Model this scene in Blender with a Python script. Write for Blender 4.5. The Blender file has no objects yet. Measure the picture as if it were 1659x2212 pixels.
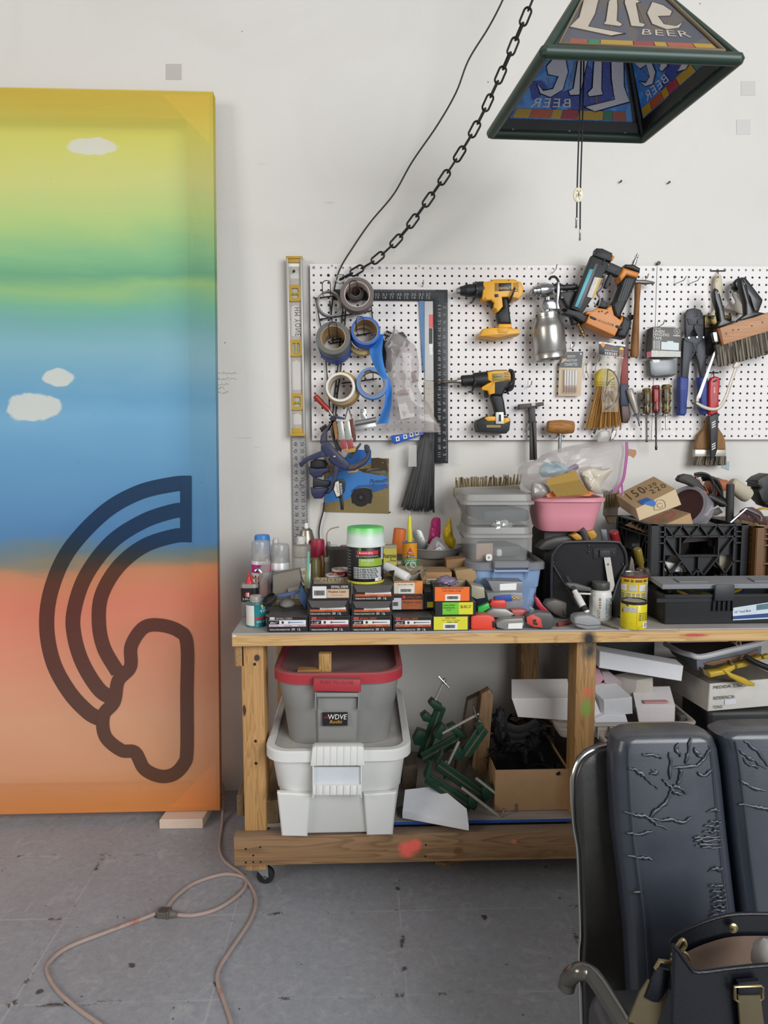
import bpy, bmesh, math, random
from math import sin, cos, pi, radians, sqrt, atan2, hypot
from mathutils import Vector as V, Matrix as MX, noise as NZ
RN = random.Random(7)
SC = bpy.context.scene
COL = SC.collection
# ---------------------------------------------------------------- camera
FOC, YAW, PIT, ROL, CD, CH = 1549.9, .0319, -.0946, -.0022, 2.589, 1.2889
_f = V((sin(YAW)*cos(PIT), cos(YAW)*cos(PIT), sin(PIT)))
_r = V((cos(YAW), -sin(YAW), 0)); _u = _r.cross(_f)
CR = _r*cos(ROL)+_u*sin(ROL); CU = -_r*sin(ROL)+_u*cos(ROL); CF = _f
CO = V((0, -CD, CH))
cd = bpy.data.cameras.new('camera'); cam = bpy.data.objects.new('camera', cd); COL.objects.link(cam)
cd.sensor_fit = 'VERTICAL'; cd.sensor_height = 36; cd.sensor_width = 27; cd.lens = FOC/2212*36
cam.matrix_world = MX((( CR.x, CU.x, -CF.x, CO.x), (CR.y, CU.y, -CF.y, CO.y), (CR.z, CU.z, -CF.z, CO.z), (0, 0, 0, 1)))
cd.clip_start = .05
SC.camera = cam
# ---------------------------------------------------------------- light and exposure
w = bpy.data.worlds.new('daylight'); SC.world = w; w.use_nodes = True
bg = w.node_tree.nodes['Background']; bg.inputs[0].default_value = (.93, .96, 1, 1); bg.inputs[1].default_value = .32
def area(name, loc, tgt, sx, sy, power, col):
    l = bpy.data.lights.new(name, 'AREA'); l.shape = 'RECTANGLE'; l.size = sx; l.size_y = sy; l.energy = power; l.color = col
    o = bpy.data.objects.new(name, l); COL.objects.link(o); o.location = loc
    o.rotation_euler = (V(tgt)-V(loc)).to_track_quat('-Z', 'Y').to_euler(); return o
area('roller_door_daylight', (2.6, -5.2, 2.6), (.3, 0, .9), 3.2, 2.6, 275, (.95, .975, 1))
area('side_window_daylight', (-3.6, -3.6, 2.5), (0, -.1, 1.2), 1.6, 1.6, 62, (1, .92, .82))
SC.view_settings.view_transform = 'Standard'; SC.view_settings.look = 'None'
SC.view_settings.exposure = -.12; SC.view_settings.gamma = 1; SC.view_settings.use_curve_mapping = False

# ---------------------------------------------------------------- pixel rays into the place
def ray(x, y): return CF + CR*((x-829.5)/FOC) - CU*((y-1106)/FOC)
def U(x, y, Y):
    d = ray(x, y); return CO + d*((Y-CO.y)/d.y)
def UZ(x, y, Z):
    d = ray(x, y); return CO + d*((Z-CO.z)/d.z)
def Us(pts, Y): return [U(a, b, Y) for a, b in pts]
def pxm(p): return FOC/((V(p)-CO).dot(CF))      # pixels per metre at a point

# ---------------------------------------------------------------- materials
def lin(h):
    if not isinstance(h, str): return tuple(h[:3])
    h = h.lstrip('#'); o = []
    for i in (0, 2, 4):
        c = int(h[i:i+2], 16)/255; o.append(c/12.92 if c <= .04045 else ((c+.055)/1.055)**2.4)
    return tuple(o)
class NT:
    def __init__(s, name):
        s.m = bpy.data.materials.new(name); s.m.use_nodes = True; s.t = s.m.node_tree; s.n = s.t.nodes; s.l = s.t.links
        s.bs = s.n['Principled BSDF']; s.out = s.n['Material Output']
        s.tc = s.n.new('ShaderNodeTexCoord').outputs['Object']
    def node(s, t, **k):
        n = s.n.new(t)
        for a, b in k.items(): setattr(n, a, b)
        return n
    def put(s, sock, v):
        if isinstance(v, bpy.types.NodeSocket): s.l.new(v, sock)
        else:
            if hasattr(sock.default_value, '__len__'):
                v = lin(v) if isinstance(v, str) else v
                sock.default_value = tuple(v)+(1,) if len(sock.default_value) == 4 and len(v) == 3 else v
            else: sock.default_value = v
    def noise(s, scale=5, detail=3, rough=.55, dist=0, vec=None):
        n = s.node('ShaderNodeTexNoise'); n.inputs['Scale'].default_value = scale; n.inputs['Detail'].default_value = detail
        n.inputs['Roughness'].default_value = rough; n.inputs['Distortion'].default_value = dist
        s.l.new(vec or s.tc, n.inputs['Vector']); return n.outputs['Fac']
    def mp(s, sc=(1, 1, 1), rot=(0, 0, 0), loc=(0, 0, 0), vec=None):
        n = s.node('ShaderNodeMapping'); n.inputs['Scale'].default_value = sc; n.inputs['Rotation'].default_value = rot; n.inputs['Location'].default_value = loc
        s.l.new(vec or s.tc, n.inputs['Vector']); return n.outputs[0]
    def math(s, op, a, b=0, c=0, clamp=False):
        n = s.node('ShaderNodeMath', operation=op, use_clamp=clamp); s.put(n.inputs[0], a); s.put(n.inputs[1], b); s.put(n.inputs[2], c); return n.outputs[0]
    def ramp(s, fac, stops, interp='LINEAR'):
        n = s.node('ShaderNodeValToRGB'); s.l.new(fac, n.inputs[0]); e = n.color_ramp.elements; n.color_ramp.interpolation = interp
        while len(e) < len(stops): e.new(0)
        for el, (p, c) in zip(e, sorted(stops, key=lambda q: q[0])):
            el.position = p; el.color = ((c, c, c) if isinstance(c, (int, float)) else lin(c)) + (1,)
        return n.outputs[0]
    def mix(s, f, a, b, mode='MIX'):
        n = s.node('ShaderNodeMix', data_type='RGBA', blend_type=mode); s.put(n.inputs[0], f); s.put(n.inputs[6], a); s.put(n.inputs[7], b); return n.outputs[2]
    def sep(s, v=None):
        n = s.node('ShaderNodeSeparateXYZ'); s.l.new(v or s.tc, n.inputs[0]); return n.outputs
    def bump(s, h, st=.2, d=.002):
        n = s.node('ShaderNodeBump'); n.inputs['Strength'].default_value = st; n.inputs['Distance'].default_value = d
        s.l.new(h, n.inputs['Height']); s.l.new(n.outputs[0], s.bs.inputs['Normal'])
    def fin(s, col, rough=.5, metal=0, spec=.5):
        s.put(s.bs.inputs['Base Color'], col); s.put(s.bs.inputs['Roughness'], rough); s.put(s.bs.inputs['Metallic'], metal)
        s.put(s.bs.inputs['Specular IOR Level'], spec); return s.m
    def dust(s, col, amt, dcol='79746d'):
        g = s.node('ShaderNodeNewGeometry'); z = s.sep(g.outputs['Normal'])[2]
        f = s.math('MULTIPLY', s.math('SMOOTH_MIN', s.math('MAXIMUM', z, 0), 1, .1), s.ramp(s.noise(30, 3), [(.3, .6), (.7, 1)]))
        f = s.math('MULTIPLY', f, amt, clamp=True); return s.mix(f, col, dcol)
    def see(s, alpha, tint=(1, 1, 1)):
        t = s.node('ShaderNodeBsdfTransparent'); s.put(t.inputs[0], tint); m = s.node('ShaderNodeMixShader'); s.put(m.inputs[0], alpha)
        s.l.new(t.outputs[0], m.inputs[1]); s.l.new(s.bs.outputs[0], m.inputs[2]); s.l.new(m.outputs[0], s.out.inputs[0]); return s.m
_MC = {}
def M(col, rough=.5, metal=0, var=.1, sc=25, bump=0, bs=150, dust=0, spec=.5, wear=None, wsc=40, wth=.62, see=None, coat=0):
    key = (col, rough, metal, var, sc, bump, bs, dust, spec, wear, wsc, wth, see, coat)
    if key in _MC: return _MC[key]
    s = NT('mat_%03d' % len(_MC)); c = lin(col)
    k = s.mix(s.noise(sc, 4), tuple(x*(1-var) for x in c), tuple(min(1, x*(1+var)) for x in c))
    if wear: k = s.mix(s.ramp(s.noise(wsc, 6, .7, .3), [(wth, 0), (wth+.06, 1)]), k, wear)
    if dust: k = s.dust(k, dust)
    if bump: s.bump(s.noise(bs, 3), bump, .0015)
    s.fin(k, rough, metal, spec)
    if coat: s.bs.inputs['Coat Weight'].default_value = coat
    if see is not None: s.see(see)
    _MC[key] = s.m; return s.m
def wood(c1, c2, axis=0, sc=1.0, knots=True, rough=.6, dust=0, spots=()):
    """grain running along local axis"""
    s = NT('wood'); st = [14*sc]*3; st[axis] = .9*sc
    v = s.mp(tuple(st)); n = s.noise(1.6, 3, .5, .8, v)
    r = s.math('FRACT', s.math('MULTIPLY', n, 9)); g = s.ramp(r, [(0, 0), (.55, .35), (.9, 1), (1, .1)])
    fi = [120*sc]*3; fi[axis] = 4*sc
    k = s.mix(g, c1, c2); k = s.mix(s.math('MULTIPLY', s.noise(1, 2, .5, 0, s.mp(tuple(fi))), .5), k, tuple(x*.72 for x in lin(c2)))
    k = s.mix(s.ramp(s.noise(5, 2), [(.4, 0), (.75, .35)]), k, tuple(x*.75 for x in lin(c1)))
    if dust: k = s.dust(k, dust)
    for (p, r0, colr, soft) in spots:
        d = s.node('ShaderNodeVectorMath', operation='DISTANCE'); q = s.mp((1/r0[0], 1/r0[1], 1/r0[2]), loc=(-p[0]/r0[0], -p[1]/r0[1], -p[2]/r0[2]))
        s.l.new(q, d.inputs[0]); dd = s.math('ADD', d.outputs['Value'], s.math('MULTIPLY', s.math('SUBTRACT', s.noise(60, 4), .5), .5))
        k = s.mix(s.ramp(dd, [(max(0, 1-soft), 1), (1, 0)]), k, colr)
    s.bump(s.noise(1, 2, .5, 0, s.mp(tuple(fi))), .25, .001)
    return s.fin(k, rough)

# ---------------------------------------------------------------- geometry
def rrect(w, d, r, n=4, cx=0, cy=0):
    r = min(r, w/2-1e-5, d/2-1e-5); o = []
    for (sx, sy, a0) in ((1, 1, 0), (-1, 1, 90), (-1, -1, 180), (1, -1, 270)):
        for i in range(n+1):
            a = radians(a0+90*i/n); o.append((cx+sx*(w/2-r)+r*cos(a), cy+sy*(d/2-r)+r*sin(a)))
    return o
def cat(pts, k=6, closed=False):
    P = [V(p) for p in pts]; n = len(P); o = []
    for i in range(n if closed else n-1):
        g = lambda j: P[j % n] if closed else P[max(0, min(n-1, j))]
        a, b, c, d = g(i-1), g(i), g(i+1), g(i+2)
        for j in range(k):
            t = j/k; o.append(.5*((2*b)+(c-a)*t+(2*a-5*b+4*c-d)*t*t+(3*b-a-3*c+d)*t**3))
    if not closed: o.append(P[-1])
    return o
def frame(o, x, y=None, z=None):
    """matrix with given origin and axes (two given, third crossed)"""
    x = V(x).normalized() if x is not None else None
    if z is None: y = V(y); z = x.cross(y).normalized(); y = z.cross(x)
    elif x is None: z = V(z).normalized(); y = V(y); x = y.cross(z).normalized(); y = z.cross(x)
    else: z = V(z); y = z.cross(x).normalized(); z = x.cross(y)
    return MX(((x.x, y.x, z.x, o[0]), (x.y, y.y, z.y, o[1]), (x.z, y.z, z.z, o[2]), (0, 0, 0, 1)))
def zrot(o, deg): return MX.Translation(V(o)) @ MX.Rotation(radians(deg), 4, 'Z')
class G:
    def __init__(s, mx=None): s.v = []; s.f = []; s.mx = mx
    def add(s, vs, fs):
        b = len(s.v); vs = [V(p) for p in vs]
        if s.mx is not None: vs = [s.mx @ p for p in vs]
        s.v += vs; s.f += [tuple(i+b for i in f) for f in fs]; return s
    def box(s, c, d, r=0, rot=None, seg=1):
        bm = bmesh.new(); bmesh.ops.create_cube(bm, size=1)
        bmesh.ops.scale(bm, vec=V(d), verts=bm.verts)
        if r: bmesh.ops.bevel(bm, geom=list(bm.edges), offset=min(r, min(d)*.49), segments=seg, affect='EDGES', profile=.5)
        bm.verts.ensure_lookup_table(); bm.verts.index_update()
        vs = [p.co.copy() for p in bm.verts]; fs = [[p.index for p in f.verts] for f in bm.faces]; bm.free()
        if rot is not None: vs = [rot @ p for p in vs]
        return s.add([p+V(c) for p in vs], fs)
    def bar(s, p0, p1, w, t, up=(0, 0, 1), r=0):
        """rectangular bar from p0 to p1, w across, t along up"""
        p0, p1 = V(p0), V(p1); x = (p1-p0); L = x.length; mx = frame((p0+p1)/2, x, z=up); return s.box((p0+p1)/2, (L, w, t), r, mx.to_3x3())
    def lathe(s, o, ax, prof, n=28, ref=None, a0=0, a1=2*pi):
        o = V(o); z = V(ax).normalized(); x = V(ref) if ref is not None else (V((1, 0, 0)) if abs(z.x) < .9 else V((0, 1, 0)))
        y = z.cross(x).normalized(); x = y.cross(z); full = abs(a1-a0-2*pi) < 1e-6; m = n if full else n+1
        vs = []; fs = []
        for (r, h) in prof:
            for i in range(m):
                a = a0+(a1-a0)*i/n; vs.append(o+z*h+x*(r*cos(a))+y*(r*sin(a)))
        for j in range(len(prof)-1):
            for i in range(n):
                k = (i+1) % m; fs.append((j*m+i, j*m+k, (j+1)*m+k, (j+1)*m+i))
        if full and not (prof[0][0] > 1e-6 and tuple(prof[0]) == tuple(prof[-1])):
            if prof[0][0] > 1e-6: fs.append(tuple(range(m))[::-1])
            if prof[-1][0] > 1e-6: fs.append(tuple(range((len(prof)-1)*m, len(prof)*m)))
        return s.add(vs, fs)
    def cyl(s, p0, p1, r0, r1=None, n=20, b=0):
        p0, p1 = V(p0), V(p1); L = (p1-p0).length; r1 = r0 if r1 is None else r1
        pr = [(r0, 0), (r1, L)] if not b else [(r0-b, 0), (r0, b), (r1, L-b), (r1-b, L)]
        return s.lathe(p0, p1-p0, pr, n)
    def tube(s, pts, r, n=8, closed=False, k=0, flat=None, ends=True):
        P = cat(pts, k, closed) if k else [V(p) for p in pts]; m = len(P); vs = []; fs = []; up = None
        for i, p in enumerate(P):
            t = ((P[(i+1) % m]-P[i-1]) if closed else (P[min(m-1, i+1)]-P[max(0, i-1)])).normalized()
            if up is None:
                up = V((0, 0, 1)) if abs(t.z) < .9 else V((1, 0, 0))
                if flat: up = V(flat[1])
            sd = t.cross(up).normalized()
            if not flat: up = sd.cross(t)
            u2 = sd.cross(t)
            rr = r[i*len(r)//m] if isinstance(r, (list, tuple)) else r
            for j in range(n):
                a = 2*pi*j/n
                vs.append(p+sd*(rr*cos(a))+u2*((flat[0] if flat else rr)*sin(a)))
        for i in range(m if closed else m-1):
            for j in range(n):
                a, b = i*n, ((i+1) % m)*n; q = (j+1) % n; fs.append((a+j, a+q, b+q, b+j))
        if not closed and ends: fs.append(tuple(range(n))[::-1]); fs.append(tuple(range((m-1)*n, m*n)))
        return s.add(vs, fs)
    def loft(s, loops, c0=True, c1=True):
        m = len(loops[0]); vs = [p for L in loops for p in L]; fs = []
        for j in range(len(loops)-1):
            for i in range(m): k = (i+1) % m; fs.append((j*m+i, j*m+k, (j+1)*m+k, (j+1)*m+i))
        if c0: fs.append(tuple(range(m))[::-1])
        if c1: fs.append(tuple(range((len(loops)-1)*m, len(loops)*m)))
        return s.add(vs, fs)
    def tub(s, lv, n=4, c0=True, c1=True):
        """levels (w, d, corner radius, z [, cx, cy])"""
        return s.loft([[V((x, y, q[3])) for x, y in rrect(q[0], q[1], q[2], n, *(q[4:6] if len(q) > 4 else ()))] for q in lv], c0, c1)
    def ext(s, pts, vec, bev=0, seg=1, both=True):
        """polygon (3-D points) pushed along vec, rims bevelled"""
        P = [V(p) for p in pts]; vec = V(vec); bm = bmesh.new()
        a = [bm.verts.new(p) for p in P]; c = [bm.verts.new(p+vec) for p in P]; n = len(P)
        f1 = bm.faces.new(a); f2 = bm.faces.new(c[::-1])
        for i in range(n): bm.faces.new((a[i], c[i], c[(i+1) % n], a[(i+1) % n]))
        bmesh.ops.recalc_face_normals(bm, faces=bm.faces)
        if bev:
            e = list(f1.edges)+(list(f2.edges) if both else [])
            bmesh.ops.bevel(bm, geom=e, offset=bev, segments=seg, affect='EDGES', profile=.5, clamp_overlap=True)
        bm.verts.index_update(); vs = [p.co.copy() for p in bm.verts]; fs = [[p.index for p in f.verts] for f in bm.faces]; bm.free()
        return s.add(vs, fs)
    def grid(s, fn, nu, nv, thick=0, wrap=False):
        pts = [[V(fn(i/nu, j/nv)) for i in range(nu+1)] for j in range(nv+1)]; w = nu+1
        vs = [p for r in pts for p in r]; fs = [(j*w+i, j*w+i+1, (j+1)*w+i+1, (j+1)*w+i) for j in range(nv) for i in range(nu)]
        if thick:
            nn = []
            for j in range(nv+1):
                for i in range(nu+1):
                    a = pts[j][min(nu, i+1)]-pts[j][max(0, i-1)]; b = pts[min(nv, j+1)][i]-pts[max(0, j-1)][i]
                    c = a.cross(b); nn.append(c.normalized() if c.length > 1e-12 else V((0, 0, 1)))
            b0 = len(vs); vs2 = [p-q*thick for p, q in zip(vs, nn)]; vs = vs+vs2
            fs += [tuple(b0+i for i in f[::-1]) for f in fs]
            rim = [i for i in range(w)]+[j*w+nu for j in range(1, nv+1)]+[nv*w+i for i in range(nu-1, -1, -1)]+[j*w for j in range(nv-1, 0, -1)]
            for a, b in zip(rim, rim[1:]+rim[:1]): fs.append((b, a, b0+a, b0+b))
        return s.add(vs, fs)
    def blob(s, c, r, amp=.15, fr=2.5, seed=0, n=20, m=12, crush=None):
        c = V(c); vs = []; fs = []
        for j in range(m+1):
            th = pi*j/m
            for i in range(n):
                ph = 2*pi*i/n; d = V((sin(th)*cos(ph), sin(th)*sin(ph), cos(th)))
                k = 1+amp*NZ.noise(d*fr+V((seed*7.3, seed*3.1, 0)))+.5*amp*NZ.noise(d*fr*2.7+V((seed, 9, 0)))
                p = V((d.x*r[0], d.y*r[1], d.z*r[2]))*k
                if crush: p = crush(p, d)
                vs.append(c+p)
        for j in range(m):
            for i in range(n): k = (i+1) % n; fs.append((j*n+i, (j+1)*n+i, (j+1)*n+k, j*n+k))
        return s.add(vs, fs)
_ORG = {}
def thing(name, label, cat_, loc=(0, 0, 0), group=None):
    o = bpy.data.objects.new(name, None); COL.objects.link(o); o.location = V(loc); o.empty_display_size = .02
    o['label'] = label; o['category'] = cat_
    if group: o['group'] = group
    _ORG[o] = V(loc); return o
def part(name, g, mat, parent=None, ang=35, label=None):
    org = _ORG[parent] if parent is not None else V((0, 0, 0)); me = bpy.data.meshes.new(name)
    me.from_pydata([tuple(p-org) for p in g.v], [], g.f); me.validate()
    bm = bmesh.new(); bm.from_mesh(me); bmesh.ops.recalc_face_normals(bm, faces=bm.faces); bm.to_mesh(me); bm.free()
    me.materials.append(mat)
    me.polygons.foreach_set('use_smooth', [True]*len(me.polygons)); me.set_sharp_from_angle(angle=radians(ang))
    o = bpy.data.objects.new(name, me); COL.objects.link(o)
    if parent is not None: o.parent = parent; _ORG[o] = org
    if label: o['label'] = label
    return o
def solo(name, g, mat, label, cat_, ang=35, group=None):
    """a thing of one piece: mesh with its origin at its own base"""
    lo = V([min(p[i] for p in g.v) for i in range(3)]); hi = V([max(p[i] for p in g.v) for i in range(3)])
    org = V(((lo.x+hi.x)/2, (lo.y+hi.y)/2, lo.z)); g.v = [p-org for p in g.v]
    o = part(name, g, mat, None, ang); o.location = org; _ORG[o] = org; o['label'] = label; o['category'] = cat_
    if group: o['group'] = group
    return o
def sub(name, g, mat, parent, ang=35):
    """child of a solo()-style mesh, whose vertices are in world space"""
    return part(name, g, mat, parent, ang)
def struct(name, g, mat, ang=35):
    o = part(name, g, mat, None, ang); o['kind'] = 'structure'; return o
_TX = {}
def glyphs(txt, sp=1.0, sh=0):
    k = (txt, sp, sh)
    if k in _TX: return _TX[k]
    c = bpy.data.curves.new('t', 'FONT'); c.body = txt; c.size = 1; c.resolution_u = 2; c.fill_mode = 'FRONT'; c.space_character = sp; c.shear = sh; c.align_x = 'CENTER'
    o = bpy.data.objects.new('t', c); me = bpy.data.meshes.new_from_object(o)
    vs = [p.co.copy() for p in me.vertices]; fs = [tuple(f.vertices) for f in me.polygons]
    bpy.data.objects.remove(o); bpy.data.curves.remove(c); bpy.data.meshes.remove(me)
    x0 = min(p.x for p in vs); x1 = max(p.x for p in vs); y0 = min(p.y for p in vs); y1 = max(p.y for p in vs)
    uv = [((p.x-x0)/(x1-x0), (p.y-y0)/(y1-y0)) for p in vs]; _TX[k] = (uv, fs); return _TX[k]
def tex(g, txt, fn, sp=1.0, sh=0, flip=False):
    """lettering filling a unit box that fn(u, v) maps into the place"""
    uv, fs = glyphs(txt, sp, sh); return g.add([fn(1-u if flip else u, v) for u, v in uv], [f[::-1] if flip else f for f in fs])
def quad(a, b, c, d):
    """bilinear map: a lower left, b lower right, c upper right, d upper left"""
    a, b, c, d = V(a), V(b), V(c), V(d)
    return lambda u, v: a*(1-u)*(1-v)+b*u*(1-v)+c*u*v+d*(1-u)*v
def subq(fn, u0, v0, u1, v1): return lambda u, v: fn(u0+(u1-u0)*u, v0+(v1-v0)*v)
def patch(g, fn, nu=1, nv=1): return g.grid(fn, nu, nv)
def rod(a, b, r, n=8): return G().cyl(a, b, r, n=n)
def copytree(o, loc=None):
    def cp(a, par):
        c = a.copy(); COL.objects.link(c); c.parent = par; _ORG[c] = _ORG.get(a, V())
        for ch in list(a.children): cp(ch, c)
        return c
    c = cp(o, None)
    if loc is not None: c.location = loc
    return c
# ---- struct
IN=.0254
def wall_mat():
 s=NT('painted_drywall');k=s.mix(s.noise(1.3,4),'d3cfc8','dddad4')
 k=s.mix(s.ramp(s.noise(2.2,5,.6,1.5),[(.5,0),(.8,.3)]),k,'c9c3b9')
 v=s.node('ShaderNodeTexVoronoi');v.inputs['Scale'].default_value=9;s.l.new(s.mp((1,.05,1)),v.inputs['Vector'])
 k=s.mix(s.ramp(v.outputs['Distance'],[(.018,.75),(.032,0)]),k,'5d574f')
 st=s.noise(1,3,.6,.3,s.mp((3.5,1,46)));k=s.mix(s.math('MULTIPLY',s.ramp(st,[(.69,0),(.73,.5)]),s.ramp(s.noise(1.6,2),[(.52,0),(.6,1)])),k,'a09890')
 s.bump(s.math('ADD',s.noise(60,4),s.math('MULTIPLY',s.noise(7,3),2)),.22,.003)
 return s.fin(k,.62,0,.3)
g=G();g.box((0,.05,1.7),(9,.1,3.4));struct('wall_back',g,wall_mat())
def floor_mat():
 s=NT('painted_concrete');k=s.mix(s.noise(2.2,5,.6,.6),'8b8e95','a0a3ab')
 k=s.mix(s.ramp(s.noise(1.1,3),[(.42,0),(.62,.45)]),k,'847d78')
 k=s.mix(s.ramp(s.noise(14,6,.75,1.2),[(.54,0),(.72,.42)]),k,'c4c1c0')
 sc=s.noise(1,5,.7,2.5,s.mp((22,55,1),rot=(0,0,.5)));k=s.mix(s.ramp(sc,[(.61,0),(.70,.22)]),k,'ccc9c8')
 k=s.mix(s.ramp(s.noise(55,6,.8,.5),[(.45,0),(.75,.4)]),k,'b9b7b6');k=s.mix(s.ramp(s.noise(38,5,.75),[(.5,0),(.8,.4)]),k,'6a6766')
 x,y,z=s.sep()
 for ax,per,off,wd in((x,.457,.115,.0016),(y,.305,.06,.0016)):
  f=s.math('ABSOLUTE',s.math('SUBTRACT',s.math('FRACT',s.math('DIVIDE',s.math('ADD',ax,40+off),per)),.5));f=s.math('MULTIPLY',s.math('SUBTRACT',.5,f),per)
  ln=s.math('MULTIPLY',s.ramp(f,[(wd*.6,1),(wd*1.6,0)]),s.ramp(s.noise(3,3),[(.42,0),(.58,.8)]));k=s.mix(ln,k,'b0adab')
  k=s.mix(s.math('MULTIPLY',s.ramp(f,[(.003,1),(.009,0)]),s.ramp(s.noise(13,6,.75,1),[(.565,0),(.595,.9)])),k,'2c2826')
 v=s.node('ShaderNodeTexVoronoi');v.inputs['Scale'].default_value=7;q=s.node('ShaderNodeVectorMath',operation='ADD')
 nz=s.node('ShaderNodeTexNoise');nz.inputs['Scale'].default_value=30;s.l.new(s.tc,nz.inputs['Vector']);nm=s.node('ShaderNodeVectorMath',operation='SCALE');nm.inputs['Scale'].default_value=.03
 s.l.new(nz.outputs['Color'],nm.inputs[0]);s.l.new(s.tc,q.inputs[0]);s.l.new(nm.outputs[0],q.inputs[1]);s.l.new(q.outputs[0],v.inputs['Vector'])
 k=s.mix(s.math('MULTIPLY',s.ramp(v.outputs['Distance'],[(.05,1),(.075,0)]),s.ramp(s.noise(1.7,2),[(.44,0),(.50,.85)])),k,'322d2b')
 v2=s.node('ShaderNodeTexVoronoi');v2.inputs['Scale'].default_value=16;s.l.new(s.mp(loc=(3,5,0)),v2.inputs['Vector'])
 k=s.mix(s.ramp(v2.outputs['Distance'],[(.035,.9),(.05,0)]),k,'47413e')
 s.bump(s.noise(40,5,.7),.15,.002)
 return s.fin(k,s.ramp(s.noise(6,4),[(.3,.38),(.7,.6)]),0,.5)
g=G();g.box((0,-2.5,-.05),(9,5.2,.1));struct('floor',g,floor_mat())
PX0,PZ0,PY=-.1735,1.9113,-.022
def pegboard(x0,label):
 t=thing('pegboard',label,'pegboard',(x0+.61,PY,PZ0-.61));g=G();R=.0042;n=8;th=.005
 for i in range(48):
  for j in range(24):
   cx=x0+(i+.5)*IN;cz=PZ0-(j+.5)*IN;h=IN/2
   r=R*1.35 if(i,j)in((2,1),(9,0),(47,0),(26,23),(0,0))else R
   ring=[(cx+r*cos(2*pi*(k+.5)/n),cz+r*sin(2*pi*(k+.5)/n))for k in range(n)]
   sq=[(cx+h,cz+h),(cx-h,cz+h),(cx-h,cz-h),(cx+h,cz-h)]
   vs=[V((a,PY,b))for a,b in ring]+[V((a,PY+th,b))for a,b in ring]+[V((a,PY,b))for a,b in sq]
   fs=[(k,(k+1)%n,n+(k+1)%n,n+k)for k in range(n)]
   for q in range(4):
    a,b,c=2*q,2*q+1,2*n+q;fs.append((a,c,b));fs.append((b,c,2*n+(q+1)%4,(2*q+2)%n))
   g.add(vs,fs)
 W=48*IN;H=24*IN;a=[(x0,PZ0),(x0+W,PZ0),(x0+W,PZ0-H),(x0,PZ0-H)]
 for(p,q)in zip(a,a[1:]+a[:1]):g.add([(p[0],PY,p[1]),(q[0],PY,q[1]),(q[0],PY+th,q[1]),(p[0],PY+th,p[1])],[(0,1,2,3)])
 part('board',g,M('e4dfdc',.45,0,.03,4,.08,300),t,30)
 g=G()
 for z in(PZ0-.013,PZ0-H+.035):g.box((x0+W/2,PY+th+.008,z),(W-.01,.016,.022))
 part('furring_strip',g,M('a79f95',.7,0,.15,20),t)
 g=G()
 for k in(3,15,30,45):
  for z in(PZ0-.006,PZ0-H+.02):g.lathe((x0+(k)*IN,PY,z),(0,-1,0),[(.004,0),(.0035,.0012),(0,.0014)],10)
 part('screw_heads',g,M('a8a39d',.35,.8),t)
 return t
pegboard(PX0,'white perforated pegboard behind the tape rack, drills and spray gun')
pegboard(PX0+48*IN+.0022,'white perforated pegboard behind the crimping tool and hacksaw, cut by frame edge')
def wsq(x0,y0,x1,y1,lab,col='c4c2bd'):
 g=G();a=Us([(x0,y1),(x1,y1),(x1,y0),(x0,y0)],-.0012);g.ext(a,(0,.001,0));return solo('tape_square',g,M(col,.35,0,.05),lab,'tape')
wsq(358,138,392,172,'grey square tape patch on wall above the painted canvas','bdb9b1')
wsq(1601,175,1632,206,'upper of two clear tape squares on wall beside the lamp')
wsq(1591,258,1621,290,'lower of two clear tape squares on wall beside the lamp')
g=G();g.ext(Us([(1356,969),(1374,972),(1375,980),(1369,989),(1362,984),(1354,985)],-.002),(0,.0018,0));solo('torn_cardboard_scrap',g,M('b58c69',.85,0,.3,150),'torn brown paper scrap on wall beside the zip bag','paper scrap')
g=G();g.ext(Us([(1561,999),(1576,996),(1575,1016),(1558,1010)],-.002),(0,.0018,0));solo('glass_shard',g,M('9fb0b2',.2,0,.1),'pale blue scrap of glass on wall below the wide brush','scrap')
def screw(x,y,lab,r=.004):
 p=U(x,y,0);g=G();g.cyl(p,p+V((0,-.012,0)),r*.6,n=8);g.lathe(p+V((0,-.012,0)),(0,-1,0),[(r,0),(r*.9,.002),(0,.003)],10)
 solo('wall_screw',g,M('4a4642',.5,.6),lab,'screw')
screw(1339,394,'dark screw in wall under the lamp, left one of a pair');screw(1443,396,'dark screw in wall under the lamp, right one of a pair')
screw(1420,570,'large dark screw at the seam between the two pegboards',.007);screw(842,1106,'tiny nail in wall at the car photo corner',.003)
g=G();rr=random.Random(3)
for row,(x,y,n)in enumerate(((472,806,5),(471,818,5),(471,829,3),(470,838,2),(471,848,3))):
 for k in range(n):
  p=[U(x+k*8+i*1.8,y+rr.uniform(-3,3),-.0008)for i in range(5)];g.tube(p,.0004,4,k=3)
solo('pencil_notes',g,M('77726b',.9),'faint pencil handwriting on wall beside the canvas','handwriting')
BX0,BX1,BF,BZ,SZ=-.357,2.08,-.648,.772,.198
pine=('c69a68','9d7040')
BN=thing('workbench','long wooden workbench on casters with grey top and lower shelf','workbench',((BX0+BX1)/2,-.33,0))
def top_mat():
 s=NT('bench_top');k=s.mix(s.noise(7,5,.6),'9d958f','b4ada8');k=s.mix(s.ramp(s.noise(18,6,.7,1),[(.6,0),(.7,.5)]),k,'8a817b')
 k=s.mix(s.ramp(s.noise(3,3),[(.6,0),(.75,.4)]),k,'b9a4a0');s.bump(s.noise(90,3),.1);return s.fin(k,.65)
part('tabletop',G().box(((BX0+BX1)/2,(BF-.015)/2,BZ-.003),(BX1-BX0,-BF-.015,.006),.001),top_mat(),BN)
o=V(((BX0+BX1)/2,-.33,0))
def L3(x,y,Y):return tuple(U(x,y,Y)-o)
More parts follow.
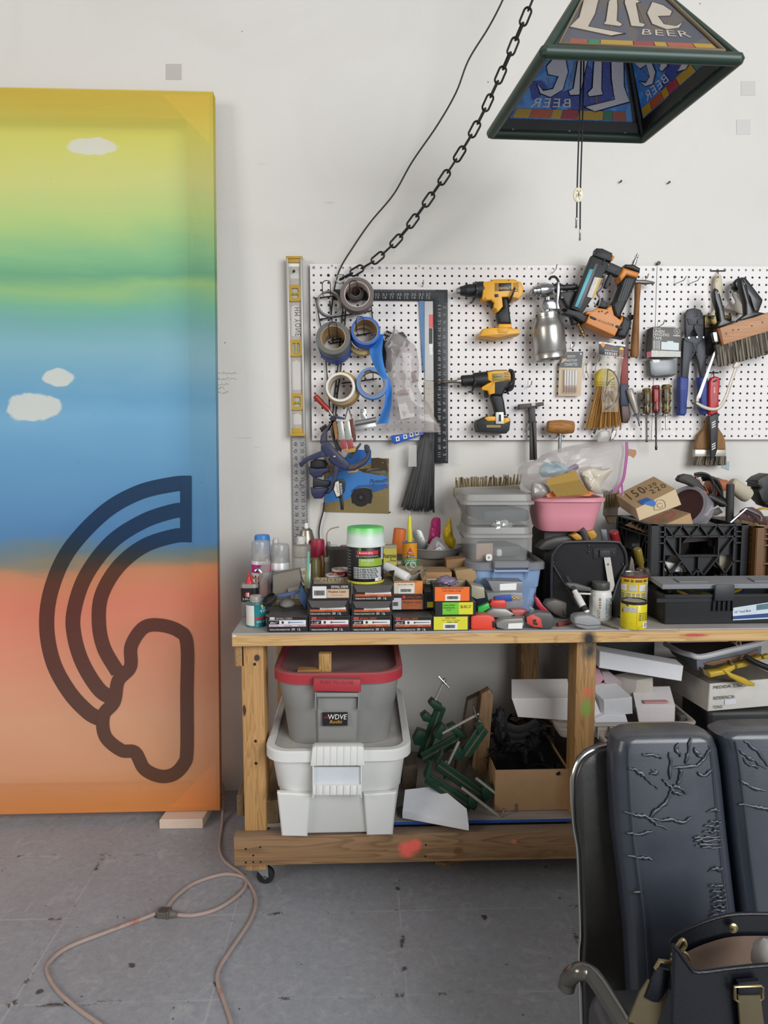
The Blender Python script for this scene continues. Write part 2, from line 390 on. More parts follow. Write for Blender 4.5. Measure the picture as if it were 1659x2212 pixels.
lipsp=[(L3(1272,1381,BF),(.030,.05,.034),'201f22',.7),(L3(1500,1372,BF),(.05,.02,.006),'b8504a',.5),(L3(506,1373,BF),(.006,.01,.003),'e8e6e0',.3)]
part('lip_rail',G().box(((BX0+BX1)/2,BF+.019,.752),(BX1-BX0,.038,.034),.0015),wood('dbb680','bd9258',0,1,spots=lipsp),BN)
finger=G()
for x0 in(1113,1209):
 pts=[U(x0+(i%2)*9*(1 if x0<1150 else-1)-4,1375+i*2.4,BF-.0004)for i in range(9)];finger.tube(pts,.0006,4)
part('finger_joint',finger,M('5b3a1c',.8),BN)
gs=G().box((BX0+.02+(BX1-BX0)/2-.02,-.05,.72),(BX1-BX0-.04,.038,.07),.002)
part('apron',gs,wood(*pine,0),BN)
part('apron',G().box((BX0+.016,-.33,.70),(.030,.58,.068),.005),wood('b68e60','8f6a40',1,1),BN)
def leg(x0,x1,y0,y1,z0,z1,spots=(),c=pine):part('leg',G().box(((x0+x1)/2,(y0+y1)/2,(z0+z1)/2),(x1-x0,y1-y0,z1-z0),.004,seg=2),wood(c[0],c[1],2,1.3,spots=spots),BN)
a=U(522,1500,-.62).x;b=U(571,1500,-.62).x
lsp=[(L3(555,1421,-.62),(.010,.02,.012),'3b2413',.35),(L3(528,1535,-.62),(.006,.02,.02),'4b2d17',.35)]
lsp+=[(L3(x,y,-.62),(.0048,.02,.0048),'17110c',.15)for x,y in((550,1435),(552,1601),(553,1649))]
leg(a,b,-.62,-.535,.186,.735,lsp,('c99d66','a57844'))
a=U(1241,1600,-.61).x;b=U(1284,1600,-.61).x
leg(a,b,-.61,-.53,SZ,.735,[(L3(1274,1405,-.61),(.030,.04,.038),'1b1a1c',.8),(L3(1270,1495,-.61),(.022,.04,.020),'c8613f',.95),(L3(1266,1530,-.61),(.022,.04,.036),'6f9a3c',.95)],('b28a58','8a6236'))
leg(-.30,-.262,-.12,-.04,.186,.70);leg(-.258,-.22,-.12,-.04,.186,.70)
a=U(1123,1450,-.1).x;b=U(1162,1450,-.1).x;leg(a,b,-.11,-.03,SZ,.70,(),('a07a4c','76522c'))
leg(1.98,2.04,-.62,-.535,SZ,.735);leg(1.98,2.04,-.12,-.04,SZ,.70)
rsp=[(L3(880,1835,BF),(.030,.05,.032),'f2685a',.55),(L3(898,1826,BF),(.02,.05,.024),'f2685a',.5),(L3(990,1838,BF),(.018,.05,.014),'6f4a28',.5),(L3(1110,1818,BF),(.012,.05,.008),'cf7a56',.7)]
rsp+=[(L3(x,y,BF),(.0035,.01,.0035),'1d1610',.2)for x,y in((531,1834),(562,1830),(531,1863),(563,1862),(547,1862),(547,1848),(920,1825),(919,1850))]
part('shelf_rail',G().box(((BX0+BX1)/2-.004,BF+.019,.143),(BX1-BX0+.008,.038,.087),.003,seg=2),wood('a3805a','7a5a3c',0,.9,spots=rsp,rough=.7,dust=.5),BN)
part('shelf_rail',G().box(((BX0+BX1)/2,-.045,.143),(BX1-BX0,.038,.087),.003),wood(*pine,0),BN)
for x in(BX0+.05,.66,2.0):part('cross_rail',G().box((x,-.345,.143),(.038,.56,.085),.002),wood(*pine,1),BN)
def shelf_mat():
 s=NT('shelf_board');k=s.mix(s.noise(5,5,.6),'8d837a','b0a79e');k=s.mix(s.ramp(s.noise(1,3,.5,.5,s.mp((3,40,40))),[(.5,0),(.7,.4)]),k,'75695e');return s.fin(k,.75)
sx0=U(575,1800,-.60).x
part('shelf_panel',G().box(((sx0+BX1)/2,-.315,SZ-.0055),(BX1-sx0,.575,.011),.001),shelf_mat(),BN)
part('shelf_tape',G().box(((U(725,1796,-.603).x+BX1)/2,-.6035,SZ-.005),(BX1-U(725,1796,-.603).x,.001,.0085)),M('2f56a8',.5,0,.15,30,wear='8a7a55',wsc=25,wth=.66),BN,label='blue tape along the shelf edge')
def caster(x,y):
 c=part('caster_block',G().box((x,y,.0825),(.062,.07,.030),.002),wood('bb925e','94693c',2,1.2),BN)
 g=G();g.box((x,y,.065),(.05,.06,.004),.001)
 wx,wy,wz,r=x+.022,y+.012,.026,.026
 for s in(-1,1):
  P=[(wx-.038,.066),(wx+.008,.066),(wx+.010,.026),(wx-.002,.022),(wx-.010,.032)]
  g.ext([V((a,wy+s*.013,b))for a,b in P],(0,.002*s,0))
 part('fork',g,M('b9bbbd',.35,.8,.1),c)
 part('wheel',G().lathe((wx,wy-.010,wz),(0,1,0),[(.008,0),(r-.008,0),(r-.003,.001),(r,.005),(r,.015),(r-.003,.019),(r-.008,.020),(.008,.020)],28),M('1f1f20',.45,0,.2),c)
 part('axle',G().lathe((wx,wy-.016,wz),(0,1,0),[(.0,0),(.006,.0),(.006,.032),(0,.032)],12),M('8f9092',.3,.9),c)
q=UZ(549,1893,.068)
caster(q.x,-.585);caster(.66,-.585);caster(2.0,-.585);caster(q.x,-.09);caster(2.0,-.09)
br=UZ(475,1750,.037);tr=UZ(460,198,2.452);bl=UZ(0,1765,.03)
pu=(tr-br).normalized();pl=(bl-br);pl=(pl-pu*pl.dot(pu)).normalized();pn=pu.cross(pl);pn=pn if pn.y<0 else-pn
PW,PH=1.83,(tr-br).length
def pp(x,y):
 d=ray(x,y);t=(br-CO).dot(pn)/d.dot(pn);q=CO+d*t-br;return q.dot(pl),q.dot(pu)
def PQ(a,b,off=0):return br+pl*a+pu*b+pn*off
CV=thing('painted_canvas','tall translucent canvas sprayed yellow, green, blue and orange, leaning on wall','painting',br)
def canvas_mat(dk=None):
 s=NT('sprayed_canvas');x,y,z=s.sep()
 nn=s.math('MULTIPLY',s.math('SUBTRACT',s.noise(1.1,4,.55,.8,s.mp((1,1,2.2))),.5),.16)
 n2=s.math('MULTIPLY',s.math('SUBTRACT',s.noise(1,4,.6,.3,s.mp((1.2,1.2,9))),.5),.09)
 zz=s.math('ADD',s.math('ADD',z,nn),n2);f=s.math('DIVIDE',zz,PH)
 st=[]
 for yy,c in((205,'dfc93f'),(300,'dcd95b'),(400,'d6da83'),(480,'bad884'),(545,'86c68e'),(590,'5fae86'),(622,'9acb80'),(665,'6fbd9f'),(700,'6fb4b6'),(760,'86bdd2'),(850,'5fa8d2'),(905,'6fb3dc'),(1000,'5aa3d2'),(1090,'4a93c8'),(1165,'3583bd'),(1192,'5f7f88'),(1212,'8e8468'),(1232,'dd8a55'),(1300,'ea8362'),(1400,'ea9672'),(1560,'e8a982'),(1660,'e6a272'),(1740,'e9923f')):
  st.append((max(0,min(1,pp(230,yy)[1]/PH)),c))
 rm=s.ramp(f,st);k=rm
 for(px,py,rx,rz)in((200,316,52,20),(128,816,36,20),(72,881,58,32)):
  a,b=pp(px,py);c=V(br)+pl*a+pu*b-br;q=s.mp((1/(rx/640),0,1/(rz/640)),loc=(-c.x/(rx/640),0,-c.z/(rz/640)))
  d=s.node('ShaderNodeVectorMath',operation='LENGTH');s.l.new(q,d.inputs[0]);e=s.math('ADD',d.outputs['Value'],s.math('MULTIPLY',s.math('SUBTRACT',s.noise(14,4),.5),.9))
  k=s.mix(s.ramp(e,[(.86,1),(1.0,0)]),k,'e3e3dc')
 v=s.node('ShaderNodeTexVoronoi');v.inputs['Scale'].default_value=8;s.l.new(s.tc,v.inputs['Vector']);k=s.mix(s.ramp(v.outputs['Distance'],[(.014,.8),(.022,0)]),k,'2b3b46')
 k=s.mix(1,s.mix(.06,k,(1,1,1)),(1.22,1.22,1.2),'MULTIPLY');k=s.mix(1,k,dk,'MULTIPLY')if dk else k;s.fin(k,.75,0,.2)
 if dk:return s.m
 t=s.node('ShaderNodeBsdfTransparent');s.put(t.inputs[0],s.mix(.4,k,(1,1,1)));m=s.node('ShaderNodeMixShader');m.inputs[0].default_value=.50
 s.l.new(t.outputs[0],m.inputs[1]);s.l.new(s.bs.outputs[0],m.inputs[2]);s.l.new(m.outputs[0],s.out.inputs[0]);return s.m
cm=canvas_mat()
for q in(lambda u,v:PQ(-.0006,u*PH,-.04*v),lambda u,v:PQ(u*PW,PH+.0006,-.04*v),lambda u,v:PQ(u*PW,-.0006,-.04*v)):part('canvas_edge',G().grid(q,4,1),cm,CV)
part('canvas',G().grid(lambda u,v:PQ(u*PW,v*PH,.0),6,8),cm,CV)
sw=wood('b08448','8a6430',0,1);sv=wood('b08448','8a6430',2,1)
def pbox(a0,a1,b0,b1,d0,d1):
 g=G();c=[PQ(a0,b0,-d0),PQ(a1,b0,-d0),PQ(a1,b1,-d0),PQ(a0,b1,-d0)];return g.ext(c,pn*(d0-d1),.001)
bw=.09
part('stretcher_bar',pbox(0,PW,0,bw,.003,.04),sw,CV);part('stretcher_bar',pbox(0,PW,PH-bw,PH,.003,.04),sw,CV)
part('stretcher_bar',pbox(0,bw,bw,PH-bw,.003,.04),sv,CV);part('stretcher_bar',pbox(PW-bw,PW,bw,PH-bw,.003,.04),sv,CV)
for(cx,cy,sx,sy)in((0,0,1,1),(0,PH,1,-1),(PW,0,-1,1),(PW,PH,-1,-1)):
 part('corner_gusset',G().ext([PQ(cx+sx*.012,cy+sy*.012,-.0012),PQ(cx+sx*.17,cy+sy*.012,-.0012),PQ(cx+sx*.012,cy+sy*.17,-.0012)],pn*-.0012),M('c08a48',.7,0,.1),CV)
em=G();BO=[.0006]
def band(pts,w,k=8,closed=False):
 P=cat([V((a,b,0))for a,b in pts],k,closed);m=len(P);L=[];R=[]
 for i,p in enumerate(P):
  t=((P[(i+1)%m]-P[i-1])if closed else(P[min(m-1,i+1)]-P[max(0,i-1)])).normalized();n=V((-t.y,t.x,0))*(w/2)
  L.append(p+n);R.append(p-n)
 vs=[];fs=[];BO[0]+=.0003
 for l,r in zip(L,R):vs+=[PQ(*pp(l.x,l.y),BO[0]),PQ(*pp(r.x,r.y),BO[0])]
 for i in range(m if closed else m-1):a=2*i;b=2*((i+1)%m);fs.append((a,b,b+1,a+1))
 em.add(vs,fs)
band([(414,1044),(375,1046),(300,1064),(225,1107),(150,1187),(112,1270),(101,1350),(115,1430),(150,1495),(190,1538),(215,1552)],33)
band([(402,1103),(375,1104),(310,1126),(240,1172),(185,1245),(160,1320),(161,1375),(180,1435),(215,1490),(245,1508)],32)
band([(414,1156),(375,1158),(310,1180),(255,1225),(220,1285),(214,1345),(225,1400),(255,1452)],31)
band([(402,1030),(402,1100),(402,1171)],25)
band([(404,1390),(404,1500),(404,1620),(397,1650),(375,1672),(345,1676),(312,1660),(292,1625),(262,1620),(228,1590),(224,1545),(247,1515),(256,1470),(282,1440),(284,1395),(310,1356),(345,1350),(385,1362)],29,closed=True)
part('stencil_motif',em,canvas_mat((.115,.11,.135)),CV)
g=G();a=[UZ(x,y,.0)for x,y in((345,1791),(438,1790),(460,1752),(372,1752))];g.ext([p+V((0,0,.0))for p in a],(0,0,.033),.002)
solo('foam_block',g,M('ddc4b0',.9,0,.06,60,.3,200),'pinkish white foam slab under corner of the painted canvas','foam')
pk=[(478,1690),(484,1705),(488,1735),(480,1780),(474,1830),(485,1860),(520,1887),(545,1920),(553,1950),(540,1990),(500,2050),(475,2090),(470,2120),(485,2165),(500,2212),(506,2260)]
pts=[UZ(x,y,.005)for x,y in pk];pts[0].z=.14;pts[1].z=.11;pts[2].z=.05;pts[0].y=pts[1].y=-.1;pts[2].y=-.15
for i in range(2):pts[i]=U(*pk[i],-.13)
EC=thing('extension_cord','dusty orange extension cord snaking over the grey floor','cord',UZ(470,2100,0))
cm_=M('a8938a',.7,0,.12,30,wear='b0705e',wsc=9,wth=.6)
part('cord',G().tube(pts,.0052,8,k=6),cm_,EC)
p2=[(380,1976),(420,1977),(470,1963),(515,1933),(532,1908),(520,1893),(480,1889),(420,1908),(380,1937),(358,1962),(325,1978),(240,2010),(150,2045),(110,2075),(102,2100),(125,2140),(170,2180),(215,2212),(260,2250)]
part('cord',G().tube([UZ(x,y,.005)for x,y in p2],.0052,8,k=6),cm_,EC)
a=UZ(340,1972,.008);b=UZ(368,1974,.008);c=UZ(382,1976,.008)
g=G();g.bar(a,b,.026,.022,r=.004);g.bar(b-(b-a)*.2,b,.03,.026,r=.003)
cn=part('plug_connector',g,M('5c5650',.6,0,.2),EC)
g=G();g.cyl(b,c,.010,.007)
part('strain_relief',g,M('6b645c',.6),cn)
g=G()
for k in range(4):g.bar(a+(b-a)*(.25+.15*k)+V((0,0,.0105)),a+(b-a)*(.31+.15*k)+V((0,0,.0105)),.024,.003)
part('grip_rib',g,M('4a453f',.6),cn)
# ---- lamp tape
def K(x0,y0,s):return lambda*p:[(x0+a/s,y0+b/s)for a,b in p]
cA=K(600,520,4.608);cB=K(600,840,4.608);cC=K(960,560,4.608);cD=K(1380,560,5.946);cE=K(1100,760,5.53);cF=K(1340,760,5.2)
cL=K(1050,0,2.724);cT=K(640,560,7.541);cK=K(640,840,7.541);cN=K(1210,520,6.9125);cW=K(1559,560,15.8)
def E(pts,Y,th,bev=0,seg=2,g=None,both=True):
 """traced outline standing at distance Y, th deep"""
 return(g or G()).ext(Us(pts,Y),(0,th,0),bev,seg,both)
def uv(pts,Y):
 """quad map from four traced corners: lower left, lower right, upper right, upper left"""
 return quad(*Us(pts,Y))
def inst(name,me,mx,parent,mat=None):
 o=bpy.data.objects.new(name,me);COL.objects.link(o);o.parent=parent;o.matrix_local=MX.Translation(-_ORG[parent])@mx;_ORG[o]=_ORG[parent];return o
def mesh_of(g,mat,name='m',ang=40):
 me=bpy.data.meshes.new(name);me.from_pydata([tuple(p)for p in g.v],[],g.f);bm=bmesh.new();bm.from_mesh(me);bmesh.ops.recalc_face_normals(bm,faces=bm.faces);bm.to_mesh(me);bm.free()
 me.polygons.foreach_set('use_smooth',[True]*len(me.polygons));me.set_sharp_from_angle(angle=radians(ang));me.materials.append(mat);return me
def stroke(g,pts,Y,r,k=4,n=6):return g.tube(Us(pts,Y),r,n,k=k)
BLK=M('161617',.5,0,.2,30,dust=.2);BLKG=M('0f0f10',.3,0,.2,30);CHR=M('b4b4b4',.16,1,.05);STL=M('a3a3a2',.32,.9,.15,40);WHT=M('e6e4df',.6,0,.04);GLV=M('b7b7b5',.4,.85,.15,60)
PRW=M('e9e7e0',.6,0,.03);PRK=M('161616',.6,0,.1)
LZ=2.10
rim=[UZ(x,y,LZ)for x,y in((1178,112),(1594,128),(1388,298),(1062,288))]
ctr=UZ(1302,216.5,LZ);apex=U(1322,-112,ctr.y);apex=V((ctr.x+(apex.x-ctr.x)*.6,ctr.y,apex.z))
LA=thing('hanging_lamp','pyramid shaped bar lamp with green frame and stained glass pattern panels, hanging','lamp',V((ctr.x,ctr.y,LZ)))
grn=M('243a2f',.42,0,.12,30,dust=.35);brz=M('8a7a62',.5,.3,.1);inn=M('141514',.3,0,.3,20)
TT=.80
def fpt(i,s,t,off=0):
 a,b=rim[i],rim[(i+1)%4];n=(b-a).cross(apex-a).normalized();c=(a+b)/2-ctr
 if n.dot(V((c.x,c.y,0)))<0:n=-n
 return(a+(b-a)*s)*(1-t)+apex*t+n*off
fa,fb=rim[0],rim[1];fn_=(fb-fa).cross(apex-fa).normalized()
def fst(px,py):
 d=ray(px,py);q=CO+d*((fa-CO).dot(fn_)/d.dot(fn_));h=(apex-fa)
 e=(fb-fa);m=MX(((e.x,h.x,fn_.x),(e.y,h.y,fn_.y),(e.z,h.z,fn_.z)));k=m.inverted()@(q-fa)
 t=k.y;return((k.x)/(1-t)if abs(1-t)>1e-6 else 0,t)
lets=[cL((600,-75),(690,-90),(660,10),(640,90),(600,162),(815,203),(735,217),(490,165),(545,110),(575,0)),cL((738,0),(768,-8),(772,50),(768,130),(800,150),(785,163),(690,150),(702,130),(718,20)),cL((745,-60),(790,-45),(775,-20),(735,-28)),cL((825,-60),(862,-75),(872,0),(905,20),(880,30),(902,140),(935,150),(920,166),(850,160),(835,100),(812,25)),cL((975,20),(1040,40),(1092,75),(1080,102),(1010,105),(1045,150),(1110,160),(1155,138),(1130,172),(1060,182),(975,150),(945,85))]
lst=[[fst(*p)for p in L]for L in lets]
beer=[fst(*p)for p in cL((912,212),(1205,228),(1180,192),(918,180))]
strip=[(0.10,.20,'b5562f'),(.205,.27,'2f8a5a'),(.275,.46,'d0a51e'),(.465,.58,'b03040'),(.585,.655,'d0a51e'),(.66,.81,'c85f30'),(.815,.93,'d0a51e')]
def pane_mat(base,alt,dark,wsc=14,rough=.55,bump=.3,emit=0):
 s=NT('lamp_print');n=s.noise(wsc,2,.5,1.2);k=s.mix(s.ramp(n,[(.45,0),(.5,1)],'CONSTANT'),base,alt);k=s.mix(s.ramp(s.noise(wsc*.6,1,.4,.5),[(.58,0),(.6,1)]),k,dark)
 s.bump(s.noise(220,2),bump,.002);return s.fin(k,rough,0,.6)
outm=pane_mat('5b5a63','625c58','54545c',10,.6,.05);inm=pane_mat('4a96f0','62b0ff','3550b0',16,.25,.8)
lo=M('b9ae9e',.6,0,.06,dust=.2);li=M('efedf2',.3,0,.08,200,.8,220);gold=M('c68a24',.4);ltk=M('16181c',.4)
for i in range(4):
 pn_=part('panel',G().ext([fpt(i,0,.0),fpt(i,1,.0),fpt(i,1,TT),fpt(i,0,TT)],(fpt(i,.5,.3,1)-fpt(i,.5,.3)).normalized()*.002),outm,LA)
 part('inner_face',G().grid(lambda u,v:fpt(i,.055+.89*u,.05+(TT-.05)*v,-.0015),1,1),inm,pn_)
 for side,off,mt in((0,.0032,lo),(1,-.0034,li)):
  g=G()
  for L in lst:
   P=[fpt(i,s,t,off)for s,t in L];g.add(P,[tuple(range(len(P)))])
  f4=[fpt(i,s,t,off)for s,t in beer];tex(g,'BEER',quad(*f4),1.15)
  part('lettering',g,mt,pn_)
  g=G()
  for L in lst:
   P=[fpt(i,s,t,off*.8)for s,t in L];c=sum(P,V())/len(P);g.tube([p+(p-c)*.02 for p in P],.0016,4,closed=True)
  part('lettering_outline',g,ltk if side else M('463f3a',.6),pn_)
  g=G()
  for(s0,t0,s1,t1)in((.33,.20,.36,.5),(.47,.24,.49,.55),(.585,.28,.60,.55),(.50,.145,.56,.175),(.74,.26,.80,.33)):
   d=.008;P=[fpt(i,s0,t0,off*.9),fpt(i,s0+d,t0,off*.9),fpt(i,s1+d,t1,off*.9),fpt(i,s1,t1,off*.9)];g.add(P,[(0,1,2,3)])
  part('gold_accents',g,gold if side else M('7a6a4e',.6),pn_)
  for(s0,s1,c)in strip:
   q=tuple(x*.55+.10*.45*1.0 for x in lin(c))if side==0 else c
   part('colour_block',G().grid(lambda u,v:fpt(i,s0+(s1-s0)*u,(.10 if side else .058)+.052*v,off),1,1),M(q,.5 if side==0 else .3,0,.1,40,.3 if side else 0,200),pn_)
 a,b=fpt(i,0,0),fpt(i,1,0)
 g=G();g.cyl(a,b,.0135,n=16);g.lathe(a,(0,0,1),[(0,-.0135),(.0095,-.0095),(.0135,0),(.0095,.0095),(0,.0135)],16);part('rim_bar',g,grn,LA)
 part('corner_post',G().cyl(a,fpt(i,0,TT),.011,.006,n=14),grn,LA)
 g=G();g.tube([fpt(i,.05,.045,.006),fpt(i,.95,.045,.006),fpt(i,.95,TT,.006),fpt(i,.05,TT,.006)],.0042,8,closed=True);part('panel_trim',g,brz,LA)
 g=G();g.grid(lambda u,v:fpt(i,.0+u,.0+.092*v,-.004),1,1,.002);part('inner_lip',g,inn,LA)
 g=G();g.cyl(fpt(i,0,.03,-.006),fpt(i,0,TT,-.006),.010,.005,n=8);part('inner_corner',g,inn,LA)
 for s in(.12,.5,.88):part('rivet',G().lathe(fpt(i,s,.027,-.0055),(fpt(i,.5,.3,-1)-fpt(i,.5,.3)),[(.0035,0),(.0025,.0015),(0,.002)],10),STL,LA)
tp=[fpt(i,0,TT)for i in range(4)];ch=tp[0].z
part('top_cap',G().loft([[p for p in tp],[(p*.35+apex*.65*0+V((apex.x,apex.y,ch))*.65)+V((0,0,.02))for p in tp],[(p*.2+V((apex.x,apex.y,ch))*.8)+V((0,0,.07))for p in tp]]),grn,LA)
part('hanging_rod',G().cyl(V((apex.x,apex.y,ch+.06)),V((apex.x,apex.y,3.39)),.006),BLK,LA)
BY=ctr.y
BT=thing('bolo_tie','black braided bolo tie with cream scorpion slide hanging from lamp','bolo tie',U(1249,515,BY))
for pts in([(1256,-40),(1255,140),(1250,300),(1247,400),(1246,470)],[(1260,-40),(1261,140),(1257,300),(1254,400),(1253,495)]):part('cord',G().tube(Us(pts,BY),.0019,8,k=5),M('1b1b1c',.6,0,.3,300,.5,400),BT)
for(x,y)in((1245,470),(1253,497)):part('metal_tip',G().lathe(U(x,y,BY),(0,0,-1),[(.0022,0),(.0026,.002),(.002,.018),(.003,.021),(.0015,.025),(0,.0255)],10),CHR,BT)
c=U(1249,421,BY-.004);sl=part('slide',G().blob(c,(.0125,.005,.0175),0,n=20,m=12),M('e9e0c4',.2,0,.05,20,coat=.5),BT)
g=G();k_=1.55
def sc_(x,y,z):return c+V((x*k_,-.0052,z*k_))
g.blob(sc_(0,0,-.0005),(.0016,.0009,.0055),0,n=8,m=6)
for s in(-1,1):
 for k in range(3):g.tube([sc_(0,0,.001-k*.0018),sc_(s*.0025,0,.0002-k*.0018),sc_(s*.0036,0,-.0014-k*.0016)],.0004,4)
 g.tube([sc_(0,0,.003),sc_(s*.0026,0,.0045),sc_(s*.0018,0,.0068)],.0005,4)
g.tube([sc_(0,0,-.0035),sc_(.0008,0,-.0058),sc_(.0016,0,-.0072),sc_(.0024,0,-.0062)],.0005,4)
part('scorpion',g,M('5b4526',.5),sl)
def interp3(px):return[U(x,y,Y)for x,y,Y in px]
CHN=thing('hanging_chain','black link chain swagging from wall hook up past the lamp','chain',U(760,595,-.06))
cp=cat(interp3([(742,600,-.055),(770,585,-.06),(815,558,-.075),(870,505,-.10),(930,425,-.14),(985,345,-.18),(1030,270,-.22),(1080,165,-.26),(1125,60,-.30),(1160,-25,-.33),(1200,-140,-.37),(1240,-270,-.40),(1290,-480,-.42),(1320,-620,-.43)]),24)
ds=[0]
for a,b in zip(cp,cp[1:]):ds.append(ds[-1]+(b-a).length)
def along(d):
 for i in range(len(ds)-1):
  if ds[i+1]>=d:t=(d-ds[i])/(ds[i+1]-ds[i]);return cp[i].lerp(cp[i+1],t),(cp[i+1]-cp[i]).normalized()
 return cp[-1],(cp[-1]-cp[-2]).normalized()
lp=[];hl,hw=.0245,.0115
for k in range(20):
 a=2*pi*k/20;lp.append(V(((hl-hw)*(1 if cos(a)>0 else-1)+hw*cos(a),hw*sin(a),0)))
lm=mesh_of(G().tube(lp,.0034,8,closed=True),M('232322',.45,.35,.2,40,dust=.2),'link')
d=.01;k=0
while d<ds[-1]-.02:
 p,t=along(d);mx=frame(p,t,z=V((0,-1,0)));mx=mx@MX.Rotation(radians((0 if k%2 else 86)+RN.uniform(-9,9)+12),4,'X');inst('link',lm,mx,CHN);d+=.0415;k+=1
hk=thing('screw_hook','steel eye hook in pegboard holding end of the chain','hook',U(738,603,PY));g=G();c=U(735,603,-.05)
g.tube([c+V((.0155*cos(a*.3),0,.0155*sin(a*.3)))for a in range(0,21)],.0016,6,closed=True);g.cyl(c+V((0,0,.0155)),c+V((0,.03,.0155)),.0016,n=6);part('ring',g,GLV,hk)
lc=G().tube(interp3([(1290,-620,-.44),(1230,-400,-.41),(1170,-210,-.37),(1125,-90,-.33),(1086,0,-.30),(1055,60,-.27),(1012,130,-.24),(985,200,-.21),(945,270,-.17),(890,350,-.13),(850,420,-.10),(800,480,-.07),(762,535,-.05),(735,580,-.045),(722,625,-.04),(714,690,-.03)]),.0028,8,k=6)
lamp_cord=solo('lamp_cord',lc,M('2a2a29',.5,0,.2,20),'thin dark grey lamp cord rising from wall beside the chain','cord')
lc=G().tube(interp3([(700,1085,-.012),(698,1105,-.014),(692,1128,-.012),(689,1150,-.012),(691,1185,-.02),(695,1240,-.03)]),.0026,6,k=5,flat=(.0045,(0,1,0)))
solo('flat_power_cable',lc,BLKG,'black flat cord dropping down wall below the car photo','cord')
LV=thing('spirit_level','aluminium spirit level with yellow end caps and vials hung upright','level',U(640,942,-.02))
def lvx(f,y):return(618+34*f)+(y-553)/389*(8.5+(-1.5)*f)
def lvq(f0,f1,y0,y1):return[(lvx(f0,y1),y1),(lvx(f1,y1),y1),(lvx(f1,y0),y0),(lvx(f0,y0),y0)]
alu=M('bdbab4',.42,.55,.1,12,wear='8d8880',wsc=16,wth=.66);ylw=M('b8912a',.5,0,.12,20,dust=.2)
LY=-.045
part('web',E(lvq(.1,.9,556,938),LY+.010,.003),M('b0a99f',.5,.2,.1,10,wear='8d857b',wsc=20,wth=.6),LV)
for f in((0,.13),(.87,1)):part('rail',E(lvq(*f,556,938),LY,.022,.001),alu,LV)
for(a,b,c,d)in((553,558,558,567),(936,942,925,936)):
 g=E(lvq(-.02,1.02,a,b),LY-.001,.026,.001);E(lvq(.14,.86,c,d),LY+.004,.012,.001,g=g);part('end_cap',g,ylw,LV)
for n,yc in enumerate((633,752,868)):
 g=G();h=18;sgm=[]
 for(w_,hh,rr)in((.80,h,6),(.50,11,4)):
  sgm.append([U(lvx(.5,yc)+x*1,yc+y,LY+.002)for x,y in rrect(w_*33,hh*2,rr,4)])
 o_,i_=sgm;th=V((0,.014,0));g.loft([o_,[p+th for p in o_],[p+th for p in i_],i_,o_],False,False);fr=part('vial_frame',g,ylw,LV)
 a,b=((U(lvx(.22,yc),yc+2,LY+.008),U(lvx(.78,yc),yc+2,LY+.008))if n!=1 else(U(lvx(.52,yc),yc-11,LY+.008),U(lvx(.52,yc),yc+11,LY+.008)))
 part('vial',G().cyl(a,b,.0042,n=12),M('a8a83a',.15,0,.1),fr)
 m_=(a+b)/2;g=G();dv=(b-a).normalized()
 for s in(-1,1):g.lathe(m_+dv*(.005*s),dv,[(.0045,0),(.0045,.0008)],12)
 part('vial_ring',g,PRK,fr)
 part('window',E([(lvx(.5,yc)+x,yc+y)for x,y in rrect(17,22,4)],LY+.0135,.0008),M('cfcabf',.5),fr)
for(y0,y1)in((585,602),(661,726),(780,842),(895,917)):
 part('cutout',E(lvq(.24,.80,y0,y1)[:2]+[(lvx(.80,y0),y0+2),(lvx(.52,y0),y0-2),(lvx(.24,y0),y0+2)],LY+.0095,.001),M('c9c4bd',.6),LV)
part('lettering',tex(G(),'HM YONE',quad(*Us([(648,664),(649,724),(637,725),(636,664)][0:1]+[(650,725),(638,726),(636,664)],LY+.0088)),1.2),M('55504a',.6),LV)
part('barcode_label',E(lvq(.15,.85,569,576),LY+.0092,.0006),WHT,LV)
part('hang_screw',G().lathe(U(635,586,LY),(0,-1,0),[(.005,-.0),(.005,.003),(.0035,.005),(0,.005)],12),M('3b3a38',.5,.5),LV)
RL=thing('aluminium_ruler','long aluminium yardstick hanging behind the spirit level','ruler',U(648,1190,-.008))
ra=[(634,1262),(668,1262),(653,556),(622,556)]
part('blade',E(ra,-.008,.002),M('b3b1af',.38,.6,.06,8),RL)
tk=G();nm=G()
def rlx(f,y):return 622+(y-556)*.017+f*31+(y-556)*.004*f
for i in range(0,42*8):
 y=944+i*1.92/1.0
 if y>1258:break
 l=.2 if i%8==0 else(.13 if i%4==0 else .08)
 for f0,f1 in((0,l),(1-l,1)):tk.add([U(rlx(f0,y),y,-.0084),U(rlx(f1,y),y,-.0084),U(rlx(f1,y)+.0,y+.7,-.0084),U(rlx(f0,y),y+.7,-.0084)],[(0,1,2,3)])
ts=part('tick_marks',tk,PRK,RL);ts['kind']='stuff'
for k in range(14):
 y=959+k*15.25
 for s,f in((str(48-k),.30),(str(24+k),.72)):
  c=rlx(f,y);tex(nm,s,quad(*Us([(c+3.5,y-4.5),(c+3.5,y+4.5),(c-3.5,y+4.5),(c-3.5,y-4.5)],-.0085)))
tex(nm,'ASE-72',quad(*Us([(rlx(.55,1050)+2.5,1038),(rlx(.55,1050)+2.5,1060),(rlx(.55,1050)-2,1060),(rlx(.55,1050)-2,1038)],-.0085)))
part('numerals',nm,PRK,RL)
SQ=thing('framing_square','black steel framing square hung with its corner at upper right','square',U(952,1000,-.03))
sqm=M('272829',.45,.4,.2,60,wear='4a4a4a',wsc=70,wth=.64)
part('blade',E([(720,625),(967,626),(968,1001),(939,1000),(936,650),(720,648)],-.032,.002,.0003),sqm,SQ)
g=G();tk=G()
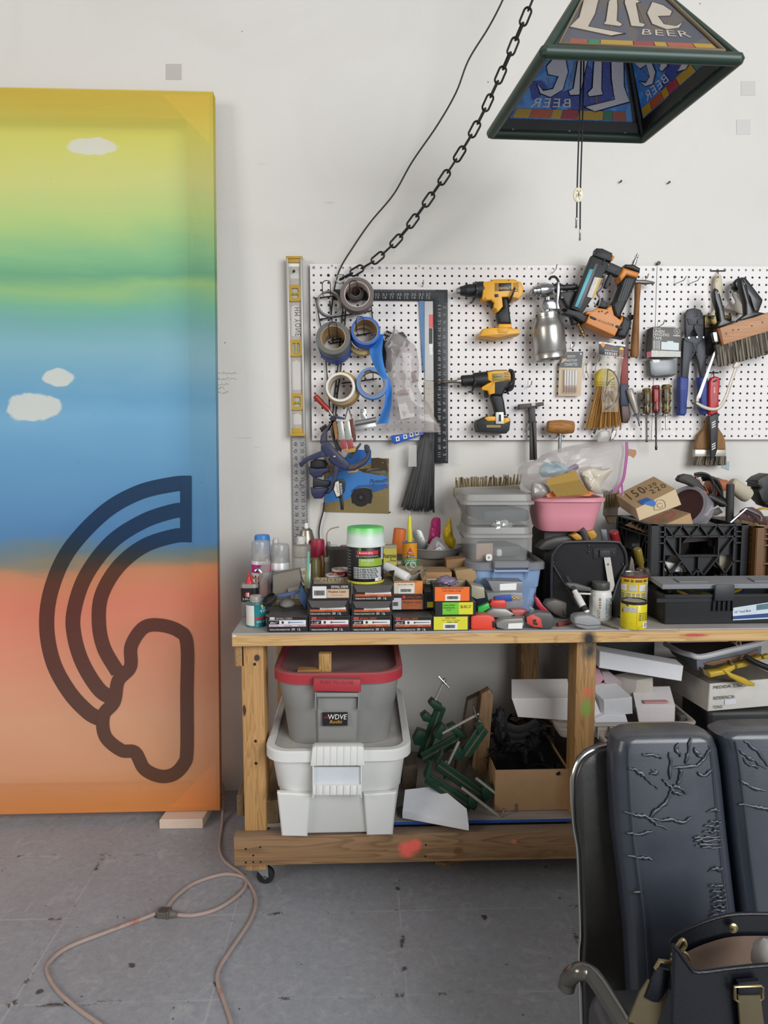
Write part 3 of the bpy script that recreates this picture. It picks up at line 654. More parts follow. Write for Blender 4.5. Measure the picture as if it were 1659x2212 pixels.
for i in range(9):
 x=925-i*15.7;tex(g,str(12+i),quad(*Us([(x-4,646),(x+4,646),(x+4,640),(x-4,640)],-.0325)));tex(g,'%d'%(27+4*i),quad(*Us([(x-5,639),(x+5,639),(x+5,633),(x-5,633)],-.0325)))
for i in range(21):
 y=664+i*15.9;tex(g,str(22-i if i<22 else 1),quad(*Us([(963,y-3),(963,y+3),(957,y+3),(957,y-3)],-.0325)));tex(g,'%d'%(11+i*5),quad(*Us([(952,y-5),(952,y+5),(946,y+5),(946,y-5)],-.0325)))
part('numerals',g,M('98989a',.6),SQ)
for i in range(150):
 y=655+i*2.28;tk.add(Us([(966,y),(966,y+.6),(963.5-(i%4==0)*2,y+.6),(963.5-(i%4==0)*2,y)],-.0325),[(0,1,2,3)])
for i in range(105):
 x=725+i*2.05;tk.add(Us([(x,626.5),(x+.6,626.5),(x+.6,629+(i%4==0)*2),(x,629+(i%4==0)*2)],-.0325),[(0,1,2,3)])
ts=part('tick_marks',tk,M('8b8b8d',.6),SQ);ts['kind']='stuff'
def phook(x,y,lab,L=.045,drop=.022,turn=0,name='peg_hook',dx=0):
 """single wire peg hook: plate wire against the board and an upturned arm"""
 p=U(x,y,PY-.0015);g=G();q=p+V((0,0,-drop));g.tube([p+V((0,.012,0)),p,q,q+V((dx,-L*.8,.004)),q+V((dx*1.3,-L,.016))],.0018,8)
 return solo(name,g,GLV,lab,'hook')
phook(913,614,'galvanised peg hook holding the black framing square',.03,.008)
ST=thing('steel_straightedge','worn grey steel straightedge hanging inside the black framing square','straightedge',U(927,930,-.026))
part('blade',E([(917,650),(937,650),(937,822),(918,822)],-.028,.002),M('8f8d8a',.38,.7,.15,10,wear='6d6964',wsc=30,wth=.66),ST)
part('red_sticker',E(cA((1505,735),(1548,735),(1548,865),(1505,865)),-.0285,.0004),M('d9625a',.5),ST);part('black_sticker',E(cA((1505,870),(1540,870),(1540,1025),(1505,1025)),-.0285,.0004),M('3b3836',.5,0,.4,200),ST)
part('torn_label',E(cA((1508,1030),(1545,1032),(1535,1090),(1548,1130),(1512,1138)),-.0285,.0004),WHT,ST)
solo('blue_paint_stick',E([(905,650),(916,650),(918,800),(914,801)],-.031,.003),M('5d82ae',.7,0,.15,40),'narrow blue painted stick hanging beside the steel straightedge','stick')
solo('speckled_stick',E([(917,824),(937,824),(938,932),(919,932)],-.029,.003),M('bdb5a9',.7,0,.1,20,wear='4a4038',wsc=120,wth=.6),'white stick speckled with dark paint below the steel straightedge','stick')
RK=thing('wire_tape_rack','black wire rack with hooks carrying the tape rolls on pegboard','rack',U(740,780,PY))
rw=M('2c2b2a',.5,.5,.2,40)
for pts,r in(([(681,645),(722,639)],.0024),([(681,643),(690,690),(702,760),(712,880)],.0022),([(690,690),(740,682),(804,671)],.0022),([(802,662),(806,700),(812,760)],.0022),([(748,620),(745,700),(738,780),(728,860),(724,925)],.0028),([(741,660),(735,740),(729,800),(718,900)],.0028),([(712,650),(717,690),(720,740)],.0022),([(715,735),(765,726),(806,718)],.0022),([(738,828),(770,824),(815,818)],.0022),([(712,742),(760,735)],.0022)):
 part('wire',G().tube(Us(pts,-.034),r,8,k=4),rw,RK)
def rhook(x0,x1,y0,y1,Yt=-.115,Yb=-.034):
 part('hook',G().tube([U(x0,y1,Yb),U(x0-2,y1-8,Yt+.02),U(x0-2,y0+5,Yt),U((x0+x1)/2,y0,Yt),U(x1-1,y0+5,Yt),U(x1,y1-8,Yt+.02),U(x1,y1,Yb)],.0015,8,k=5),rw,RK)
rhook(699,714,606,640);rhook(758,772,606,636,-.11);rhook(713,728,696,730,-.14);rhook(772,786,684,720,-.14);rhook(790,806,800,822,-.12)
def roll(x,y,ro,ri,wd,Y,col,lab,core='b39a78',ax=(.06,-1,.14),rough=.55,name='tape_roll',inner=True):
 c=U(x,y,Y);k=1/pxm(c);ro*=k;ri*=k;t=thing(name,lab,'tape roll',c,'tape rolls on the wire rack');a=V(ax).normalized();o=c-a*wd*.5
 g=G();m=ri+.0025;g.lathe(o,a,[(m,0),(ro-.001,0),(ro,.001),(ro,wd-.001),(ro-.001,wd),(m,wd),(m,0)],44);part('tape',g,M(col,rough,0,.07,60,wear=None),t,40)
 g=G();g.lathe(o,a,[(ri,-.0006),(m,-.0006),(m,wd+.0006),(ri,wd+.0006),(ri,-.0006)],40);part('core',g,M(core,.7,0,.12,50),t,40);return t,o,a,ro
roll(711,657,28,24.5,.022,-.075,'77777b','nearly used up thin grey tape roll at upper left of rack','8d8378',(.28,-1,.05))
roll(768,632,18.5,10,.02,-.05,'35322f','small dark tape roll inside the big brown roll','8a5a4a',(.0,-1,.15))
roll(771,640,36.5,26,.045,-.085,'6b605c','large brown grey tape roll at the top of the rack','c9b9ae',(.02,-1,.10))
roll(724,748,36,26,.045,-.065,'2d4e9a','blue tape roll hanging behind the grey duct tape roll','b39a78',(-.05,-1,.22))
roll(721,735,37,25.5,.048,-.115,'656665','thick grey duct tape roll at the middle of the rack','b09366',(-.05,-1,.22))
roll(783,734,35,25,.024,-.06,'b79c6a','tan masking tape roll behind the bright blue roll','b39a78',(.04,-1,.16))
t,o_,a_,ro_=roll(789,720,31.5,24.5,.05,-.11,'2f62b4','bright blue masking tape roll with long loose end hanging','9a8060',(.06,-1,.2))
def bl(u,v):
 P=cat([V((818,722,0)),V((812,760,0)),V((822,800,0)),V((838,830,0)),V((838,870,0)),V((826,915,0))],4);i=min(len(P)-2,int(v*(len(P)-1)));f=v*(len(P)-1)-i;c=P[i].lerp(P[i+1],f)
 wd=13+4*sin(v*7)-6*max(0,.25-abs(v-.48));return U(c.x+(u-.5)*wd*2*.8,c.y+(u-.5)*8*sin(v*6),-.125+.02*v+.014*sin(v*9+u*2.2)+.008*cos(u*3.1))
part('loose_strip',G().grid(bl,6,24,.0003),M('3f86d8',.6,0,.05,60),t)
roll(741,842,36,29,.05,-.075,'b08d56','wide clear tan packing tape roll at lower left of rack','a9895c',(-.1,-1,.14))
roll(737,839,31.5,26,.048,-.105,'e6e2d9','white tape roll in front of the tan packing tape','cfc6b6',(-.1,-1,.12))
roll(804,829,34.5,25,.026,-.11,'5f7fae','dusty blue masking tape roll at lower right of rack','8d7355',(.02,-1,.12))
# ---- wall left
PO=thing('car_photo_print','glossy photo print of the rear of a blue car pinned to wall','photo',U(770,1108,-.004))
def curl(x,y):return-.004-.012*max(0,(x-800)/40)*max(0,(1040-y)/55)
def pof(u,v):
 x=700+140*u+(3 if v<.5 else 0)*0;y=1106-(1106-988)*v;
 if v>.9:y+=4*(u-.4)
 return U(x,y,curl(x,y))
pr=part('paper',G().grid(pof,8,8,.0006),M('6e5b3e',.35,0,.35,60,wear='8f7c45',wsc=90,wth=.5),PO)
def pol(name,pts,col,lay=1,var=.1,sc=30,rough=.3):
 g=G();P=[U(x,y,curl(x,y)-.0004-.0003*lay)for x,y in pts];g.add(P,[tuple(range(len(P)))]);return part(name,g,M(col,rough,0,var,sc),pr)
pol('printed_trees',cB((930,690),(1000,685),(1080,705),(1092,790),(1092,860),(850,830),(800,800),(930,790)),'4a3c28',1,.5,60)
pol('printed_grass',cB((465,1140),(700,1080),(1100,1000),(1105,1240),(470,1225)),'86754a',1,.4,200)
pol('printed_glass',cB((700,640),(790,605),(930,610),(930,735),(800,790),(660,870),(620,800)),'2a66ae',2,.15)
pol('printed_car_body',cB((470,900),(600,830),(790,800),(850,835),(950,852),(1090,870),(1100,980),(945,1025),(930,990),(860,978),(790,990),(735,1040),(715,1100),(560,1120),(468,1140)),'3f7fc4',3,.12,12)
pol('printed_car_skirt',cB((730,1010),(800,960),(1100,945),(1100,980),(945,1030),(930,985),(860,975),(790,988),(735,1040)),'2a5c9c',4,.1)
wc=cB((828,1080))[0]
def disc(r,sx=1,n=28,c=wc):return[(c[0]+r*sx*cos(2*pi*i/n),c[1]+r*sin(2*pi*i/n))for i in range(n)]
pol('printed_wheel_arch',cB((730,1060),(760,1000),(860,985),(930,1000),(945,1060),(930,1140),(740,1140)),'1a1416',5);pol('printed_tyre',disc(20),'2a2022',6);pol('printed_rim',disc(9.5),'171517',7);pol('printed_hub',disc(3.5),'4c484a',8,.6,200)
g=tex(G(),'Plymouth',quad(*[U(x,y,curl(x,y)-.0022)for x,y in cB((918,968),(1092,940),(1090,885),(912,900))]),1,.3);part('lettering',g,PRK,pr)
pol('printed_badge',cB((1055,950),(1085,950),(1085,960),(1055,960)),'8a2a2a',7)
pol('printed_onlookers',cB((1000,790),(1085,820),(1085,858),(880,825),(900,795)),'6a6a60',3,.9,300)
bc=E(cA((1085,890),(1140,915),(1280,960),(1120,1310),(1020,1220),(1040,960)),-.035,.003,.0005)
BC=thing('battery_card','black battery blister card tucked behind the clear parts bag','package',U(842,800,-.035));part('card',bc,M('17181a',.4),BC)
part('lettering',tex(tex(G(),'AAA10',quad(*Us(cA((1062,925),(1135,955),(1143,935),(1070,905)),-.0356))),'RA',quad(*Us(cA((1038,985),(1100,1005),(1112,965),(1048,945)),-.0356)),1,.2),PRW,BC)
part('card',E(cA((1195,915),(1245,905),(1290,965),(1200,985)),-.034,.002),M('17181a',.4),BC)
clear=M('b5aca8',.16,0,.2,14,.6,30,see=.36,spec=.7);clear2=M('d6cfcd',.2,0,.08,30,see=.5,spec=.7)
def bagfn(cx,hw,d0,seed,Y,fold=.006):
 def f(u,v):
  a=2*pi*u;h=hw(v);wob=1+.07*NZ.noise(V((cos(a)*2,sin(a)*2,v*6+seed)));x=cx(v)+h*cos(a)*wob
  yy=d0(v)*sin(a);y=PBY(v);p=U(x,y,Y+yy*1.0);p.y+=fold*NZ.noise(V((cos(a)*3.3,v*9,seed*3)));return p
 return f
PB=thing('parts_bag','clear plastic bag of small plumbing parts hanging on the pegboard','bag',U(895,935,-.06))
def ctrv(stops):
 def f(v):
  for(a,p),(b,q)in zip(stops,stops[1:]):
   if v<=b:t=(v-a)/(b-a);t=t*t*(3-2*t);return p+(q-p)*t
  return stops[-1][1]
 return f
PBY=lambda v:712+v*222
gb=G().grid(bagfn(ctrv([(0,853),(.25,868),(.5,872),(1,893)]),ctrv([(0,5),(.18,34),(.35,36),(.55,30),(.8,48),(.97,60),(1,59)]),ctrv([(0,.004),(.25,.028),(.6,.03),(.9,.02),(1,.004)]),2,-.085),30,26)
part('clear_film',gb,clear,PB,60)
rr=random.Random(5)
def bits(n,x0,x1,y0,y1,Y,name,par,cols,size=(5,12)):
 for i in range(n):
  x=rr.uniform(x0,x1);y=rr.uniform(y0,y1);p=U(x,y,Y+rr.uniform(-.008,.008));L=rr.uniform(*size)/600;d=V((rr.uniform(-1,1),rr.uniform(-.3,.3),rr.uniform(-1,1))).normalized()
  g=G().cyl(p-d*L*.5,p+d*L*.5,L*rr.uniform(.15,.3),n=10)
  if rr.random()<.5:g.lathe(p+d*L*.4,d,[(L*.1,0),(L*.35,0),(L*.35,L*.12),(L*.1,L*.12)],12)
  part(name,g,M(rr.choice(cols),.45,0,.1),par)
bits(10,840,885,735,765,-.085,'pipe_fitting',PB,['b8b4b0','a09a96','d6d2ce','8d8680'],(8,16));bits(7,862,900,800,905,-.085,'small_part',PB,['c9bdbd','a8908f','dcd6d2'],(10,22))
part('white_label',E([(857,858),(890,852),(896,900),(866,906)],-.108,.0005),M('dad6d4',.4,see=.6),PB)
phook(851,712,'galvanised peg hook carrying the clear parts bag',.05,.01)
ZB=thing('cable_tie_bag','clear bag full of long black cable ties hanging below pegboard','bag',U(905,1106,-.02));rr=random.Random(11)
for i in range(85):
 f=rr.random();x0=913+f*24;x1=868+f*66+rr.uniform(-3,3);y1=1090+8*f+rr.uniform(-3,10);Yd=-.022-.022*rr.random()
 P=[U(x0,930+rr.uniform(0,8),Yd*.6-.008),U((x0*1.1+x1*.9)/2+rr.uniform(-3,3),1015,Yd),U(x1,y1,Yd)]
 g=G().tube(P,.0032,4,k=3,flat=(.0012,(0,1,0)));
 if i%2==0:g.box(P[-1],(.006,.005,.006),.001)
 part('cable_tie',g,M('101012' if i%3 else '191a1d',.35),ZB)
PBY=lambda v:915+v*192
part('clear_film',G().grid(bagfn(ctrv([(0,908),(.5,903),(1,901)]),ctrv([(0,30),(.4,33),(.9,38),(1,40)]),ctrv([(0,.004),(.5,.022),(.9,.02),(1,.003)]),4,-.030),24,16),M('d8d6d4',.15,0,.05,30,see=.035,spec=.3),ZB,60)
part('size_label',E([(883,962),(900,961),(900,1008),(882,1008)],-.046,.0004),M('cfccc8',.4,see=.5),ZB)
BB=thing('blue_bit_case','small blue case with white symbols hanging under the parts bag','case',U(880,955,-.05))
part('case',E(cB((1125,470),(1145,462),(1440,425),(1460,452),(1165,553),(1150,540)),-.055,.018,.002),M('1f57b8',.35,0,.1),BB)
for(x,y)in((1193,498),(1268,475),(1330,455),(1385,440)):
 w_=part('label',E(cB((x-20,y-18),(x+15,y-26),(x+22,y+16),(x-14,y+25)),-.0556,.0005),WHT,BB);part('symbol',E(cB((x-8,y-8),(x+6,y-11),(x+9,y+8),(x-5,y+11)),-.0564,.0005),PRK,w_)
CL=thing('bulldog_clip','large silver bulldog clip hanging on the rack bottom','clip',U(790,930,-.07))
a,b=Us(cB((768,345),(980,305)),-.078);g=G();g.tube([a,b],.0095,20);g.tube([a+V((0,0,0)),b],.0098,6);part('barrel',g,M('c4c4c2',.28,.9,.08),CL)
part('jaw',E(cB((762,375),(968,338),(985,372),(768,420)),-.076,.004,.001),M('cfcfcd',.3,.85),CL);part('thumb_tab',E(cB((830,300),(812,230),(822,198),(850,192),(878,205),(882,235),(872,262),(888,298)),-.074,.003,.001),M('d2d2cf',.25,.9),CL)
c=U(*cB((848,220))[0],-.0745);part('eyelet',G().lathe(c,(0,-1,0),[(.0035,0),(.006,0),(.006,.002),(.0035,.002),(.0035,0)],16),CHR,CL)
navy=M('2c2f52',.5,0,.15,25,dust=.45);navd=M('1d1e24',.55,0,.2,25,dust=.3);olv=M('4a4439',.6,0,.2,30)
QC=thing('bar_clamp','dusty navy quick release bar clamp hanging in front of the car photo','clamp',U(735,1100,-.05))
cy=-.135
part('body',E(cK((400,915),(510,860),(760,1110),(870,1215),(830,1330),(690,1290),(590,1230),(490,1110),(400,960)),cy,.035,.005,3),navy,QC)
part('body_panel',E(cK((515,940),(560,935),(740,1130),(770,1200),(740,1225),(690,1190),(525,1000)),cy-.0015,.004,.001),M('3a3b50',.5,0,.1,dust=.3),QC)
c=U(*cK((620,1105))[0],cy-.002);part('pivot_bolt',G().lathe(c,(0,-1,0),[(.004,0),(.004,.002),(.002,.003),(0,.003)],8),STL,QC)
part('jaw',E(cK((385,860),(400,760),(570,510),(640,490),(650,510),(580,530),(500,700),(500,850),(400,905)),cy,.03,.004,3),navy,QC)
part('jaw_channel',E(cK((410,850),(425,770),(570,540),(575,560),(475,720),(470,845)),cy-.0012,.004),olv,QC)
part('jaw',E(cK((845,1220),(970,1210),(1130,1110),(1160,1020),(1120,930),(1150,905),(1190,930),(1215,1020),(1200,1130),(1130,1230),(960,1320),(820,1335)),cy,.03,.004,3),navy,QC)
part('jaw_channel',E(cK((870,1240),(960,1240),(1120,1160),(1170,1060),(1195,1060),(1170,1140),(1080,1210),(960,1290),(860,1310)),cy-.0012,.004),olv,QC)
part('jaw_pad',E(cK((1110,910),(1165,905),(1185,960),(1170,1040),(1130,1050),(1105,960)),cy-.002,.034,.003),M('2a2a2c',.6,dust=.3),QC)
part('trigger_handle',E(cK((400,940),(440,1000),(500,1060),(530,1090),(390,1120),(190,1180),(70,1275),(35,1215),(140,1120),(300,1050),(400,1010)),cy+.004,.024,.004,3),navy,QC)
part('handle_slot',E(cK((65,1235),(200,1155),(210,1165),(80,1250)),cy+.002,.004),navd,QC)
part('grip_handle',E(cK((640,1200),(730,1270),(690,1320),(660,1470),(600,1640),(520,1720),(500,1690),(570,1530),(600,1330)),cy+.002,.026,.004,3),navy,QC)
part('release_lever',E(cK((450,1110),(560,1095),(520,1150),(570,1240),(560,1260),(500,1210)),cy-.004,.014,.002),M('3c3a38',.55,dust=.2),QC)
part('release_wire',G().tube(Us(cK((610,1200),(550,1290),(580,1340),(510,1460)),cy-.004),.0016,6,k=3),navd,QC)
for k,dy in enumerate((0,240)):
 q2=thing('bar_clamp',['navy clamp grip with black pad, upper one behind the front clamp','navy clamp grip with black pad, lower one holding the brand plate'][k],'clamp',U(690,1010+dy/7.5,-.05));Y2=-.10
 part('rubber_grip',E(cK((228,1180+dy),(320,1140+dy*1.0),(470,1160+dy),(520,1220+dy),(470,1290+dy),(350,1300+dy),(225,1275+dy))if k==0 else cK((270,1425),(330,1455),(440,1490),(560,1500),(560,1590),(430,1600),(265,1610)),Y2-.008,.03,.006,3),navd,q2)
 part('handle',E(cK((195,1270),(330,1300),(540,1270),(545,1350),(460,1380),(410,1440),(280,1450),(210,1380))if k==0 else cK((225,1605),(330,1620),(520,1600),(560,1690),(470,1720),(420,1790),(290,1790),(245,1720)),Y2,.03,.006,3),navy,q2)
 if k:
  part('brand_plate',E(cK((590,1640),(620,1520),(680,1470),(770,1470),(805,1530),(795,1660),(730,1770),(650,1785)),-.142,.02,.003),navd,q2)
  part('white_label',E(cK((612,1640),(640,1520),(690,1500),(760,1620),(745,1720),(660,1760)),-.1435,.001),M('d5d0bd',.5),q2);part('blue_label',E(cK((690,1495),(755,1500),(785,1540),(775,1640),(715,1750),(700,1600)),-.144,.001),M('15263f',.4),q2)
  part('lettering',tex(G(),'IRWIN',quad(*Us(cK((700,1545),(722,1700),(752,1688),(738,1535)),-.1448))),PRW,q2);part('small_lettering',tex(G(),'QUICK-GRIP',quad(*Us(cK((648,1555),(672,1700),(690,1690),(665,1548)),-.1448))),PRK,q2)
  part('bar',E(cK((695,1750),(770,1740),(775,1970),(725,1975)),-.128,.006,.001),M('2d3338',.4,.5),q2)
 else:
  part('bar',E(cK((560,440),(620,430),(690,1010),(640,1030)),-.10,.006),M('3a3a3b',.4,.6),q2);part('jaw',E(cK((530,480),(620,430),(780,465),(780,500),(640,480),(560,520)),-.098,.02,.004),navy,q2)
  part('pad',E(cK((375,640),(480,570),(500,610),(415,715)),-.10,.02,.003),navd,q2);part('jaw',E(cK((860,1100),(1040,875),(1065,900),(920,1110),(880,1140)),-.10,.02,.003),M('34363c',.5,dust=.3),q2)
WC=thing('screw_clamp','small screw clamp with red wooden handle above the navy clamps','clamp',U(705,890,-.06));a,b=Us(cK((300,110),(530,350)),-.085)
part('red_handle',G().lathe(a,b-a,[(0,0),(.007,.0005),(.0098,.004),(.0098,.016),(.0088,.04),(.0095,.063),(.008,.071),(0,.072)],16),M('9c2a20',.4,0,.15,20,wear='6a2018',wth=.62),WC)
a2,b2=Us(cK((530,350),(590,440)),-.085);part('ferrule',G().cyl(a2,b2,.005,.006),STL,WC)
for(n_,x0,lab)in(('silver_magnet_block',0,'left of two silver and red blocks held by clamps'),('silver_magnet_block',112,'right of two silver and red blocks held by clamps')):
 mb=thing(n_,lab,'block',U(735+x0/7.5,970,-.10),'silver and red blocks');e=15*(x0>0)
 part('steel_half',E(cK((665+x0,530),(755+x0,515),(800+x0-e*0,825),(700+x0,838)),-.115,.02,.0008),M('b4b4ac',.35,.5,.2,20,wear='d8d8d0',wsc=10,wth=.6),mb)
 part('red_half',E(cK((705+x0,840),(802+x0,826),(825+x0,975),(735+x0,992)),-.115,.02,.0008),M('9a3a3a',.5,0,.1,dust=.2),mb)
solo('brown_sanding_pad',E(cK((862,500),(925,480),(935,620),(975,760),(970,870),(935,865),(880,640)),-.108,.025,.002),M('6b3229',.6,0,.15,40),'dark brown tapered rubber block beside the silver blocks','block')
solo('wood_wedge',E(cK((582,525),(650,505),(690,760),(640,850)),-.108,.02,.001),wood('b8864a','8a5a28',2,2),'thin orange wood wedge with pen scribble beside silver blocks','wedge')
solo('steel_rasp_blade',E(cK((560,600),(600,640),(740,1000),(735,1040),(640,960),(570,760)),-.10,.006,.001),M('4a4a48',.45,.6,.3,60),'dark grey steel blade behind the silver blocks','blade')
for(P,lab)in((cK((780,1000),(930,960),(945,930),(970,935),(972,1000),(950,1030),(830,1045)),'yellow clamp pad under the red blocks'),(cK((830,1345),(960,1325),(975,1300),(1010,1305),(1010,1345),(970,1365),(840,1370)),'yellow clamp pad below the front navy clamp')):solo('yellow_clamp_pad',E(P,-.125,.022,.003),M('b8893a',.6,0,.12,dust=.2),lab,'pad')
a=U(*cK((845,300))[0],-.10);g=G().tube([U(*p,-.10)for p in cK((790,500),(835,340),(850,300),(870,370),(905,480))],.0024,8,k=4);solo('bent_wire_hanger',g,M('6a625c',.5,.5),'bent grey wire hook over the clamped blocks','wire')
# ---- wall right
DY=M('e0a21d',.42,0,.06,15,wear='9a6b18',wsc=30,wth=.7);DK=M('1a1b1d',.55,0,.15,30);
def axl(p0,p1,Y,prof,mat,par,name,n=24,s=4.608):
 """lathe along a traced axis; profile (fraction along, radius in crop px)"""
 a,b=Us([p0,p1],Y);L=(b-a).length;k=1/(s*pxm(a));return part(name,G().lathe(a,b-a,[(r*k,f*L)for f,r in prof],n),mat,par)
D1=thing('cordless_drill','yellow cordless drill without battery on the upper hooks','drill',U(1080,730,-.06))
yf,yc=-.095,-.068
part('housing',E(cC((388,228),(495,206),(690,203),(765,225),(790,285),(780,350),(745,395),(650,375),(575,375),(585,470),(540,520),(525,525),(520,500),(490,480),(497,430),(470,405),(385,405),(375,390)),yf,.055,.010,3),DY,D1)
part('top_ridge',E(cC((470,206),(500,198),(690,196),(720,206),(690,215),(500,216)),yf+.012,.03,.003),DY,D1)
part('grip',E(cC((575,372),(650,388),(645,420),(660,560),(672,640),(545,645),(525,560),(530,520),(582,480)),yf+.008,.042,.010,3),DK,D1)
part('trigger',E(cC((415,405),(465,405),(498,435),(490,490),(470,485),(450,440)),yf+.018,.022,.004),DK,D1)
part('neck',E(cC((545,640),(672,640),(676,684),(538,684)),yf+.008,.042,.006),DY,D1)
bs_=part('battery_base',E(cC((385,692),(470,678),(640,680),(735,690),(756,742),(600,772),(540,788),(352,766)),yf-.012,.075,.005,2),DY,D1)
part('base_latch',E(cC((535,680),(630,680),(640,715),(620,735),(545,735),(525,710)),yf-.014,.02,.002),M('d39a20',.45),bs_);part('base_opening',E(cC((375,762),(560,745),(742,738),(600,768),(540,782)),yf-.0125,.01,.001),M('b07a16',.5),bs_)
axl(*cC((392,303),(125,318)),yc,[(0,78),(.06,80),(.26,80),(.3,70),(.31,60),(.68,62),(.7,55),(.72,52),(.88,42),(1,28),(1,0)],DK,D1,'chuck')
axl(*cC((320,307),(305,308)),yc,[(0,72),(0,84),(1,84),(1,72)],M('2e2f31',.4),D1,'clutch_ring')
axl(*cC((152,317),(122,319)),yc,[(0,40),(1,29),(1,0)],STL,D1,'chuck_jaw')
lb=part('name_plate',E(cC((537,238),(667,234),(664,312),(537,318)),yf-.001,.002,.0005),M('17181a',.4),D1);part('lettering',tex(G(),'DEWALT',quad(*Us(cC((543,302),(658,296),(658,272),(543,278)),yf-.0016))),M('e8b92c',.4),lb)
for k in range(6):part('vent',E(cC((682,240+k*16),(740-abs(k-2)*2,234+k*16),(740,240+k*16),(682,246+k*16)),yf-.0004,.003),PRK,D1)
for k in range(3):part('vent',E(cC((502+k*11,235),(508+k*11,235),(508+k*11,318),(502+k*11,318)),yf-.0004,.003),PRK,D1)
for(x,y)in((640,208),(465,208),(405,388),(450,700),(720,700),(397,705)):part('screw',G().lathe(U(*cC((x,y))[0],yf-.001),(0,-1,0),[(.002,0),(.002,.001),(0,.001)],8),PRK,D1)
part('reverse_switch',E(cC((500,348),(535,345),(540,372),(505,378)),yf-.003,.006,.001),DK,D1)
D2=thing('cordless_drill','black and yellow drill with battery and long bit on lower hooks','drill',U(1065,935,-.06))
part('housing',E(cC((432,1110),(500,1100),(620,1098),(672,1120),(690,1180),(680,1260),(650,1310),(610,1290),(580,1360),(490,1355),(470,1230),(430,1210)),yf,.055,.010,3),DK,D2)
part('yellow_shell',E(cC((432,1120),(500,1108),(650,1106),(662,1150),(660,1205),(505,1225),(505,1335),(450,1350),(435,1310),(370,1300),(375,1270),(435,1235),(470,1220),(435,1200)),yf-.004,.03,.004,2),DY,D2)
part('rear_guard',G().tube(Us(cC((640,1105),(680,1120),(688,1200),(675,1280),(640,1305)),yf-.004),.0055,8,k=4),DK,D2)
part('grip',E(cC((480,1345),(580,1340),(600,1420),(620,1550),(520,1560),(490,1450),(465,1370)),yf+.008,.042,.010,3),DK,D2)
part('trigger',E(cC((400,1305),(450,1310),(450,1340),(440,1375),(405,1375)),yf+.018,.022,.004),DK,D2)
bt=part('battery',E(cC((335,1600),(430,1560),(630,1560),(662,1600),(650,1700),(620,1735),(340,1720),(328,1650)),yf-.014,.08,.006,2),DK,D2)
part('battery_shoulder',E(cC((395,1580),(440,1562),(520,1565),(515,1610),(430,1612)),yf-.018,.05,.003),DY,bt);part('battery_shoulder',E(cC((590,1580),(640,1575),(660,1610),(590,1640)),yf-.018,.05,.003),DY,bt)
part('belt_clip',E(cC((512,1522),(590,1520),(594,1640),(510,1640)),yf-.022,.006,.002),M('c9c4ba',.4,.3),D2);part('clip_slot',E(cC((540,1545),(565,1545),(565,1615),(540,1615)),yf-.0226,.003),DK,D2)
part('battery_label',E(cC((420,1650),(560,1650),(560,1675),(420,1675)),yf-.0145,.001),M('8a7a30',.5),bt)
axl(*cC((435,1195),(130,1215)),yc,[(0,75),(.1,78),(.48,72),(.5,56),(.85,56),(.88,48),(.9,30),(1,16),(1,0)],DK,D2,'chuck');axl(*cC((165,1213),(118,1216)),yc,[(0,38),(.6,25),(1,12),(1,0)],STL,D2,'chuck_jaw')
axl(*cC((125,1217),(-55,1224)),yc,[(0,14),(.75,14),(.76,10),(.95,8),(1,3),(1,0)],M('6d6257',.35,.8),D2,'driver_bit',12)
lb=part('name_plate',E(cC((475,1140),(592,1132),(590,1208),(475,1215)),yf-.005,.002,.0005),M('8a7a24',.4),D2);part('lettering',tex(G(),'DEWALT',quad(*Us(cC((483,1180),(578,1174),(578,1158),(483,1164)),yf-.0056))),PRK,lb)
for k in range(5):part('vent',E(cC((595,1130+k*17),(650,1126+k*17),(650,1132+k*17),(595,1138+k*17)),yf-.0046,.003),PRK,D2)
def dhook(pts,lab,r=.0036):
 a=Us(pts,yf-.012);g=G().tube([V((a[0].x,PY,a[0].z+.0)),a[0]+V((0,.03,-.004)),(a[0]+a[1])/2+V((0,-.004,0)),a[1]],r,8,k=5);solo('tool_hook',g,M('2b2b2c',.5,0,.15),lab,'hook')
dhook(cC((300,385),(338,305)),'black coated hook under the upper drill chuck');dhook(cC((655,410),(700,285)),'black coated hook around the upper drill rear');dhook(cC((285,1300),(312,1205)),'black coated hook under the lower drill chuck');dhook(cC((640,1305),(678,1210)),'black coated hook around the lower drill rear')
phook(1142,822,'empty galvanised double peg hook between lower drill and cigarette pack',.05,.022)
phook(1458,601,'left of two empty galvanised peg hooks near top',.05,.02,dx=.014);phook(1488,601,'right of two empty galvanised peg hooks near top',.05,.02,dx=.014)
SG=thing('spray_gun','chrome paint spray gun with dented aluminium cup','spray gun',U(1185,785,-.075));sy=-.085
cup=M('b3b0aa',.3,.85,.12,12,wear='55504a',wsc=22,wth=.62)
a,b=Us(cC((1020,560),(1060,1000)),sy);L=(b-a).length;k=1/(4.608*pxm(a))
part('cup',G().lathe(a,b-a,[(0,0),(120*k,0),(128*k,.02*L),(125*k,.1*L),(152*k,.22*L),(160*k,.3*L),(160*k,.84*L),(157*k,.85*L),(160*k,.86*L),(160*k,.98*L),(153*k,L),(148*k,L),(143*k,.965*L),(0,.955*L)],40),cup,SG)
part('cup_lid',G().lathe(a-(b-a)*.08,b-a,[(0,0),(60*k,0),(120*k,.02*L),(132*k,.05*L),(134*k,.12*L),(124*k,.13*L)],32),M('c4c2bd',.22,.95),SG)
for s in(-1,1):part('lid_clamp',G().tube([a+V((s*.020,-.008,.012)),a+V((s*.030,-.010,.006)),a+V((s*.0345,-.008,-.006)),a+V((s*.0345,-.008,-.026))],.0034,8,k=4),CHR,SG)
part('stem',G().tube(Us(cC((1020,540),(1025,470),(1030,380)),sy),.010,14),CHR,SG)
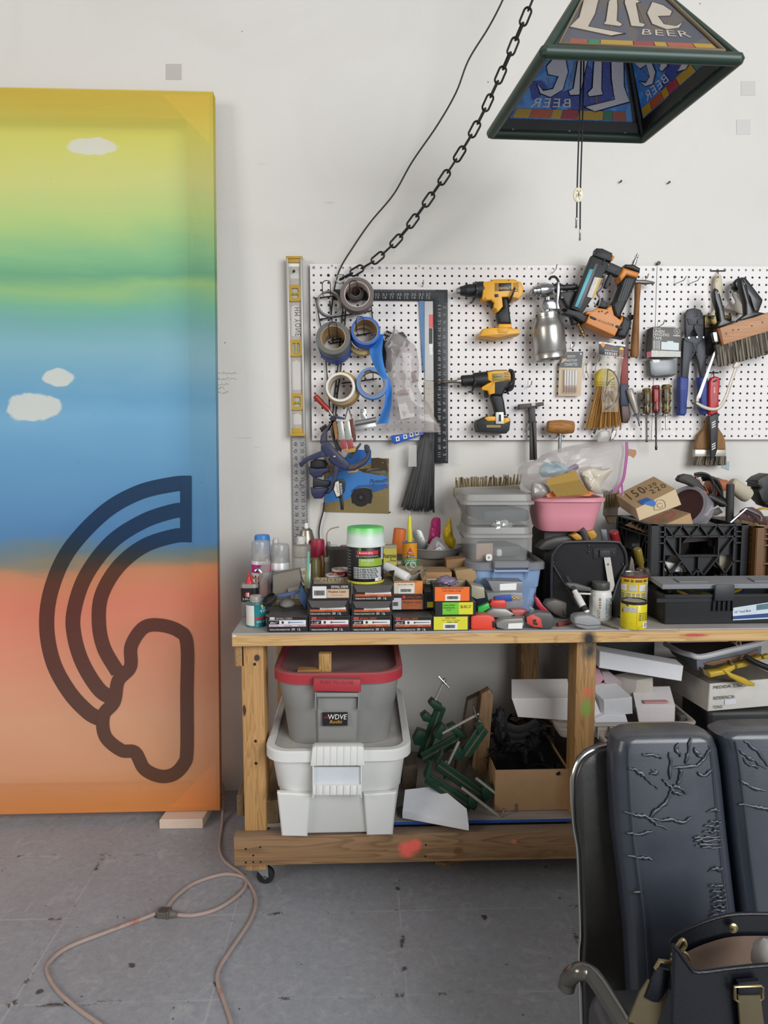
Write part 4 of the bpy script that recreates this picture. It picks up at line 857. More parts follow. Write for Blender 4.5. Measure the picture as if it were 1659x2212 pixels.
part('yoke',E(cC((1000,400),(1085,400),(1150,480),(1150,500),(1010,500),(985,450)),sy-.012,.024,.003),CHR,SG)
axl(*cC((1080,300),(865,320)),sy,[(0,50),(.2,60),(.35,72),(.62,74),(.65,60),(.78,58),(.8,46),(.92,48),(.94,30),(1,26),(1,0)],CHR,SG,'air_nozzle')
axl(*cC((1320,275),(1080,290)),sy,[(0,0),(0,26),(.1,30),(.6,30),(.62,38),(1,45),(1,0)],M('262626',.45,.3),SG,'needle_housing')
part('handle',E(cC((1150,320),(1320,310),(1300,360),(1270,430),(1300,560),(1340,640),(1280,655),(1225,480),(1180,400),(1140,380)),sy-.012,.026,.006,3),M('252526',.5,.2,.2,dust=.2),SG)
part('trigger',E(cC((1110,230),(1150,220),(1150,330),(1135,430),(1150,490),(1120,500),(1105,420),(1118,330)),sy-.016,.010,.002),CHR,SG)
part('hang_hook',G().tube(Us(cC((1045,205),(1060,180),(1100,175),(1130,210),(1140,260)),sy-.004),.0045,8,k=4),M('3a3a3a',.4,.4),SG)
axl(*cC((1330,640),(1395,785)),sy,[(0,24),(.15,26),(.18,18),(.45,18),(.5,24),(.65,22),(.7,12),(.8,16),(.9,10),(1,10),(1,0)],M('8a7350',.35,.8),SG,'air_fitting',14)
for(x,y)in((1080,325),(1160,320),(1165,380),(1130,235)):part('adjust_screw',G().lathe(U(*cC((x,y))[0],sy-.014),(0,-1,0),[(.004,0),(.004,.005),(0,.006)],12),CHR,SG)
phook(1194,582,'galvanised peg hook holding the chrome spray gun',.055,.012)
NG=thing('nail_gun','black and orange brad nail gun hung upside down on pegboard','nail gun',U(1300,730,-.07));ny=-.125;nt=.06
OR=M('c87a28',.42,0,.06,15,wear='8a4a18',wsc=40,wth=.7)
part('magazine',E(cN((480,215),(620,265),(740,330),(720,380),(600,620),(470,880),(340,1080),(170,1010),(190,940)),ny,nt*.55,.006,2),DK,NG)
part('magazine_rail',E(cN((520,330),(570,345),(300,1020),(250,1000)),ny-.003,.006,.001),M('3a3a3c',.4),NG)
part('scale_strip',E(cN((440,420),(498,428),(262,995),(216,980)),ny-.004,.004,.0006),M('3f9aa6',.4,0,.12,60),NG)
part('magazine_cap',E(cN((550,105),(640,110),(790,180),(765,310),(620,270),(490,215),(535,175)),ny-.006,nt*.75,.006,2),DK,NG)
wl=part('warning_label',E(cN((515,540),(625,560),(495,865),(400,835)),ny-.0035,.004,.0006),M('c9c6bc',.5,0,.3,200),NG);part('yellow_edge',E(cN((590,560),(620,568),(500,860),(478,850)),ny-.0042,.004,.0005),M('d3a52c',.5),wl)
part('nose_block',E(cN((600,330),(690,290),(850,360),(935,400),(890,530),(800,500),(700,460),(640,420)),ny+.006,nt*.6,.004),DK,NG)
part('orange_tab',E(cN((665,345),(725,335),(730,365),(690,380)),ny+.003,.008,.001),M('d9803a',.4),NG);part('orange_button',E(cN((780,205),(820,235),(790,290),(755,300)),ny+.01,.02,.004),OR,NG)
part('handle',E(cN((1000,505),(1170,540),(1130,650),(1040,850),(930,1090),(920,1170),(830,1150),(790,1060),(770,940),(830,880),(910,680),(910,610)),ny+.004,nt*.85,.012,3),DK,NG)
part('handle_cap',E(cN((950,395),(1190,470),(1160,560),(1000,510),(915,610),(880,530)),ny,nt,.008,3),OR,NG)
part('handle_end',E(cN((985,345),(1110,350),(1205,405),(1195,480),(1070,430),(945,400)),ny+.004,nt*.85,.008,3),BLK,NG)
for k in range(4):part('grip_rib',E(cN((860+k*38,900-k*2),(870+k*38,905-k*2),(990+k*30,560+k*10),(980+k*30,556+k*10)),ny+.0028,.004),M('35363a',.5),NG)
part('orange_body',E(cN((400,1050),(480,1050),(560,1000),(700,1020),(745,955),(770,960),(810,1110),(900,1180),(945,1105),(940,1200),(870,1320),(820,1425),(385,1230),(440,1100),(390,1100)),ny-.012,nt*1.2,.014,3),OR,NG)
part('lettering',tex(G(),'BOSTITCH',quad(*Us(cN((800,1245),(565,1170),(560,1200),(790,1280)),ny-.0126)),1.0),PRK,NG)
part('tail_cap',E(cN((945,1105),(1085,1210),(1060,1300),(990,1450),(840,1420),(880,1310)),ny-.008,nt*1.1,.010,3),DK,NG)
for P in(cN((440,1130),(460,1115),(550,1160),(545,1185),(520,1190),(450,1160)),cN((820,1270),(850,1255),(950,1295),(940,1325),(880,1320),(830,1295))):part('body_boss',E(P,ny-.014,.01,.003),DK,NG)
part('nose_bracket',E(cN((60,1005),(160,1030),(300,1060),(430,1110),(385,1225),(200,1120),(55,1075),(110,1040)),ny+.002,nt*.7,.006),DK,NG)
part('trigger',E(cN((745,480),(800,495),(740,660),(700,710),(660,695),(680,620)),ny+.015,.02,.004),DK,NG);part('trigger_guard',G().tube(Us(cN((820,400),(790,440),(680,490),(650,640),(600,730),(550,790),(600,880),(600,980)),ny+.02),.0026,8,k=4),M('8a8884',.35,.7),NG)
part('latch',E(cN((610,850),(720,930),(700,1010),(600,990),(560,940)),ny+.004,.03,.004),DK,NG);part('latch_wire',G().tube(Us(cN((500,920),(560,990),(600,870),(560,780)),ny+.002),.002,6,k=3),GLV,NG)
axl(*cN((1090,365),(1160,200)),ny+.025,[(0,30),(.2,34),(.35,34),(.36,24),(.6,24),(.62,18),(.72,26),(.8,26),(.85,18),(1,20),(1,0)],CHR,NG,'air_fitting',14,6.9125)
for(x,y)in((625,1055),(680,1085),(580,1058),(708,1068),(748,978)):part('bolt',G().lathe(U(*cN((x,y))[0],ny-.013),(0,-1,0),[(.0025,0),(.0025,.001),(0,.001)],8),PRK,NG)
for(x,y)in((588,150),(660,295),(650,335),(880,445)):part('bolt',G().lathe(U(*cN((x,y))[0],ny-.007),(0,-1,0),[(.0028,0),(.0025,.001),(0,.001)],8),PRK,NG)
HM=thing('tack_hammer','small steel hammer with worn wooden handle hung beside nail gun','hammer',U(1375,770,-.05));hy=-.06
a,b=Us(cN((1160,650),(1105,1740)),hy);L=(b-a).length;k=1/(6.9125*pxm(a))
part('handle',G().lathe(a,b-a,[(0,0),(42*k,0),(45*k,.1*L),(38*k,.25*L),(44*k,.45*L),(55*k,.7*L),(60*k,.88*L),(62*k,.97*L),(50*k,L),(0,L)],18),wood('a9713c','6a4420',2,2,dust=0),HM)
axl(*cN((1105,615),(1412,628)),hy,[(0,0),(0,36),(.1,38),(.2,32),(.45,34),(.6,32),(.9,18),(1,8),(1,0)],M('77736d',.4,.8,.2),HM,'head',16,6.9125)
phook(1391,598,'galvanised peg hook holding the small hammer',.04,.014)
CG=thing('blister_pack','black carded blister pack of five fake cigarettes','package',U(1230,856,-.04));gy=-.045
part('card',E(cC((1205,920),(1385,918),(1358,1362),(1132,1360),(1142,1070)),gy,.0012,.0003),M('cdb99a',.5,0,.08),CG)
part('black_header',E(cC((1205,922),(1383,920),(1366,1080),(1142,1078),(1148,1040),(1212,1010)),gy-.0005,.0006),M('1c1c1e',.4),CG)
bl_=part('blister',E(cC((1190,1095),(1330,1095),(1322,1335),(1180,1335)),gy-.014,.014,.004,3),M('e2ddd6',.1,0,.05,see=.25,spec=.8),CG)
for kk in range(5):
 x=1200+kk*27;ci=part('cigarette',G().cyl(U(*cC((x+3,1100))[0],gy-.007),U(*cC((x,1255))[0],gy-.007),.0024,n=12),M('dcdad8',.6),CG);part('filter',G().cyl(U(*cC((x,1255))[0],gy-.007),U(*cC((x-2,1325))[0],gy-.007),.0025,n=12),M('a86a35',.6),ci)
g=G();tex(g,'FAKE PUFF',quad(*Us(cC((1205,1020),(1320,1020),(1322,995),(1207,995)),gy-.0012)));tex(g,'CIGARETTES',quad(*Us(cC((1195,1060),(1322,1060),(1324,1032),(1197,1032)),gy-.0012)));tex(g,'SMOKING ITS',quad(*Us(cC((1222,983),(1300,983),(1300,972),(1222,972)),gy-.0012)));part('lettering',g,PRW,CG)
part('hang_slot',E(cC((1222,958),(1305,958),(1305,966),(1222,966)),gy-.001,.0006),M('b5b1ac',.5),CG);part('price_mark',E(cC((1350,935),(1366,935),(1366,950),(1350,950)),gy-.001,.0006),WHT,CG)
phook(1234,743,'galvanised peg hook carrying the fake cigarette pack',.04,.016)
WB=thing('whisk_broom','straw whisk broom with yellow cap hanging behind safety glasses','broom',U(1306,925,-.06));wy=-.065;rr=random.Random(21)
part('yellow_cap',E(cE((1050,415),(1048,300),(1070,230),(1110,200),(1200,195),(1250,230),(1275,300),(1278,420),(1100,420)),wy-.004,.03,.008,3),M('cfb62a',.5,0,.1),WB)
for i in range(150):
 f=rr.random();x0=1055+f*215;x1=915+f*430+rr.uniform(-10,10);d=rr.uniform(-.014,.014);y1=905+rr.uniform(-20,18)+10*sin(f*6)
 part('straw',G().tube(Us(cE((x0,410),((x0+x1)/2+rr.uniform(-6,6),650),(x1,y1)),wy+.012+d),.0011,4,k=2),M(['b98a45','a87735','c89b58','8f6429'][i%4],.8),WB)
for j,y in enumerate((360,385)):part('stitching',G().tube(Us(cE((1050,y),(1160,y+4),(1277,y+2)),wy-.0048),.0007,4),M('8a7a20',.6),WB)
SP=thing('safety_glasses_pack','bagged safety glasses with black header card over the broom','package',U(1315,890,-.085));py=-.088
part('header_card',E(cN((580,1505),(975,1555),(965,1745),(580,1690)),py-.004,.002,.0004),M('1f2226',.4),SP);part('white_band',E(cN((580,1505),(975,1555),(974,1582),(850,1565),(820,1570),(690,1540),(580,1540)),py-.0046,.001),WHT,SP)
part('diamond_logo',E(cN((637,1512),(675,1555),(640,1600),(605,1550)),py-.005,.001),M('e08a30',.5),SP)
g=G();tex(g,'Smoke Lens',quad(*Us(cN((670,1605),(790,1618),(790,1590),(670,1578)),py-.005)));part('orange_lettering',g,M('e07a3a',.5),SP)
g=G();tex(g,'Safety Glasses',quad(*Us(cN((665,1650),(855,1670),(855,1638),(665,1618)),py-.005)));[tex(g,'-- --- ---- -- --- --',quad(*Us(cN((668,1668+q*14),(850,1688+q*14),(850,1678+q*14),(668,1658+q*14)),py-.005)))for q in range(3)];part('lettering',g,PRW,SP)
part('figure_print',E(cN((880,1620),(905,1590),(945,1600),(950,1720),(880,1712)),py-.005,.001),M('8a5a30',.5,0,.6,300),SP);part('hat_print',E(cN((885,1622),(890,1600),(915,1590),(940,1600),(948,1632)),py-.0056,.001),M('d8c83a',.5),SP)
for q in range(4):part('orange_stripe',E(cN((800+q*42,1722+q*5),(825+q*42,1726+q*5),(820+q*42,1742+q*5),(795+q*42,1738+q*5)),py-.005,.001),M('e59a5a',.5),SP)
PBY=lambda v:768+v*122
part('clear_bag',G().grid(bagfn(ctrv([(0,1321),(1,1318)]),ctrv([(0,24),(.5,20),(.9,19),(1,18)]),ctrv([(0,.003),(.4,.014),(.9,.012),(1,.002)]),8,py-.004,.008),22,16),M('e8e2d2',.08,0,.05,see=.16,spec=.9),SP,25)
gl=part('glasses_temple',G().tube(Us(cE((1170,210),(1230,230),(1280,300),(1310,400),(1300,520),(1250,620),(1150,690)),py-.006),.0024,8,k=4),BLKG,SP);part('glasses_temple',G().tube(Us(cE((1175,215),(1170,320),(1165,410),(1200,350),(1255,315)),py-.004),.002,8,k=4),BLKG,SP);part('glasses_frame',G().tube(Us(cE((1165,420),(1140,500),(1130,600),(1180,500),(1240,600)),py-.004),.0014,6,k=4),BLKG,SP)
PT=thing('pry_bar','flat red and blue painted pry bar hanging behind the broom','pry bar',U(1353,912,-.05));ry=-.05
part('red_half',E(cE((1345,200),(1350,-40),(1395,-60),(1420,-40),(1425,390),(1335,385)),ry,.008,.001),M('8a3530',.55,0,.12,20,wear='b0524a',wth=.68),PT);part('blue_half',E(cE((1335,385),(1425,390),(1432,640),(1335,640)),ry,.008,.001),M('2c3850',.55,0,.12,20,wear='5a3a34',wth=.66),PT)
part('hooked_end',E(cE((1335,640),(1432,640),(1452,760),(1440,820),(1400,852),(1350,845),(1340,740)),ry-.004,.014,.004,3),M('4a3a34',.45,.4,.15),PT)
part('wood_stub',E(cN((1025,1105),(1105,1105),(1105,1160),(1060,1190)),ry+.004,.014,.001),M('3a2c26',.7),PT)
SW=thing('silver_handle_tool','small tool with tapered silver handle in the screwdriver rack','tool',U(1390,920,-.05));swy=-.055
axl(*cE((1432,440),(1520,735)),swy,[(0,0),(0,30),(.06,42),(.5,46),(.85,34),(1,26),(1,0)],M('a8a299',.4,.4,.15),SW,'handle',18,5.53);axl(*cE((1515,730),(1565,885)),swy,[(0,20),(.1,14),(.75,12),(.78,18),(1,18),(1,0)],CHR,SW,'shaft',12,5.53)
for P,c_,r_ in(([(1020,25),(940,130),(920,200),(940,270),(950,315)],'b5ab98',.0022),([(1075,60),(1030,190),(1015,390)],'b5ab98',.0022)):solo('bent_wire',G().tube(Us(cE(*P),-.045),r_,8,k=4),M(c_,.5),'curved cream wire hanging left of the broom, %s'%('outer one' if P[0][0]==1020 else 'inner one'),'wire')
solo('bent_bracket',G().tube(Us(cE((1000,0),(1025,10),(1025,145),(1030,150),(1105,75)),-.04),.0026,8),GLV,'angled galvanised peg hook left of the broom','hook')
GG=thing('safety_goggles','clear safety goggles hanging below the broom','goggles',U(1315,955,-.05));
part('lens',E(cE((1060,1085),(1050,1030),(1080,960),(1140,935),(1200,950),(1215,1000),(1190,1085)),-.06,.012,.004),M('bdb8b0',.12,0,.1,see=.55),GG);part('side_arm',E(cE((1190,1075),(1225,1000),(1235,930),(1290,930),(1280,1000),(1225,1080)),-.058,.010,.003),M('6f635a',.3,0,.2),GG);part('side_lens',E(cE((1215,1050),(1225,980),(1250,935),(1280,945),(1250,1030)),-.0592,.003),M('cfcac2',.15),GG);part('strap_end',E(cE((1000,970),(1025,915),(1050,925),(1025,985)),-.05,.006,.002),BLK,GG)
ML=thing('wooden_mallet','small wooden barrel mallet with steel handle on pegboard','mallet',U(1210,965,-.06));my=-.075
axl(*cE((458,895),(765,900)),my,[(0,0),(0,66),(.04,72),(.3,80),(.5,84),(.7,82),(.95,74),(1,68),(1,0)],wood('b8813f','8d5a26',0,1.5),ML,'head',32,5.53);axl(*cE((608,970),(600,1200)),my,[(0,26),(.1,26),(.12,20),(1,20),(1,0)],M('8f8f8e',.3,.8),ML,'handle',16,5.53);part('collar',E(cE((585,975),(635,975),(632,1000),(588,1000)),my-.006,.012,.002),BLK,ML)
phook(1199,942,'galvanised clip holding the wooden mallet',.03,.008)
SQG=thing('stained_squeegee','black tar stained T shaped tool hanging left of mallet','tool',U(1150,995,-.05));qy=-.06;tar=M('2c2926',.5,0,.4,40,wear='6f6a64',wsc=50,wth=.62)
part('cross_bar',E(cE((118,640),(122,625),(415,598),(420,640),(300,662),(120,688)),qy-.006,.03,.004),M('4c4440',.55,0,.3,40),SQG);part('bracket',E(cE((262,612),(315,610),(312,645),(268,650)),qy-.010,.014,.001),M('b5b0aa',.4),SQG)
part('shank',E(cE((238,680),(310,665),(318,800),(320,850),(245,850)),qy,.02,.003),tar,SQG);part('arm',E(cE((248,840),(285,845),(300,1050),(300,1290),(250,1295)),qy,.012,.002),tar,SQG);part('arm',E(cE((280,840),(325,835),(330,1060),(335,1295),(308,1305),(295,1060)),qy-.008,.012,.002),tar,SQG)
bits_=phook(1137,915,'galvanised peg hook holding the tar stained tool',.04,.026)
RC=thing('screwdriver_rack','galvanised wire rack holding three screwdrivers on pegboard','rack',U(1420,897,PY))
part('rail',G().tube(Us(cF((110,712),(300,716),(560,716)),-.045),.0016,8),GLV,RC)
for(x0,x1)in((140,215),(250,335),(350,435),(455,560)):part('loop',G().tube([U(*cF((x0,716))[0],-.045),U(*cF((x0+5,722))[0],-.06),U(*cF(((x0+x1)/2,728))[0],-.072),U(*cF((x1-5,705))[0],-.075),U(*cF((x1,690))[0],-.074)],.0014,6,k=4),GLV,RC)
part('end_loop',G().tube(Us(cF((560,716),(610,722),(660,705),(685,685)),-.05),.0014,6,k=3),GLV,RC)
for P in((125,690),(560,700)):part('stand_off',G().tube([U(*cF(P)[0],PY),U(*cF(P)[0],-.045)],.0016,6),GLV,RC)
def sdrv(x,y0,y1,y2,hw,hcol,wcol,lab,slot,tip,sw_=10):
 t=thing('screwdriver',lab,'screwdriver',U(*cF((x,y2))[0],-.06),'screwdrivers in the wire rack');Y=-.062
 axl(*cF((x,y0),(x+2,y1)),Y,[(0,0),(0,hw*.8),(.04,hw),(.1,hw),(.13,hw*.9),(.16,hw),(.55,hw),(.7,hw*.85),(.78,hw),(.95,hw*.9),(1,hw*.5),(1,0)],M(hcol,.25,0,.2,40,wear=wcol,wsc=50,wth=.5),t,'handle',14,5.2)
 part('flute',E(cF((x-hw*.35,y0+45),(x+hw*.35,y0+45),(x+hw*.35,y0+170),(x-hw*.3,y0+190)),Y-hw/5.2/600-.0006,.004,.001),M(slot,.5,0,.3,60),t)
 axl(*cF((x+2,y1),(x+4,y2)),Y,[(0,sw_),(.85,sw_*.9),(.92,sw_*1.3),(.97,sw_*1.2),(1,sw_*.7),(1,0)],M(tip,.35,.7,.2),t,'blade',12,5.2)
sdrv(292,412,700,1015,46,'6b5a20','2a2618','yellow and black spotted screwdriver, leftmost in rack','1f1d1a','5f5b56',11);sdrv(398,376,690,1105,44,'7d2a28','3a2018','red handled screwdriver, longest in the wire rack','a8403c','3f3c39',11);sdrv(513,368,700,878,50,'7a6630','2c2414','amber paint stained stubby screwdriver, rightmost in rack','4c4232','c9c6bf',12)
LB=thing('tape_box','black and white linen hinging tape box hanging on pegboard','box',U(1435,775,-.07));ly=-.075
fq=cD((160,1255),(537,1255),(547,882),(183,868));part('body',E(fq,ly,.05,.001),M('57544f',.5,0,.08),LB)
part('side_face',G().add(Us(cD((98,1270),(160,1258),(183,868)),ly-.0005)+[U(*cD((115,905))[0],ly+.02)],[(0,1,2,3)]),M('2a2726',.5),LB)
part('pale_band',E(cD((160,1255),(537,1255),(539,1185),(163,1168)),ly-.0008,.001),M('c4c4bb',.5,0,.3,150,wear='8aa3a0',wsc=90,wth=.58),LB);part('white_label',E(cD((288,1160),(512,1172),(515,1075),(445,1068),(440,1052),(365,1050),(362,1065),(290,1060)),ly-.0008,.001),M('cfd8d8',.5),LB)
g=G();[tex(g,w_,quad(*Us(cD((185,y),(x1,y+8),(x1,y-30),(185,y-38)),ly-.0012)))for w_,y,x1 in(('LINEN',940,328),('HINGING',984,388),('TAPE',1030,293))];tex(g,'Gummed',quad(*Us(cD((188,893),(280,896),(280,880),(188,876)),ly-.0012)));[tex(g,'---- -- --- ----',quad(*Us(cD((185,1055+q*17),(272,1058+q*17),(272,1048+q*17),(185,1045+q*17)),ly-.0012)))for q in range(7)]
c=cD((488,925))[0]
for r_ in(6.6,5.0):g.tube([U(c[0]+r_*cos(q*.3),c[1]+r_*sin(q*.3),ly-.0012)for q in range(21)],.0005,4,closed=True)
tex(g,'A',quad(*Us(cD((475,940),(502,940),(502,910),(475,910)),ly-.0012)));tex(g,'--- ------ ---',quad(*Us(cD((442,988),(527,992),(527,976),(442,972)),ly-.0012)));part('lettering',g,PRW,LB)
part('back_card',E(cD((115,870),(465,862),(465,880),(115,880)),ly+.05,.001),M('b9b2a6',.6),LB);part('red_corner',E(cD((100,1195),(160,1180),(162,1252),(100,1275)),ly-.001,.001),M('8a2430',.5),LB)
CB=thing('clear_case','small clear plastic case hanging below the linen tape box','case',U(1432,815,-.05));part('shell',E(cD((128,1285),(470,1285),(480,1480),(440,1505),(175,1515),(140,1490)),-.06,.03,.006,3),M('5d5c5a',.2,0,.1,see=.75),CB);part('face_plate',E(cD((165,1300),(460,1290),(470,1470),(210,1500),(170,1460)),-.0608,.003,.001),M('7c8083',.25,0,.08),CB)
part('lettering',tex(G(),'-- ---- --- --\n---- -- ----\n-- --- ---- -',quad(*Us(cD((220,1460),(435,1450),(430,1345),(215,1360)),-.0612))),M('a9adb0',.5),CB);part('white_card',E(cD((170,1290),(270,1290),(265,1325),(190,1330)),-.062,.002),WHT,CB)
phook(1423,696,'galvanised peg hook carrying the linen tape box',.05,.016)
CT=thing('crimping_tool','dark grey crimping tool with blue rubber handles','crimper',U(1495,895,-.05));ky=-.06;gm=M('3a3c40',.5,.3,.1,30);BR=M('2c3f86',.55,0,.1,30)
part('head',E(cD((610,1000),(600,700),(640,640),(720,622),(800,650),(830,720),(835,1000),(780,1010),(700,900),(640,1000)),ky,.018,.003),gm,CT)
part('head_plate',E(cD((625,760),(670,770),(745,840),(640,840)),ky-.003,.006,.001),M('2f3134',.5,.3),CT);part('head_plate',E(cD((760,770),(835,762),(830,845),(745,840)),ky-.003,.006,.001),M('2f3134',.5,.3),CT)
part('linkage',E(cD((580,1010),(640,985),(760,990),(850,985),(855,1030),(760,1100),(740,1185),(720,1190),(690,1080),(600,1050)),ky-.002,.02,.002),gm,CT)
part('arm',E(cD((575,1030),(690,1040),(730,1200),(660,1320),(640,1520),(555,1520)),ky,.016,.003),gm,CT);part('arm',E(cD((760,1050),(855,1020),(870,1300),(865,1520),(800,1520),(770,1330),(730,1210)),ky,.016,.003),gm,CT)
for(x,y)in((640,1010),(745,1002),(830,1005)):part('pin',G().lathe(U(*cD((x,y))[0],ky-.003),(0,-1,0),[(.0042,0),(.0042,.003),(.0028,.0035),(0,.003)],14),CHR,CT)
for(x,y,r_)in((670,795,.004),(795,790,.004),(707,1190,.003),(750,1190,.003)):part('bolt',G().lathe(U(*cD((x,y))[0],ky-.003),(0,-1,0),[(r_,0),(r_*.9,.002),(0,.0022)],6),M('2a2b2e',.45,.3),CT)
for(x,y,r_)in((720,640,.0012),(720,668,.0016),(720,697,.0021),(718,735,.0025)):part('die_hole',G().lathe(U(*cD((x,y))[0],ky-.0004),(0,-1,0),[(r_,0),(r_,.0003),(0,.0003)],10),PRK,CT)
part('die_slot',E(cD((745,640),(760,640),(760,735),(738,745)),ky-.0004,.001),PRK,CT);part('clip_wire',G().tube(Us(cD((770,790),(765,830),(720,860),(770,990)),ky-.006),.0022,6,k=3),M('8a8a88',.3,.8),CT)
part('blue_grip',E(cF((670,285),(700,275),(775,290),(765,480),(755,560),(750,690),(730,715),(662,712),(670,560),(665,400)),ky-.006,.03,.007,3),BR,CT);part('blue_grip',E(cF((885,285),(985,270),(995,340),(1000,560),(1010,690),(930,705),(905,640),(900,420)),ky-.006,.03,.007,3),BR,CT)
for k in range(12):part('grip_rib',E(cF((668,430+k*18),(728,430+k*18),(728,437+k*18),(668,437+k*18)),ky-.0072,.003,.0005),M('24357a',.5),CT)
def tpin(x0,x1,y,ys,lab):solo('peg_bar',G().tube([U(x0,y,PY-.003),U(x1,y,PY-.003)],.0022,8).tube([U((x0+x1)/2,y,PY-.003),U((x0+x1)/2+.3,ys,-.05),U((x0+x1)/2+.3,ys-3,-.06)],.0018,8),M('2a2a2b',.5),lab,'hook')
tpin(1535,1567,585,600,'black T shaped peg hook holding the speckled brush');tpin(1531,1552,805,818,'black T shaped peg hook holding the red knife');tpin(1458,1491,881,889,'black T shaped peg hook behind the blue handle')
SB=thing('paint_brush','paint brush with speckled cream handle behind the crimper','brush',U(1540,765,-.05));by=-.05
part('handle',E(cD((1000,200),(1030,182),(1065,205),(1080,300),(1070,430),(1050,600),(1010,680),(960,700),(900,720),(985,640),(990,500),(975,320)),by,.016,.006,3),M('c9bfa2',.5,0,.1,20,wear='2c241c',wsc=80,wth=.58),SB);part('ferrule',E(cD((845,715),(1195,715),(1195,790),(1100,880),(850,880)),by-.004,.022,.003),M('6b5a28',.35,.6,.4,60,wear='1e1a14',wsc=60,wth=.5),SB)
part('bristles',E(cD((848,880),(1000,880),(980,1180),(930,1240),(870,1225),(850,1050)),by-.002,.018,.004),M('1f1b18',.8,0,.4,120,.6,200),SB)
LBk=thing('block_brush','wide wooden block brush with two black handles and grey bristles','brush',U(1600,775,-.08));wy2=-.105
wbm=wood('c99a74','b07c55',0,1.2,spots=())
part('block',E(cD((1010,890),(1625,690),(1700,670),(1780,900),(1659,925),(1085,1100)),wy2-.004,.03,.003),wbm,LBk);part('block_end',E(cD((1005,890),(1045,880),(1095,1095),(1070,1105)),wy2-.0048,.031,.001),M('7a4a2a',.7),LBk)
rr=random.Random(9)
for i in range(95):
 f=i/94;a=cD((1000+f*760+rr.uniform(-4,4),1100-f*195))[0];b=cD((1030+f*770+rr.uniform(-8,8),1380-f*200+rr.uniform(-10,10)))[0]
 part('bristle_tuft',G().tube([U(*a,wy2+.008+rr.uniform(-.008,.008)),U(*b,wy2+.010+rr.uniform(-.012,.012))],.0028,5),M(['6f685c','857d6e','5a5348','948b7a'][i%4],.9),LBk)
part('bristle_bed',E(cD((985,1100),(1760,905),(1790,1140),(1040,1370)),wy2+.004,.016,.002),M('4c463c',.9,0,.3,80),LBk)
part('handle',E(cD((965,420),(985,368),(1020,385),(1045,440),(1090,600),(1120,760),(1180,790),(1270,795),(1180,830),(1000,880),(1045,790),(1020,640),(980,520)),wy2-.012,.028,.009,3),BLKG,LBk);part('handle',E(cD((1300,250),(1340,240),(1400,330),(1440,560),(1480,660),(1640,690),(1500,740),(1260,795),(1380,700),(1370,560),(1320,380)),wy2-.014,.028,.009,3),BLKG,LBk)
for(x,y)in((1125,957),(1280,903),(1453,855),(1588,810)):part('screw',G().lathe(U(*cD((x,y))[0],wy2-.0045),(0,-1,0),[(.0028,0),(.0024,.0008),(0,.0008)],10),M('3a342e',.5),LBk)
part('knot',G().lathe(U(*cD((1210,908))[0],wy2-.0042),(0,-1,0),[(.0036,0),(.003,.0004),(0,.0004)],12),M('8a5c38',.7),LBk);part('side_clip',E(cD((950,940),(1005,930),(1025,1060),(975,1065)),wy2-.003,.02,.002),STL,LBk)
c=U(*cD((1352,316))[0],wy2-.015);part('hang_hole',G().lathe(c,(0,-1,0),[(.0035,0),(.0035,.0006),(0,.0006)],12),M('0c0c0c',.3),LBk);c=U(*cD((1018,435))[0],wy2-.013);part('hang_hole',G().lathe(c,(0,-1,0),[(.003,0),(.003,.0006),(0,.0006)],12),M('b5ab80',.5),LBk)
HG=thing('putty_knife','ridged black tool handle hanging behind the block brush','tool handle',U(1625,675,-.05));part('handle',E(cW((400,940),(450,750),(560,640),(740,600),(850,640),(1420,1370),(1400,1480),(1280,1800),(1100,1800),(950,1300),(700,900),(540,1090),(430,1000)),-.075,.022,.006,3),BLKG,HG)
for k in range(12):part('rib',E(cW((880+k*32,930+k*48),(1010+k*32,860+k*48),(1020+k*32,880+k*48),(890+k*32,950+k*48)),-.0762,.003,.0005),M('2b2b2b',.4),HG)
SCB=thing('saw_bracket','tan speckled metal bracket behind the block brush handles','bracket',U(1590,680,-.045));part('plate',E(cW((440,1000),(520,1150),(500,1260),(840,1760),(760,1920),(680,1870),(200,1700),(140,1680),(240,1530),(410,1600),(490,1440),(360,1200)),-.05,.006,.001),M('a3988a',.5,0,.15,60,wear='4a423a',wsc=60,wth=.68),SCB)
HS=thing('coping_saw','rusty white framed bow saw hanging behind the red knife','saw',U(1555,890,-.05));fm=M('bdb3a4',.45,.2,.15,30,wear='6a4a34',wsc=60,wth=.64)
part('frame',G().tube(Us(cF((1345,80),(1300,180),(1240,350),(1190,500),(1120,620),(1040,645),(950,625),(850,575)),-.088),.0058,10,k=5,flat=(.003,(0,1,0))),fm,HS)
part('blade',E(cF((862,508),(1050,10),(1085,-60),(1095,-50),(1070,10),(895,520)),-.09,.002),M('c9c7c2',.3,.7,.1),HS);part('blade_pin',E(cF((860,495),(890,495),(885,560),(850,560)),-.091,.008,.001),fm,HS);part('joint',E(cF((1300,100),(1365,90),(1345,170),(1290,185),(1268,170)),-.092,.008,.002),fm,HS)
g=G()
for d_ in((-38,-20),(-10,60),(50,30)):g.tube(Us(cF((840,590),(840+d_[0],590+d_[1])),-.09),.0032,6)
part('wing_nut',g,M('5a544c',.5,.4),HS)
KN=thing('utility_knife','red handled knife in black sheath in front of wide brush','knife',U(1543,990,-.07));
part('handle',E(cF((1005,330),(1025,290),(1070,272),(1115,285),(1128,340),(1110,500),(1112,600),(1098,690),(1002,715),(1000,500)),-.08,.02,.006,3),M('b5282e',.4,0,.08),KN);part('sheath',E(cF((1000,725),(1108,685),(1092,1100),(1070,1170),(1022,1220),(1010,850)),-.082,.014,.003),M('1e1f21',.5,0,.15),KN)
